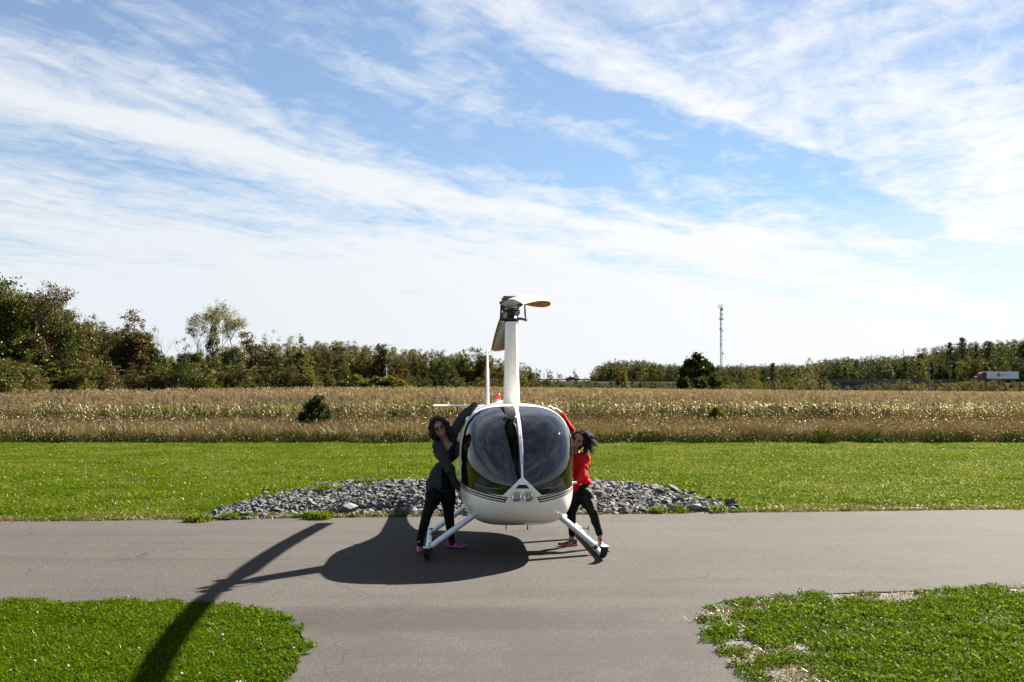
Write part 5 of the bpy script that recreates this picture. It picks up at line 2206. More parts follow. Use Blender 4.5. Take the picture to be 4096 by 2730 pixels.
for i, (x, y, s) in enumerate(big):
    o = obj_from('stone', rocks[i % len(rocks)], bed)
    z = pile_z(x, y) if inside(ROCK_OUT, x, y) else 0.0
    o.location = (x, y, z + s * 0.10)
    o.rotation_euler = (rr.normal(0, .35), rr.normal(0, .35), rr.uniform(0, 6.28))
    o.scale = (s, s * rr.uniform(.6, 1), s * rr.uniform(.7, 1.1))
pts, sc_ = [], []
for _ in range(24000):
    x, y = rr.uniform(-7.4, 7.0), rr.uniform(17.3, 28.4)
    if inside(ROCK_OUT, x, y):
        pts.append((x, y, pile_z(x, y) + 0.005)); sc_.append((0.05 + 0.17 * rr.random() ** 2.0) * (1.15 if x > 1.2 else .9))
n = len(pts)
sc_ = np.array(sc_)
rb = scatter('rubble', rocks, np.array(pts), rr.uniform(0, 6.28, n), np.stack([sc_, sc_ * rr.uniform(.6, 1, n), sc_], 1), rr.integers(0, 14, n), None, tilt=rr.normal(0, .45, (n, 2)))
rb.parent = bed
# weeds growing up between the stones
pts = []
for (px, py, k) in ((1120, 1972, 5), (1260, 1975, 6), (1320, 1968, 6), (1530, 1938, 6), (960, 2070, 2), (2640, 2046, 3), (2850, 2048, 1), (780, 2086, 2), (1900, 1915, 5), (1240, 2074, 4)):
    g_ = gnd(px, py)
    for _ in range(k):
        x, y = g_.x + rr.normal(0, .16), g_.y + rr.normal(0, .14)
        pts.append((x, y, pile_z(x, y) * .6 if inside(ROCK_OUT, x, y) else 0))
n = len(pts)
lawn_small = [patch_mesh('weed_tuft', [blades(rg, 90, 0.26, 0.05, 0.16, 0.014, 0.9, 2), clover(rg, 70, 0.24, 0.03, 0.10, 0.02)], M_GRASS) for _ in range(3)]
scatter('rock_bed_weeds', lawn_small, np.array(pts), rr.uniform(0, 6.28, n), rr.uniform(.6, 1.1, n), rr.integers(0, 3, n), 'small green weeds growing between and beside the broken rocks')
# ================================================================== tall grass, weeds and the corn field
rf = np.random.default_rng(31)
M_TALL = leaf_mat('tall_dry_grass', [(0.0, (0.055, 0.060, 0.018)), (0.3, (0.12, 0.085, 0.040)), (0.65, (0.21, 0.135, 0.075)), (0.9, (0.30, 0.20, 0.12)), (1.0, (0.46, 0.38, 0.26))], trans=0.30, rough=0.5, gloss=0.01, objvar=0.35)
M_WEEDG = leaf_mat('green_weeds', [(0.0, (0.014, 0.028, 0.006)), (0.6, (0.032, 0.056, 0.012)), (1.0, (0.075, 0.10, 0.022))], trans=0.3, rough=0.5, gloss=0.003, objvar=0.3)
M_WEEDB = leaf_mat('rusty_weeds', [(0.0, (0.05, 0.030, 0.020)), (0.4, (0.14, 0.062, 0.048)), (0.75, (0.14, 0.12, 0.04)), (1.0, (0.24, 0.20, 0.10))], trans=0.3, rough=0.5, gloss=0.01, objvar=0.5)


def leaf_cloud(rng, n, centers, spread, size, flat=1.0):
    """n small leaf quads around given centres with random orientation"""
    c = centers[rng.integers(0, len(centers), n)] + rng.normal(0, 1, (n, 3)) * spread * np.array([1, 1, flat])
    nrm = rng.normal(0, 1, (n, 3)); nrm /= np.linalg.norm(nrm, axis=1)[:, None]
    a = np.cross(nrm, rng.normal(0, 1, (n, 3))); a /= np.linalg.norm(a, axis=1)[:, None]
    b = np.cross(nrm, a)
    s = size * rng.uniform(.6, 1.3, n)[:, None]
    q = np.stack([c - a * s, c - b * s * .55, c + a * s, c + b * s * .55], 1)
    return q.reshape(-1, 3), np.repeat(rng.random(n), 4)


tall = [patch_mesh('tall_grass', [blades(rf, 340, 1.3, 0.45, 0.95, 0.013, 0.42, 3), leaf_cloud(rf, 260, np.stack([rf.uniform(-.6, .6, 60), rf.uniform(-.6, .6, 60), rf.uniform(.45, .85, 60)], 1), 0.05, 0.022)], M_TALL) for _ in range(5)]
weedg = [patch_mesh('green_weed', [blades(rf, 120, 1.1, 0.12, 0.40, 0.03, 0.8, 2), leaf_cloud(rf, 420, np.stack([rf.uniform(-.5, .5, 40), rf.uniform(-.5, .5, 40), rf.uniform(.08, .42, 40)], 1), 0.07, 0.034)], M_WEEDG) for _ in range(4)]
weedb = [patch_mesh('rusty_weed', [blades(rf, 110, 1.3, 0.4, 1.1, 0.018, 0.4, 2), leaf_cloud(rf, 640, np.stack([rf.uniform(-.6, .6, 40), rf.uniform(-.6, .6, 40), rf.uniform(.3, 1.0, 40)], 1), 0.09, 0.028)], M_WEEDB) for _ in range(4)]

CORN_FRONT = lambda x: 60.5 + 1.5 * sin(x * .11) + (2.0 if x > 14 else 0.0)
pts, idx, sc = [], [], []
for x in np.arange(-42, 42, 0.85):
    for y in np.arange(43.9, 62.5, 0.85):
        if abs(x) > .52 * y + 6:
            continue
        xx, yy = x + rf.uniform(-.4, .4), y + rf.uniform(-.4, .4)
        nz = mnoise.noise(Vector((xx * .12, yy * .3, 0))); n2 = mnoise.noise(Vector((xx * .45, yy * .6, 5)))
        fr = yy - 44.2
        if yy > CORN_FRONT(xx) + .5:
            continue
        if fr < 0.8 + 1.3 * n2:
            k = 5 + int(rf.integers(0, 4)); s = rf.uniform(.7, 1.1)
        elif fr < 6.5 + 2.5 * nz:
            k = int(rf.integers(0, 5)) if rf.random() < .86 else 5 + int(rf.integers(0, 4)); s = rf.uniform(.62, .98) * (1.0 + .25 * n2)
        elif fr < 11.5 + 3 * nz:
            k = int(rf.integers(0, 5)) if rf.random() < .45 - .5 * n2 else (9 + int(rf.integers(0, 4)) if rf.random() < .55 else 5 + int(rf.integers(0, 4))); s = rf.uniform(.6, .95)
        else:
            k = 9 + int(rf.integers(0, 4)) if rf.random() < .70 else (5 + int(rf.integers(0, 4))); s = rf.uniform(.6, 1.05)
        pts.append((xx, yy, -.05)); idx.append(k); sc.append(s)
n = len(pts); sc = np.array(sc)
scatter('tall_grass_strip', tall + weedg + weedb, np.array(pts), rf.uniform(0, 6.28, n), np.stack([np.ones(n), np.ones(n), sc], 1), idx, 'strip of tall dry pinkish grass and weeds beyond the lawn')

# corn
M_CORN = leaf_mat('corn_leaf', [(0.0, (0.055, 0.088, 0.012)), (0.34, (0.104, 0.140, 0.022)), (0.5, (0.207, 0.171, 0.085)), (0.8, (0.366, 0.287, 0.183)), (1.0, (0.610, 0.512, 0.366))], trans=0.38, rough=0.45, gloss=0.0035, objvar=0.3)
M_TASSEL = leaf_mat('corn_tassel', [(0.0, (0.220, 0.152, 0.116)), (0.6, (0.390, 0.287, 0.226)), (1.0, (0.586, 0.464, 0.366))], trans=0.3, rough=0.5, gloss=0.01, objvar=0.3)


def corn_plants(rng, n, spread, h=1.75, leaves=9, seg=3, green=0.0, lw=0.075):
    V, T, mi = [], [], []
    for _ in range(n):
        bx, by = rng.uniform(-spread / 2, spread / 2, 2)
        hh = h * rng.uniform(.88, 1.1)
        lean = rng.normal(0, .05, 2)
        # stalk: crossed strips
        for ax in (0, 1):
            dxx, dyy = (.014, 0) if ax == 0 else (0, .014)
            V += [(bx - dxx, by - dyy, 0), (bx + dxx, by + dyy, 0), (bx + lean[0] + dxx * .5, by + lean[1] + dyy * .5, hh), (bx + lean[0] - dxx * .5, by + lean[1] - dyy * .5, hh)]
            T += [rng.uniform(.3, .6)] * 4; mi.append(0)
        for k in range(leaves):
            t = (k + .6) / leaves * .92
            a = (k % 2) * pi + rng.normal(0, .5)
            L = rng.uniform(.45, .75) * (1.0 - .35 * t)
            up_ = rng.uniform(.25, .5) ; droop = rng.uniform(.5, 1.1)
            tint = min(1, max(0, rng.normal(.22 if t < .72 - .3 * rng.random() else .78, .16) - green))
            base = np.array([bx + lean[0] * t, by + lean[1] * t, hh * t])
            d = np.array([cos(a), sin(a), 0]); sd = np.array([-sin(a), cos(a), 0])
            tw = rng.uniform(-.6, .6)
            prev = None
            for j in range(seg + 1):
                u = j / seg
                c = base + d * L * u + np.array([0, 0, L * (up_ * 2 * u - droop * u * u * 1.6)])
                w = lw / 2 * (1 - u ** 2) * (.6 + .8 * min(1, u * 3)) + .002
                s2 = sd * cos(tw * u) + np.array([0, 0, sin(tw * u)])
                p, q = c - s2 * w, c + s2 * w
                if prev is not None:
                    V += [tuple(prev[0]), tuple(prev[1]), tuple(q), tuple(p)]; T += [tint] * 4; mi.append(0)
                prev = (p, q)
        # tassel
        top = np.array([bx + lean[0], by + lean[1], hh])
        for k in range(5):
            a = rng.uniform(0, 2 * pi); L = rng.uniform(.10, .22)
            e = top + np.array([cos(a) * .09, sin(a) * .09, L]); w = .008
            V += [tuple(top + [-w, 0, -.03]), tuple(top + [w, 0, -.03]), tuple(e + [w * .6, w, 0]), tuple(e + [-w * .6, -w, 0])]
            T += [rng.random()] * 4; mi.append(1)
    me = fast_mesh('corn_row', np.array(V), None, 4, [M_CORN, M_TASSEL], attr=T)
    me.polygons.foreach_set('material_index', mi)
    return me


corn_near = [corn_plants(rf, 5, .9, 1.48, 10, 3, 0.0, .058) for _ in range(7)]
corn_green = [corn_plants(rf, 5, .9, 1.52, 11, 3, .28, .068) for _ in range(3)]
corn_far = [corn_plants(rf, 14, 2.2, 1.48, 6, 2, -.15, .085) for _ in range(6)]


def corn_back(x):
    """far edge of the corn: follows the wood on the left, the highway bank on the right"""
    px = 2048 + x * 30
    if x < -10:
        return 104 + (x + 52) * 0.9
    return min(200, 142 + (x + 10) * 2.2)


pts, idx, sc = [], [], []
y = 58.5
row = 0
while y < 96:
    dx_ = .78 if y < 72 else 1.0
    for x in np.arange(-58, 58, dx_):
        if abs(x) > .49 * y + 6 or y < CORN_FRONT(x) or y > corn_back(x):
            continue
        xx = x + rf.uniform(-.25, .25); yy = y + rf.uniform(-.12, .12)
        gr = mnoise.noise(Vector((xx * .06, yy * .1, 2))) > -.35 and y < 70
        k = 7 + int(rf.integers(0, 3)) if gr and rf.random() < .8 else int(rf.integers(0, 7))
        pts.append((xx, yy, ground_z(xx, yy))); idx.append(k); sc.append(rf.uniform(.88, 1.06) * (.93 + .12 * mnoise.noise(Vector((xx * .3, yy * .3, 0)))))
    y += .76 if y < 72 else 1.0
while y < 205:
    for x in np.arange(-110, 125, 2.1):
        if abs(x) > .5 * y + 8 or y > corn_back(x):
            continue
        xx = x + rf.uniform(-.8, .8); yy = y + rf.uniform(-.8, .8)
        pts.append((xx, yy, ground_z(xx, yy))); idx.append(10 + int(rf.integers(0, 6))); sc.append(rf.uniform(.9, 1.05))
    y += 2.3
n = len(pts)
print('corn', n)
scatter('corn_field', corn_near + corn_green + corn_far, np.array(pts), np.where(np.array(idx) < 10, rf.normal(0, .5, n), rf.uniform(0, 6.28, n)), np.array(sc), idx, 'field of ripening corn with tan tassels and glinting leaves')

# cattails in the ditch
M_CAT = pbr('cattail_brown', (0.040, 0.018, 0.008), 0.9, var=.3)
cm = MB(); cm.tube([(0, 0, 0), (0.01, 0, 1.15)], .006, 4); cm.tube([(0.01, 0, 1.15), (.012, 0, 1.34)], .020, 7); cm.tube([(.012, 0, 1.34), (.012, 0, 1.46)], .004, 4)
cm = cm.mesh('cattail', M_CAT)
pts = []
for (p0, p1, k) in ((2640, 3440, 120), (1290, 1340, 4), (3430, 3560, 16)):
    for _ in range(k):
        q = at(rf.uniform(p0, p1), 1690, rf.uniform(55, 59.5))
        pts.append((q.x, q.y, -.05 - rf.uniform(0, .25)))
n = len(pts)
scatter('cattails', [cm], np.array(pts), rf.uniform(0, 6.28, n), rf.uniform(.8, 1.05, n), np.zeros(n, int), 'dark brown cattails standing in front of the corn', tilt=rf.normal(0, .05, (n, 2)))
# white seed heads (asters) in the grass strip on the right
M_ASTER = pbr('aster_white', (.33, .32, .31), .8)
q = leaf_cloud(rf, 60, rf.normal(0, .10, (10, 3)) + np.array([0, 0, .35]), .05, .012)
am = fast_mesh('aster', q[0], None, 4, M_ASTER)
pts = []
for (px, py, k) in ((4, 0, 0), (2620, 1722, 5), (2790, 1715, 3), (3195, 1705, 7), (3170, 1722, 6), (3230, 1730, 5), (1000, 1700, 3), (3560, 1725, 4), (3900, 1730, 6), (4050, 1725, 5), (3420, 1715, 4), (2480, 1725, 3)):
    for _ in range(k):
        g_ = at(px + rf.normal(0, 16), py, 45.6)
        pts.append((g_.x, 44.6 + rf.uniform(0, 1.6), .12 + rf.uniform(0, .2)))
n = len(pts)
scatter('white_asters', [am], np.array(pts), rf.uniform(0, 6.28, n), rf.uniform(.5, 1.0, n), np.zeros(n, int), 'clusters of small white asters at the edge of the tall grass')
# ================================================================== trees
rt = np.random.default_rng(77)
M_BARK = pbr('grey_brown_bark', (0.045, 0.038, 0.030), 0.9, var=0.35, vscale=3)
M_BARKP = pbr('pale_bark', (0.10, 0.09, 0.078), 0.9, var=0.3, vscale=3)
LEAF = {
    'green': leaf_mat('leaves_deep_green', [(0.0, (0.034, 0.047, 0.010)), (0.5, (0.073, 0.101, 0.018)), (0.85, (0.130, 0.156, 0.029)), (1.0, (0.182, 0.182, 0.039))], .35, .5, .005, .3),
    'olive': leaf_mat('leaves_olive', [(0.0, (0.058, 0.065, 0.018)), (0.5, (0.124, 0.130, 0.031)), (0.85, (0.208, 0.195, 0.052)), (1.0, (0.234, 0.208, 0.065))], .35, .5, .005, .3),
    'rust': leaf_mat('leaves_turning_rust', [(0.0, (0.052, 0.044, 0.018)), (0.45, (0.111, 0.088, 0.036)), (0.8, (0.195, 0.130, 0.058)), (1.0, (0.234, 0.143, 0.065))], .35, .5, .004, .35),
    'pale': leaf_mat('leaves_pale_silvery', [(0.0, (0.104, 0.117, 0.058)), (0.5, (0.221, 0.227, 0.124)), (0.9, (0.390, 0.390, 0.247)), (1.0, (0.520, 0.494, 0.338))], .40, .5, .006, .25),
    'yellow': leaf_mat('leaves_yellow_green', [(0.0, (0.065, 0.072, 0.009)), (0.5, (0.143, 0.150, 0.016)), (0.9, (0.247, 0.215, 0.023)), (1.0, (0.338, 0.221, 0.033))], .45, .5, .005, .25),
    'dark': leaf_mat('leaves_bottle_green', [(0.0, (0.023, 0.039, 0.010)), (0.6, (0.052, 0.078, 0.018)), (1.0, (0.117, 0.143, 0.033))], .28, .5, .004, .2),
    'twig': leaf_mat('bare_twigs', [(0.0, (0.117, 0.098, 0.078)), (1.0, (0.260, 0.221, 0.182))], .0, .8, .0, .2),
    'far': leaf_mat('leaves_far_hazed', [(0.0, (0.030, 0.046, 0.023)), (0.5, (0.058, 0.080, 0.035)), (0.9, (0.106, 0.115, 0.044)), (1.0, (0.177, 0.133, 0.044))], .33, .5, .004, .45),  # bluish haze of the distance painted into the leaf colours
}


def tree_proto(seed, kind='broad', leaf='green', nleaf=2400, bark=None, dens=1.0):
    """unit tree: height 1, crown width about 'w'. Returns (wood mesh, crown mesh)"""
    r = np.random.default_rng(seed)
    wood = MB()
    tips = []
    lean = Vector((r.normal(0, .02), r.normal(0, .02), 0))

    def limb(p, d, L, rad, depth):
        pts_, q, dd = [p.copy()], p.copy(), d.copy()
        n = 4
        for i in range(n):
            dd = (dd + Vector((r.normal(0, .12), r.normal(0, .12), r.normal(.06, .05)))).normalized()
            q = q + dd * L / n
            pts_.append(q.copy())
        wood.tube(pts_, [rad * (1 - .6 * i / n) for i in range(n + 1)], 5 if depth else 7, caps=False)
        tips.append((q.copy(), L))
        for i in (2, 3, 4):
            if depth < (3 if kind in ('bare', 'sparse') else 2):
                for _ in range(2 if depth < 2 else 1):
                    a = r.uniform(0, 2 * pi)
                    nd = (dd * r.uniform(.5, 1.0) + Vector((cos(a), sin(a), r.uniform(-.1, .5))) * r.uniform(.5, .9)).normalized()
                    limb(pts_[i], nd, L * r.uniform(.45, .68), rad * .42, depth + 1)

    V, T = [], []
    bk = bark or M_BARK
    if kind == 'conifer':
        wood.tube([(0, 0, 0), (0, 0, 1.0)], [.016, .003], 6, caps=False)
        C = []
        nb = 26
        for i in range(nb):
            z = .12 + .86 * i / nb
            R_ = .22 * (1 - z) ** .75 + .015
            for k in range(5):
                a = r.uniform(0, 2 * pi)
                L = R_ * r.uniform(.6, 1.25)
                wood.tube([(0, 0, z), (cos(a) * L, sin(a) * L, z + .02)], [.004, .001], 3, caps=False)
                for u in np.linspace(.15, 1, 6):
                    C.append((cos(a) * L * u, sin(a) * L * u, z + .02 * u - .01))
        V, T = leaf_cloud(r, nleaf, np.array(C), .008, .011)
    elif kind == 'bush':
        for _ in range(9):
            a = r.uniform(0, 2 * pi)
            wood.tube([(0, 0, 0), (cos(a) * .12, sin(a) * .12, .4), (cos(a) * .32, sin(a) * .32, r.uniform(.6, .85))], [.015, .009, .003], 4, caps=False)
        C = []
        for _ in range(110):
            a = r.uniform(0, 2 * pi); ph = r.uniform(0, pi / 2)
            rad = r.uniform(.55, 1.0) ** .5
            C.append((cos(a) * cos(ph) * .52 * rad, sin(a) * cos(ph) * .52 * rad, .08 + sin(ph) * .84 * rad * r.uniform(.85, 1.05)))
        V, T = leaf_cloud(r, nleaf, np.array(C), .036, .034, .9)
        V = V / np.array([1, 1, float(np.percentile(V[:, 2], 98.5))])
        V[:, 2] = np.maximum(V[:, 2], 0.0)
    else:
        trunk_top = {'broad': .55, 'tall': .72, 'sparse': .60, 'bare': .62, 'wide': .45}[kind]
        base_z = {'broad': .14, 'tall': .12, 'sparse': .42, 'bare': .40, 'wide': .12}[kind]
        tw = {'broad': .30, 'tall': .17, 'sparse': .145, 'bare': .14, 'wide': .40}[kind]
        tp = [Vector((0, 0, 0)) + lean * (z * 4) + Vector((r.normal(0, .008), r.normal(0, .008), z)) for z in np.linspace(0, trunk_top, 6)]
        tp[0] = Vector((0, 0, -.02))
        wood.tube(tp, [.022 - .013 * i / 5 for i in range(6)], 8, caps=False)
        nl = {'broad': 12, 'tall': 13, 'sparse': 9, 'bare': 9, 'wide': 12}[kind]
        for i in range(nl):
            z = base_z + (trunk_top - base_z) * (i + .5) / nl
            k = min(4, int(z / trunk_top * 5)); t = z / trunk_top * 5 - k
            p = tp[k].lerp(tp[k + 1], t)
            a = i * 2.4 + r.uniform(-.4, .4)
            el = r.uniform(.35, .9) + .5 * i / nl
            limb(p, Vector((cos(a) * cos(el), sin(a) * cos(el), sin(el))), tw * r.uniform(.55, 1.0) * (1.15 - .4 * i / nl), .008, 1 if kind not in ('bare', 'sparse') else 1)
        limb(tp[-1], Vector((0, 0, 1)), 1 - trunk_top, .008, 0)
        P_ = np.array([t_[0] for t_ in tips])
        zmax = P_[:, 2].max()
        if kind in ('broad', 'tall', 'wide'):
            # clumps fill the crown, ragged outline
            C = []
            for _ in range(int(95 * dens)):
                z = r.uniform(base_z * .5, .98)
                prof = (sin(pi * min(1, max(0.02, (z - base_z * .35) / (1.02 - base_z * .35))) ** .75)) ** .6
                lump = 1 + .35 * mnoise.noise(Vector((seed * 1.7, z * 4, 0)))
                a = r.uniform(0, 2 * pi)
                lump *= 1 + .4 * mnoise.noise(Vector((cos(a) * 1.3, sin(a) * 1.3, z * 3 + seed)))
                rad = tw * 1.05 * prof * lump * r.uniform(.15, 1.0) ** .45
                C.append((cos(a) * rad + lean.x * z * 4, sin(a) * rad + lean.y * z * 4, z))
            C = np.concatenate([np.array(C), P_[r.integers(0, len(P_), 40)]])
            w = r.random(len(C)) ** 1.2 + .15
            sel = r.choice(len(C), nleaf, p=w / w.sum())
            Cc = C[sel]
            V, T = leaf_cloud(r, nleaf, C, .030, (.022 if kind == 'wide' else .0150), .75)
            T = T * .75 + .25 * np.repeat(r.random(nleaf), 4)
        elif kind == 'sparse':
            V, T = leaf_cloud(r, int(nleaf * 1.3), P_, .022, .0098, .9)
        else:
            V, T = leaf_cloud(r, 40, P_, .01, .006)
            V, T = V[:4 * 30], T[:4 * 30]
        # normalise the height
        mz = float(np.percentile(V[:, 2], 98.5)) if kind in ('broad', 'tall', 'wide') else (float(np.percentile(V[:, 2], 96)) if kind == 'sparse' else zmax)
        if kind != 'bare':
            V = V / mz
        s = 1 / mz
        wood.v = [(a * s, b * s, c * s) for a, b, c in wood.v]
    wm = wood.mesh('trunk', bk, smooth=True, fixn=False)
    cm_ = fast_mesh('crown', V, None, 4, LEAF[leaf], attr=T) if kind != 'bare' else None
    return wm, cm_


PROTO = {}
def proto(kind, leaf, k=0, nleaf=4200):
    key = (kind, leaf, k)
    if key not in PROTO:
        PROTO[key] = tree_proto(hash_seed(key), kind, leaf, nleaf, M_BARKP if (kind in ('bare',) or leaf == 'pale') else M_BARK)
    return PROTO[key]


def hash_seed(key):
    return sum(ord(c) * (i + 3) for i, c in enumerate(str(key))) % 99991


def far_ground(px, Y):
    x = at(px, 1560, Y).x
    return ground_z(x, Y) if Y < 300 else -0.05


def tree(name, px, ytop, Y, kind, leaf, k, wid, label, group, base=None, cat='tree', nleaf=4200, rz=None):
    """stand a tree at distance Y so that its top reaches elevation of ytop; wid = horizontal scale relative to height"""
    top = at(px, ytop, Y)
    bz = far_ground(px, Y) if base is None else base
    h = top.z - bz
    wm, cm_ = proto(kind, leaf, k, nleaf)
    root = empty(name, (top.x, Y, bz), rt.uniform(0, 6.28) if rz is None else rz)
    root.scale = (h * wid, h * wid, h)
    obj_from('trunk' if kind != 'bush' else 'stems', wm, root)
    if cm_ is not None:
        obj_from('crown' if kind != 'bush' else 'foliage', cm_, root)
    tag(root, label, cat, group)
    return root


def LD(px):
    return 106 + max(0, px) * 0.036


GL = 'trees of the wood along the left of the corn field'
T_LEFT = [
    (14, 1128, 'tall', 'green', 0, 1.25, 'tallest tree at the left picture edge, its dark tip leaning right'),
    (84, 1158, 'sparse', 'rust', 0, 1.2, 'thin brown topped tree just right of the tallest leftmost tree'),
    (-70, 1180, 'broad', 'green', 1, .9, 'tree half cut off by the left picture edge'),
    (166, 1192, 'broad', 'rust', 0, .85, 'broad rusty brown tree with a domed green shouldered crown, far left'),
    (225, 1228, 'broad', 'green', 2, .75, 'dark green shoulder tree right of the domed rusty tree'),
    (298, 1286, 'broad', 'olive', 0, .95, 'rounded olive green tree stepping down right of the tall left group'),
    (352, 1264, 'sparse', 'rust', 1, .85, 'nearly leafless twiggy treetop showing above rounded olive green crowns'),
    (414, 1308, 'broad', 'rust', 1, .9, 'brownish thinly leaved tree left of the dark peaked one'),
    (524, 1275, 'tall', 'rust', 1, 1.35, 'dark peaked rust and green tree with a forked top'),
    (575, 1322, 'broad', 'rust', 2, .75, 'russet tree tucked against the right side of the forked top tree'),
    (608, 1352, 'broad', 'green', 3, .9, 'leafy green tree left of the bare dead snag'),
    (657, 1300, 'bare', 'twig', 0, 1.1, 'bare dead grey tree with thin upright limbs against the sky'),
    (768, 1268, 'sparse', 'olive', 0, 1.0, 'tall open tree with olive leaf tufts and visible forked trunk'),
    (722, 1388, 'broad', 'dark', 0, .95, 'low dark tree at the foot of the open forked tree'),
    (818, 1330, 'bare', 'twig', 1, 1.0, 'bare twigs between the forked tree and the tall silvery pair'),
    (852, 1270, 'tall', 'olive', 1, .62, 'tall narrow grey green tree, left half of the silvery pair'),
    (936, 1240, 'sparse', 'pale', 0, 1.0, 'tall silvery leaved tree on two slim trunks, right half of the pair'),
    (900, 1262, 'sparse', 'pale', 1, .8, 'slim pale tree between the two tall silvery crowns'),
    (1002, 1352, 'tall', 'rust', 2, 1.3, 'vine covered tree with a dark spiky top and yellow patches'),
    (1084, 1364, 'broad', 'pale', 0, .85, 'pale grey green tree right of the vine covered tree'),
    (1166, 1370, 'broad', 'pale', 1, .8, 'soft pale olive tree with a rounded feathery crown'),
    (1218, 1378, 'wide', 'olive', 0, .85, 'spreading olive tree above the round dark shrub in the grass'),
    (1250, 1440, 'broad', 'yellow', 0, .95, 'yellow green tree in front of the spreading olive tree'),
    (1358, 1388, 'broad', 'green', 0, .95, 'dense green round topped tree left of the yellow bushes'),
    (1305, 1430, 'broad', 'rust', 0, .8, 'small rusty tree touching the left side of the dense green one'),
    (1412, 1432, 'broad', 'olive', 1, .8, 'olive tree filling the dip right of the dense green one'),
    (1465, 1408, 'broad', 'rust', 1, .75, 'reddish brown tree rising behind the yellow bushes'),
    (1512, 1400, 'tall', 'dark', 0, 1.2, 'dark spiky evergreen behind the yellow bushes'),
    (1577, 1396, 'sparse', 'rust', 0, 1.1, 'sparse orange brown tree right of the dark spiky evergreen'),
    (1618, 1425, 'broad', 'rust', 2, .75, 'amber leaved tree at the right end of the yellow bushes'),
    (1659, 1420, 'broad', 'rust', 0, .8, 'deep russet tree left of the upright dark green crown'),
    (1712, 1440, 'sparse', 'olive', 1, .9, 'thin leaved tree with many upright stems left of the tail fin'),
    (1766, 1430, 'broad', 'dark', 0, .75, 'upright dark green tree above the left woman'),
    (1806, 1446, 'broad', 'green', 1, .8, 'green tree between the dark crown and the twiggy one'),
    (1845, 1428, 'broad', 'olive', 0, .8, 'grey olive tree with twigs sticking up, left of the tail fin'),
    (1890, 1440, 'sparse', 'rust', 1, .9, 'brown twiggy tree just left of the tail fin'),
    (1928, 1412, 'tall', 'green', 0, 1.2, 'dark green peaked tree directly behind the tail fin'),
    (1966, 1446, 'broad', 'yellow', 0, .85, 'yellow tinged tree right of the tail fin'),
    (2004, 1466, 'broad', 'olive', 1, .8, 'low olive tree left of the white rotor mast'),
    (2090, 1470, 'broad', 'yellow', 1, .85, 'yellow green tree just right of the white rotor mast'),
    (2050, 1468, 'broad', 'rust', 2, .8, 'brown tree behind the white rotor mast'),
    (2122, 1490, 'broad', 'olive', 1, .8, 'low olive bushy tree second right of the rotor mast'),
]
for (px, yt, kd, lf, k, wd, lab) in T_LEFT:
    nm = {'bare': 'dead_tree', 'conifer': 'conifer_tree'}.get(kd, 'broadleaf_tree')
    Yd = LD(px) + rt.uniform(-2, 2) + (-5 if yt > 1380 and px < 1300 else 0)
    tree(nm, px, yt - (0 if px < 450 else 14 if kd in ('broad', 'wide', 'tall') else 0), Yd, kd, lf, k, wd, lab, GL, nleaf=5200)

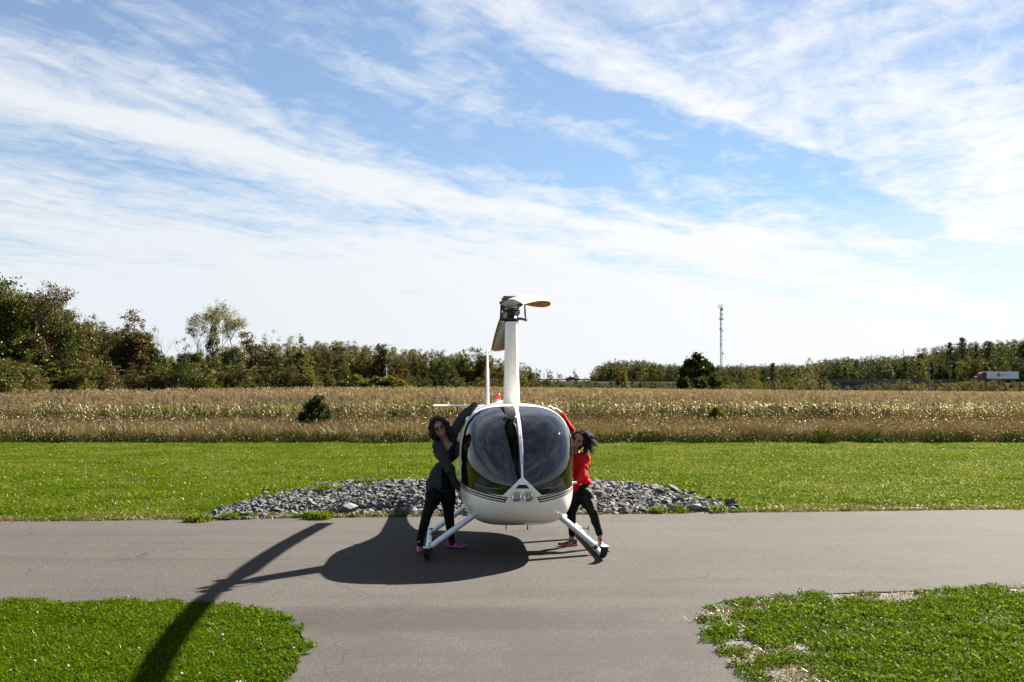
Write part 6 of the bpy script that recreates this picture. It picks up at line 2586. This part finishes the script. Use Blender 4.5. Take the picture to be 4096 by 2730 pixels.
GR = 'trees around the highway on the right'
T_RIGHT = [
    (2150, 1483, 230, 'broad', 'far', 0, .85, 'small round tree in front of the highway, right of the rotor mast'),
    (2184, 1487, 250, 'broad', 'olive', 0, .9, 'small dense tree left of the gap in the far treeline'),
    (2236, 1500, 420, 'sparse', 'olive', 0, 1.1, 'tiny sparse tree beside the pole on the skyline'),
    (2300, 1484, 430, 'broad', 'pale', 0, 1.0, 'pale round tree rising behind the dark car'),
    (2268, 1506, 430, 'sparse', 'rust', 1, 1.2, 'small twiggy tree left of the pale round one'),
    (2468, 1470, 240, 'sparse', 'rust', 0, .9, 'brown tree with bare stems standing before the highway bank'),
    (2506, 1474, 240, 'tall', 'yellow', 0, 1.3, 'slim yellow green tree with a dark stem before the bank'),
    (2545, 1500, 240, 'bare', 'twig', 1, 1.6, 'bare grey thicket right of the slim yellow green tree'),
    (2570, 1490, 250, 'sparse', 'rust', 1, .9, 'thin brown leaved tree right of the bare grey thicket'),
    (2690, 1470, 240, 'bare', 'twig', 0, 1.6, 'bare twiggy tree left of the big round dark tree'),
    (2791, 1424, 205, 'bush', 'dark', 2, 1.0, 'big round bottle green tree standing alone beyond the corn'),
    (2862, 1452, 260, 'bare', 'twig', 0, 1.5, 'bare branch tips beside the big round dark tree'),
    (2900, 1472, 270, 'broad', 'olive', 1, 1.0, 'light olive tree right of the big round dark tree'),
    (2958, 1462, 280, 'broad', 'far', 1, .9, 'small crown at the foot of the radio mast, right side'),
    (3020, 1478, 280, 'broad', 'yellow', 0, 1.0, 'yellowish tree right of the radio mast'),
    (3052, 1462, 300, 'broad', 'dark', 0, .85, 'dark tree left of the upright conifer'),
    (3090, 1449, 300, 'conifer', 'dark', 0, 1.5, 'upright conifer above the pale car'),
    (3148, 1458, 290, 'broad', 'far', 2, .9, 'rounded tree between the conifer and the feathery one'),
    (3229, 1440, 225, 'broad', 'pale', 1, .85, 'feathery grey green tree left of the bridge'),
    (3270, 1464, 235, 'sparse', 'rust', 0, .9, 'thin brownish tree touching the feathery one on its right'),
    (3130, 1500, 240, 'broad', 'dark', 0, 1.1, 'low dark tree just right of the pale car'),
    (3360, 1438, 480, 'broad', 'far', 0, 1.0, 'dark treetop standing left above the bridge'),
    (3420, 1446, 480, 'broad', 'far', 1, 1.0, 'round treetop over the left half of the bridge'),
    (3554, 1434, 470, 'wide', 'pale', 0, .95, 'silvery rounded tree above the bridge'),
    (3480, 1428, 490, 'broad', 'far', 2, 1.0, 'dark treetop left of the silvery rounded one'),
    (3618, 1428, 500, 'broad', 'dark', 0, 1.0, 'dark treetop under the little distant mast'),
    (3712, 1396, 520, 'tall', 'far', 0, 1.5, 'dark forked treetop where the hill begins to rise'),
    (3752, 1404, 520, 'broad', 'far', 1, .9, 'dull green treetop between the forked one and the shorter spruce'),
    (3800, 1366, 520, 'conifer', 'dark', 1, 1.2, 'ragged spruce on the hill crest, the shorter one of the pair'),
    (3849, 1345, 520, 'conifer', 'dark', 0, 1.25, 'tallest ragged spruce on the hill crest'),
    (3905, 1376, 520, 'conifer', 'far', 1, 1.1, 'narrow spruce right of the tallest ragged one'),
    (3955, 1360, 520, 'conifer', 'dark', 2, 1.8, 'broad dark pine above the white truck'),
    (4000, 1372, 510, 'broad', 'green', 1, .9, 'leafy crown on the hill, right of the broad dark pine'),
    (4078, 1364, 500, 'tall', 'dark', 1, 1.4, 'dark treetop at the right picture edge'),
    (3880, 1392, 490, 'broad', 'far', 2, 1.0, 'round green crown below the tallest ragged spruce'),
    (3690, 1440, 440, 'broad', 'yellow', 1, 1.0, 'yellow touched tree at the foot of the hill'),
]
for (px, yt, Yd, kd, lf, k, wd, lab) in T_RIGHT:
    nm = {'bare': 'dead_tree', 'conifer': 'conifer_tree'}.get(kd, 'broadleaf_tree')
    tree(nm, px, yt, Yd, kd, lf, k, wd, lab, GR, nleaf=(7000 if kd == 'bush' else 4200), base=None if Yd < 300 else (2.0 if Yd < 460 else 5.0))

# single bushes
tree('round_shrub', 1263, 1592, 50.5, 'bush', 'dark', 0, 0.88, 'round dark green shrub standing alone in the tall dry grass', None, base=-0.05, cat='shrub', nleaf=5200)
tree('green_shrub', 2868, 1632, 56.0, 'bush', 'yellow', 1, 1.25, 'low bright green shrub among the cattails', None, base=0.30, cat='shrub', nleaf=4600)
GB = 'yellow green bushes at the foot of the wood'
for (px, yt, lf, w_, lab) in ((1362, 1528, 'yellow', 1.6, 'leftmost low bush of the yellow green thicket'), (1430, 1504, 'yellow', 1.5, 'tall yellow bush left of centre in the yellow green thicket'),
                              (1500, 1512, 'olive', 1.6, 'dull olive bush in the middle of the yellow green thicket'), (1560, 1508, 'yellow', 1.5, 'yellow bush right of the dull olive one'),
                              (1604, 1522, 'yellow', 1.5, 'rightmost rounded bush of the yellow green thicket')):
    tree('bush', px, yt, 146, 'bush', lf, int(px) % 2, w_, lab, GB, cat='bush', nleaf=2600)


# ---------------------------------------------------------------- the massed wood behind and the far hill wood (nobody could count those)
def joined(kind, leaf, k):
    wm, cm_ = proto(kind, leaf, k)
    bm_ = bmesh.new()
    me = bpy.data.meshes.new('wood_tree')
    a = len(wm.vertices); b = len(cm_.vertices)
    V = np.empty((a + b, 3), dtype=np.float32)
    t = np.empty(a * 3, dtype=np.float32); wm.vertices.foreach_get('co', t); V[:a] = t.reshape(-1, 3)
    t = np.empty(b * 3, dtype=np.float32); cm_.vertices.foreach_get('co', t); V[a:] = t.reshape(-1, 3)
    F = [tuple(p.vertices) for p in wm.polygons] + [tuple(v + a for v in p.vertices) for p in cm_.polygons]
    me.from_pydata(V.tolist(), [], F)
    me.materials.append(wm.materials[0]); me.materials.append(cm_.materials[0])
    me.polygons.foreach_set('material_index', [0] * len(wm.polygons) + [1] * len(cm_.polygons))
    at_ = me.attributes.new('tint', 'FLOAT', 'POINT')
    tv = np.zeros(a + b, dtype=np.float32)
    t = np.empty(b, dtype=np.float32); cm_.attributes['tint'].data.foreach_get('value', t); tv[a:] = t
    at_.data.foreach_set('value', tv)
    bm_.free()
    return me


SKYL = [(-400, 1200), (0, 1205), (90, 1230), (200, 1265), (300, 1335), (420, 1360), (520, 1360), (600, 1400), (660, 1465), (700, 1465), (860, 1462), (960, 1465), (1040, 1420), (1150, 1415), (1260, 1415), (1360, 1412), (1460, 1425), (1600, 1432), (1760, 1445), (1960, 1460), (2070, 1495), (2140, 1512), (2200, 1530)]
def skyl(px):
    return float(np.interp(px, [a for a, b in SKYL], [b for a, b in SKYL]))


WP = [joined('broad', 'green', 0), joined('broad', 'olive', 0), joined('broad', 'rust', 0), joined('broad', 'rust', 1), joined('broad', 'green', 1), joined('tall', 'olive', 1), joined('broad', 'dark', 0), joined('broad', 'yellow', 0)]
pts, sc, idx = [], [], []
for px in np.arange(-700, 2150, 15):
    for dd in (3, 10, 18):
        Y = LD(px) + dd + rt.uniform(-2, 2)
        p_ = at(px + rt.uniform(-10, 10), skyl(px) + rt.uniform(-14, 26), Y)
        h = p_.z + .05
        if h < 1.5:
            continue
        pts.append((p_.x, Y, ground_z(p_.x, Y))); sc.append((h * rt.uniform(.7, 1.0), h * .85, h)); idx.append(int(rt.integers(0, 8)))
    # understory in front
    for _ in range(2):
        Y = LD(px) - rt.uniform(.5, 5)
        x_ = at(px + rt.uniform(-10, 10), 1560, Y).x
        h = rt.uniform(2.2, 5.0) if px < 1300 else rt.uniform(2.0, 3.6)
        pts.append((x_, Y, ground_z(x_, Y) - h * .12)); sc.append((h * 1.5, h * 1.5, h)); idx.append(int(rt.choice([0, 1, 2, 3, 4, 6, 7])))
n = len(pts)
scatter('woodland', WP, np.array(pts), rt.uniform(0, 6.28, n), np.array(sc), idx, 'mass of smaller mixed trees filling the wood on the left')

SKYR = [(2050, 1530), (2350, 1520), (2380, 1492), (2420, 1470), (2480, 1460), (2560, 1458), (2620, 1468), (2700, 1476), (2800, 1480), (2950, 1480), (3050, 1478), (3200, 1475), (3330, 1452), (3400, 1444), (3500, 1440), (3600, 1444), (3680, 1436), (3720, 1412), (3800, 1392), (3900, 1384), (4000, 1384), (4096, 1372), (4700, 1355)]
def skyr(px):
    return float(np.interp(px, [a for a, b in SKYR], [b for a, b in SKYR])) - 8


# the hill the far wood stands on
def hill_z(x, y):
    t = max(0.0, min(1.0, (x - 165) / 160.0)); t = t * t * (3 - 2 * t)
    u = max(0.0, min(1.0, (y - 470) / 130.0)); u = u * u * (3 - 2 * u)
    return -1.0 + 3.0 * u + 13.0 * t * u


hx = np.arange(-60, 520, 20); hy = np.arange(455, 900, 20)
hv = [(float(x), float(y), hill_z(x, y)) for y in hy for x in hx]
hn = len(hx)
hill = MB().add(hv, [(j * hn + i, j * hn + i + 1, (j + 1) * hn + i + 1, (j + 1) * hn + i) for j in range(len(hy) - 1) for i in range(hn - 1)]).build('hill', M_EARTH)
tag(hill, kind='structure')
WR = [joined('broad', 'far', 0), joined('broad', 'far', 1), joined('broad', 'far', 2), joined('conifer', 'dark', 0), joined('broad', 'dark', 0), joined('broad', 'yellow', 0), joined('wide', 'far', 0) if False else joined('tall', 'far', 0)]
pts, sc, idx = [], [], []
for px in np.arange(2050, 4750, 11):
    for Y in (478, 505, 540, 580, 620):
        Yr = Y + rt.uniform(-12, 12)
        pxx = px + rt.uniform(-9, 9)
        x_ = at(pxx, 1560, Yr).x
        gz = hill_z(x_, Yr)
        ztop = at(pxx, skyr(pxx) + rt.uniform(-5, 14), Yr).z
        h = min(ztop - gz, rt.uniform(11, 17))
        if h < 4:
            continue
        if pxx < 2370 and Y < 600:
            continue
        pts.append((x_, Yr, gz)); sc.append((h * rt.uniform(.8, 1.2), h, h)); idx.append(int(rt.choice([0, 1, 2, 0, 1, 2, 3, 4, 5, 6])))
# last row reaches the skyline everywhere
for px in np.arange(2360, 4750, 9):
    Yr = 640 + rt.uniform(-8, 8)
    pxx = px
    x_ = at(pxx, 1560, Yr).x
    ztop = at(pxx, skyr(pxx) + rt.uniform(-3, 10), Yr).z
    gz = hill_z(x_, Yr)
    h = max(6.0, ztop - gz)
    pts.append((x_, Yr, gz)); sc.append((h * .9, h * .9, h)); idx.append(int(rt.choice([0, 1, 2, 6, 4])))
n = len(pts)
print('far wood', n)
scatter('far_woodland', WR, np.array(pts), rt.uniform(0, 6.28, n), np.array(sc), idx, 'distant wooded hillside rising to the right beyond the highway')
# scrub in front of the highway bank
SC_ = [joined('broad', 'far', 1), joined('broad', 'olive', 0), joined('broad', 'yellow', 0), joined('broad', 'rust', 0), joined('broad', 'dark', 0)]
pts, sc, idx = [], [], []
for px in np.arange(2080, 4700, 12):
    for Y in (214, 232, 262):
        if 2110 < px < 2700 and rt.random() < .62:
            continue
        if 3300 < px < 3480 and rt.random() < .80:
            continue
        Yr = Y + rt.uniform(-7, 7)
        x_ = at(px, 1560, Yr).x
        h = rt.uniform(2.2, 4.2) if px > 2700 else rt.uniform(1.6, 2.6)
        if 3480 < px < 3980:
            h = rt.uniform(2.6, 4.4)
        if px > 3980:
            h = rt.uniform(1.8, 2.8)
        pts.append((x_, Yr, -.6)); sc.append((h * 1.4, h * 1.4, h)); idx.append(int(rt.integers(0, 5)))
n = len(pts)
scatter('scrub', SC_, np.array(pts), rt.uniform(0, 6.28, n), np.array(sc), idx, 'low mixed scrub between the corn and the highway')
# extra trees masking the bank between the big dark tree and the bridge
pts, sc, idx = [], [], []
for px in list(np.arange(2720, 3300, 13)):
    Yr = rt.uniform(285, 330)
    pxx = px + rt.uniform(-8, 8)
    x_ = at(pxx, 1560, Yr).x
    if 3040 < pxx < 3130:
        ztop = at(pxx, 1536, Yr).z
    else:
        ztop = at(pxx, 1494 + rt.uniform(-10, 22), Yr).z
    h = ztop + .5
    pts.append((x_, Yr, -.5)); sc.append((h * .9, h * .9, h)); idx.append(int(rt.integers(0, 5)))
n = len(pts)
scatter('roadside_thicket', SC_, np.array(pts), rt.uniform(0, 6.28, n), np.array(sc), idx, 'thicket of mixed trees hiding the highway bank right of centre')
# ================================================================== highway bank, bridge, vehicles, masts
M_BANK = bpy.data.materials.new('rough_bank_grass')
M_BANK.use_nodes = True
N = NT(M_BANK.node_tree)
geo = N.new('ShaderNodeNewGeometry')
n1 = N.noise(geo.outputs['Position'], 0.12, 7.0, 0.7)
c = N.ramp(n1, [(0.30, (0.016, 0.018, 0.006)), (0.45, (0.026, 0.028, 0.009)), (0.55, (0.042, 0.034, 0.020)), (0.8, (0.055, 0.042, 0.028))])
b = N.new('ShaderNodeBsdfDiffuse'); N.link(c, b.inputs[0])
o = N.new('ShaderNodeOutputMaterial'); N.link(b.outputs[0], o.inputs[0])
BZ = 5.0                                   # highway level
BY = lambda x: 392 + (x - 20) * 0.22       # line of the highway's near edge
segs = [(-60, 118), (158, 420)]            # bank left and right of the bridge
for (xa, xb) in segs:
    xs_ = np.arange(xa, xb + .1, 6)
    rings = []
    for x in xs_:
        y = BY(x)
        jz = lambda k: mnoise.noise(Vector((x * .06, k, 0))) * .5
        rings.append([Vector((x, y - 16, -0.3)), Vector((x, y - 11, 1.3 + jz(1))), Vector((x, y - 5, 3.6 + jz(2))), Vector((x, y, BZ)), Vector((x, y + 24, BZ)), Vector((x, y + 40, -0.3))])
    e = MB().loft(rings, caps=False, close=False).build('highway_embankment', M_BANK)
    tag(e, kind='structure')
    rings = [[Vector((x, BY(x) + 1.5, BZ + .04)), Vector((x, BY(x) + 22, BZ + .04))] for x in xs_]
    r_ = MB().loft(rings, caps=False, close=False).build('highway', M_ASPHALT)
    tag(r_, kind='structure')
# scrub on the bank
SB = [joined('broad', 'far', 1), joined('broad', 'olive', 0), joined('broad', 'rust', 0)]
pts, sc, idx = [], [], []
for _ in range(1300):
    x = rt.uniform(-20, 110) if rt.random() < .6 else rt.uniform(110, 420)
    if 114 < x < 162:
        continue
    u = rt.uniform(0, 1)
    y = BY(x) - 14 + 12 * u
    z = -.2 + 4.6 * u
    h = rt.uniform(.4, 1.5) if x < 60 else rt.uniform(1.2, 3.0)
    pts.append((x, y, z - .3)); sc.append((h * 1.8, h * 1.6, h)); idx.append(int(rt.integers(0, 3)))
n = len(pts)
scatter('bank_scrub', SB, np.array(pts), rt.uniform(0, 6.28, n), np.array(sc), idx, 'patchy bushes and weeds growing on the highway bank')

# bridge
M_CONC = pbr('grey_concrete', (0.075, 0.072, 0.080), 0.85, var=.25, vscale=.4)
M_GIRD = pbr('dark_blue_girder', (0.035, 0.060, 0.085), 0.6, var=.25, vscale=.6)
br = empty('highway_bridge', (118, BY(118), 0))
tag(br, 'low dark bridge carrying the highway, with blue grey girder and concrete parapet', 'bridge')
ang = math.atan(0.22)
def brp(u, off, z):
    x = u
    return Vector((x - 118 + sin(-ang) * off, (BY(x) - BY(118)) + cos(ang) * off, z))
def brbox(nm, u0, u1, o0, o1, z0, z1, mat, parent=br):
    V = [brp(u, o_, z) for z in (z0, z1) for o_ in (o0, o1) for u in (u0, u1)]
    return MB().add(V, [(0, 2, 3, 1), (4, 5, 7, 6), (0, 1, 5, 4), (2, 6, 7, 3), (0, 4, 6, 2), (1, 3, 7, 5)]).build(nm, mat, parent, smooth=False)
brbox('deck', 116, 160, 0, 23, 4.3, 4.95, M_CONC)
brbox('parapet', 112, 166, -.25, .05, 4.75, 6.0, M_CONC)
brbox('girder', 117, 159, .6, 1.0, 2.4, 4.3, M_GIRD)
for i in range(14):
    brbox('stiffener', 118 + i * 3.0, 118.25 + i * 3.0, .4, .6, 2.45, 4.28, M_GIRD)
for u in (117.5, 130, 145, 158):
    brbox('pier', u, u + 1.2, 2, 20, -0.5, 4.3, M_CONC)
# guard rail along the bank
gr = empty('guard_rail', (-50, BY(-50), 0))
tag(gr, 'long steel guard rail along the top of the highway bank', 'guard rail')
M_RAIL = pbr('galvanised_rail', (0.022, 0.020, 0.025), 1.0, spec=0.0)
m = MB(); m.tube([Vector((x + 50, BY(x) - BY(-50) + .6, BZ + .50)) for x in np.arange(-50, 112, 10)], .22, 5)
m.build('rail', M_RAIL, gr)
for x in np.arange(-48, 110, 8):
    MB().box((x + 50, BY(x) - BY(-50) + .7, BZ + .3), (.14, .14, .8)).build('post', M_RAIL, gr, smooth=False)


# vehicles on the highway
def car(px, py, Y, L, col, label, suv=False, rz=0.0, grp=None):
    g_ = at(px, py, Y)
    root = empty('car', (g_.x, Y, BZ + .05), rz)
    tag(root, label, 'car', grp)
    H = 1.75 if suv else 1.45
    W_ = 1.85
    mt = pbr('car_paint', col, .3, coat=.6)
    prof = [(-.5, .35), (-.5, .78), (-.47, .92), (-.16, .98), (.40, 1.0), (.5, .92), (.5, .35)]
    rings = []
    for s in (-1, 1):
        rings.append([Vector((u * L, s * W_ / 2, z)) for (u, z) in prof])
    m = MB(); m.loft(rings); body_ = m.build('body', mt, root)
    cab = [(-.22, .96), (-.08, H), (.28, H), (.44, .98)] if not suv else [(-.24, .96), (-.12, H), (.40, H), (.47, .98)]
    m = MB(); m.loft([[Vector((u * L, s * W_ * .46, z)) for (u, z) in cab] for s in (-1, 1)]); m.build('cabin', mt, root)
    for s in (-1, 1):
        w0 = [(cab[0][0] + .035, .99), (cab[1][0] + .01, H - .10), (.08, H - .10), (.08, .99)]
        w1 = [(.10, .99), (.10, H - .10), (cab[2][0] - .005, H - .10), (cab[3][0] - .05, .99)]
        for w in (w0, w1):
            m = MB(); m.loft([[Vector((u * L, s * (W_ * .46 + .004), z)) for (u, z) in w], [Vector((u * L, s * (W_ * .46 + .014), z)) for (u, z) in w]]); m.build('window', M_LENSD, root, smooth=False)
    for u in (-.31, .31):
        for s in (-1, 1):
            m = MB(); m.tube([(u * L, s * W_ * .42, .33), (u * L, s * (W_ / 2 + .01), .33)], .33, 16); wv_ = m.build('wheel', M_RUBBER_SHADE, root)
            m = MB(); m.tube([(u * L, s * (W_ / 2 + .005), .33), (u * L, s * (W_ / 2 + .02), .33)], .19, 12); m.build('rim', M_ALU, wv_)
    for u, nm, mm in ((-.495, 'headlight', M_CHROME), (.495, 'tail_light', M_RED)):
        for s in (-1, 1):
            m = MB(); m.box((u * L, s * .7, .75), (.06, .3, .14)); m.build(nm, mm, root)
    return root


CG = 'cars driving on the highway'
car(2290, 1530, BY(20) + 4, 5.0, (0.012, 0.014, 0.03), 'dark pickup like car on the skyline right of the rotor mast', False, math.atan(.22) + pi, CG)
car(2088, 1530, BY(5) + 4, 4.6, (0.05, 0.012, 0.01), 'dark red car half hidden by trees beside the mast', True, math.atan(.22) + pi, CG)
car(3080, 1530, BY(95) + 4, 4.6, (0.45, 0.47, 0.48), 'silver car glimpsed between trees left of the bridge', False, math.atan(.22), CG)

# white articulated lorry
ty = 430.0
for _ in range(6):
    TX = at(4003, 1520, ty).x
    ty = BY(TX) + 4
truck = empty('lorry', (TX, ty, BZ + .05), math.atan(.22))
tag(truck, 'white box trailer lorry with a dark red cab driving left on the highway', 'lorry')
TLn = 13.6
M_TW = pbr('trailer_white', (0.60, 0.62, 0.64), .4, var=.05, vscale=1)
M_TR = pbr('cab_red', (0.07, 0.012, 0.014), .35)
M_TB = pbr('print_red', (0.30, 0.05, 0.06), .5)
M_TBL = pbr('print_grey_blue', (0.10, 0.20, 0.30), .5)
m = MB(); m.box((0, 0, 2.55), (TLn, 2.5, 2.75)); trl = m.build('trailer', M_TW, truck, smooth=False)
m = MB(); m.box((0, 0, 1.12), (TLn, 2.3, .16)); m.build('chassis', M_BLACKM, truck, smooth=False)
m = MB()
m.loft([[Vector((u, s * 1.2, z)) for (u, z) in ((-6.95, .6), (-6.95, 3.5), (-8.2, 3.65), (-9.2, 3.1), (-9.5, 2.2), (-10.9, 1.9), (-11.0, .6))] for s in (-1, 1)])
cabm = m.build('cab', M_TR, truck)
MB().loft([[Vector((u, s * 1.215, z)) for (u, z) in ((-8.2, 2.1), (-8.2, 2.9), (-9.0, 2.9), (-9.3, 2.1))] for s in (-1, -.97)]).build('cab_window', M_LENSD, cabm, smooth=False)
for u in (-10.2, -7.6, -5.2, 3.6, 4.8):
    for s in (-1, 1):
        m = MB(); m.tube([(u, s * .95, .5), (u, s * 1.22, .5)], .5, 16); m.build('wheel', M_RUBBER_SHADE, truck)
yy = -1.262
# round red emblem, red word and blue-grey pair of letters on the trailer side
m = MB(); m.tube([(-1.75, yy, 2.6), (-1.75, yy + .008, 2.6)], .72, 24)
em = m.build('red_emblem', M_TB, truck)
m = MB()
for q in range(5):
    a = -pi / 2 + 2 * pi * q / 5 + pi / 5
    m.box((-1.75 + .34 * cos(a), yy - .006, 2.6 + .34 * sin(a)), (.16, .006, .16))
m.build('emblem_marks', M_TW, em, smooth=False)


def word(txt, x, z, size, mat, nm):
    cu = bpy.data.curves.new(nm, 'FONT'); cu.body = txt; cu.size = size; cu.extrude = .004; cu.space_character = 1.0
    o_ = bpy.data.objects.new(nm, cu)
    COL.objects.link(o_)
    dg = bpy.context.evaluated_depsgraph_get(); dg.update()
    me = bpy.data.meshes.new_from_object(o_.evaluated_get(dg))
    bpy.data.objects.remove(o_)
    me.materials.clear(); me.materials.append(mat)
    o2 = obj_from(nm, me, truck)
    o2.location = (x, yy, z)
    o2.rotation_euler = (pi / 2, 0, 0)
    return o2


word('CM', -.95, 2.22, 1.1, M_TB, 'red_letters')
word('TL', 1.05, 2.22, 1.1, M_TBL, 'blue_letters')


# radio mast
M_MAST = pbr('galvanised_mast', (0.30, 0.31, 0.33), .6)
M_DISH = pbr('grey_dish', (0.22, 0.23, 0.25), .5)
Ym = 780
b_ = at(2885, 1480, Ym)
tw_ = empty('radio_mast', (b_.x, Ym, 0))
tag(tw_, 'tall thin radio mast hung with round dishes and topped by whip antennas', 'radio mast')
def mz(py):
    return at(2885, py, Ym).z
s_ = Ym / FPX
H_ = mz(1228)
m = MB()
for (dx_, dy_) in ((-.7, -.5), (.7, -.5), (0, .8)):
    m.tube([(dx_ * 1.2, dy_ * 1.2, 0), (dx_ * .6, dy_ * .6, H_)], .16, 5)
zz = 0; k = 0
while zz < H_ - 3:
    t = zz / H_
    c_ = [(x * (1.2 - .6 * t), y * (1.2 - .6 * t)) for x, y in ((-.7, -.5), (.7, -.5), (0, .8))]
    for q in range(3):
        a_, b2 = c_[q], c_[(q + 1) % 3]
        m.tube([(a_[0], a_[1], zz), (b2[0], b2[1], zz + 2.2)], .07, 4)
    zz += 2.2
m.build('lattice', M_MAST, tw_)
for (dx_, py, r_) in ((3.4, 1239, 5.3), (5.2, 1259, 2.6), (-3.2, 1278, 4.0), (6.4, 1277, 3.6), (-2.9, 1317, 3.9), (5.6, 1325, 2.7), (-3, 1342, 1.7), (2.6, 1348, 1.8), (-3, 1382, 3.2), (5.9, 1416, 3.2)):
    m = MB(); m.tube([(dx_ * s_, -.9, mz(py)), (dx_ * s_, -.3, mz(py))], [r_ * s_, r_ * s_ * .9], 18)
    m.tube([(dx_ * s_, -.3, mz(py)), (0, 0, mz(py))], .12, 5)
    m.build('dish', M_DISH, tw_)
for (x0, x1, py) in ((-8, 8, 1232), (-4, 7, 1251), (-7, 8, 1266), (-3, 8, 1361), (-6, 2, 1376), (1, 9, 1409)):
    m = MB(); m.tube([(x0 * s_, 0, mz(py)), (x1 * s_, 0, mz(py))], .12, 4); m.build('cross_arm', M_MAST, tw_)
for xx in (-9, -6, 0, 3, 7):
    m = MB(); m.tube([(xx * s_, 0, mz(1234)), (xx * s_, 0, mz(1217))], .10, 4); m.build('whip_antenna', M_MAST, tw_)

b_ = at(3615, 1450, 900)
t2 = empty('radio_mast', (b_.x, 900, 0)); tag(t2, 'small hair thin mast on the skyline left of the wooded hill', 'radio mast')
m = MB(); m.tube([(0, 0, 0), (0, 0, at(3615, 1398, 900).z)], [.30, .20], 6); m.build('pole', M_MAST, t2)
for py in (1403, 1413):
    m = MB(); m.tube([(-.7, 0, at(3615, py, 900).z), (.7, 0, at(3615, py, 900).z)], .25, 5); m.build('cross_arm', M_MAST, t2)
b_ = at(1911, 1420, 300)
t3 = empty('thin_mast', (b_.x, 300, 0)); tag(t3, 'thin needle antenna sticking up behind the peaked tree at the tail fin', 'antenna')
MB().tube([(0, 0, 0), (0, 0, at(1911, 1394, 300).z)], .06, 5).build('pole', M_MAST, t3)
MB().tube([(0, 0, at(1911, 1394, 300).z - .3), (0, 0, at(1911, 1394, 300).z)], .14, 5).build('tip', M_MAST, t3)

# utility poles
M_POLE = pbr('weathered_wood_pole', (0.13, 0.12, 0.11), .9, var=.3, vscale=2)
M_POLED = pbr('dark_wood_pole', (0.045, 0.035, 0.03), .9, var=.3, vscale=2)
PG = 'utility poles beyond the corn'
for (px, yt, Y, r_, mt_, lab, arms) in (
        (2136, 1490, 215, .15, M_POLE, 'pale utility pole just right of the rotor mast', 0),
        (2176, 1493, 230, .08, M_POLED, 'thin dark pole right of the pale one near the mast', 0),
        (2229, 1491, 300, .09, M_POLED, 'thin pole on the skyline in the gap between trees', 0),
        (2564, 1498, 225, .09, M_POLED, 'thin dark pole before the bank, left of the big round tree', 0),
        (3714, 1472, 210, .16, M_POLE, 'pale grey lamp pole left of the white lorry', 1),
        (3941, 1490, 210, .13, M_POLED, 'dark pole standing in front of the lorry cab', 0),
        (4079, 1500, 210, .13, M_POLED, 'dark pole at the right edge beside the lorry tail', 0)):
    p_ = at(px, yt, Y)
    o_ = empty('utility_pole', (p_.x, Y, 0)); tag(o_, lab, 'pole', PG)
    MB().tube([(0, 0, -.3), (0, 0, p_.z)], [r_, r_ * .8], 8).build('pole', mt_, o_)
    if arms:
        MB().box((.05, 0, p_.z - .05), (.75, .16, .12)).build('lamp_head', M_ALU, o_)
# power pole with wide cross-arm behind the wood
for (px, py, w_, lab, nm) in ((1024, 1388, 84, 'long horizontal power line arm showing between the trees on the left', 1), (1098, 1391, 44, 'second short power line arm beside the vine covered tree', 1), (1546, 1478, 14, 'small white lamp arm in front of the dark wood', 2)):
    Y = 150 if nm == 1 else LD(px) - 6
    p_ = at(px, py, Y)
    o_ = empty('power_pole' if nm == 1 else 'lamp_post', (p_.x, Y, 0)); tag(o_, lab, 'power pole' if nm == 1 else 'lamp post')
    MB().tube([(0, 0, -.3), (0, 0, p_.z + .4)], .13 if nm == 1 else .07, 7).build('pole', M_POLE if nm == 1 else M_ALU, o_)
    wd = w_ / FPX * Y
    MB().box((0, -.15, p_.z), (wd, .14, .16)).build('cross_arm', M_POLED if nm == 1 else M_TW, o_)
    if nm == 1:
        for u in (-.45, -.2, .2, .45):
            MB().tube([(u * wd, -.15, p_.z + .08), (u * wd, -.15, p_.z + .38)], .07, 6).build('insulator', M_POLED, o_)
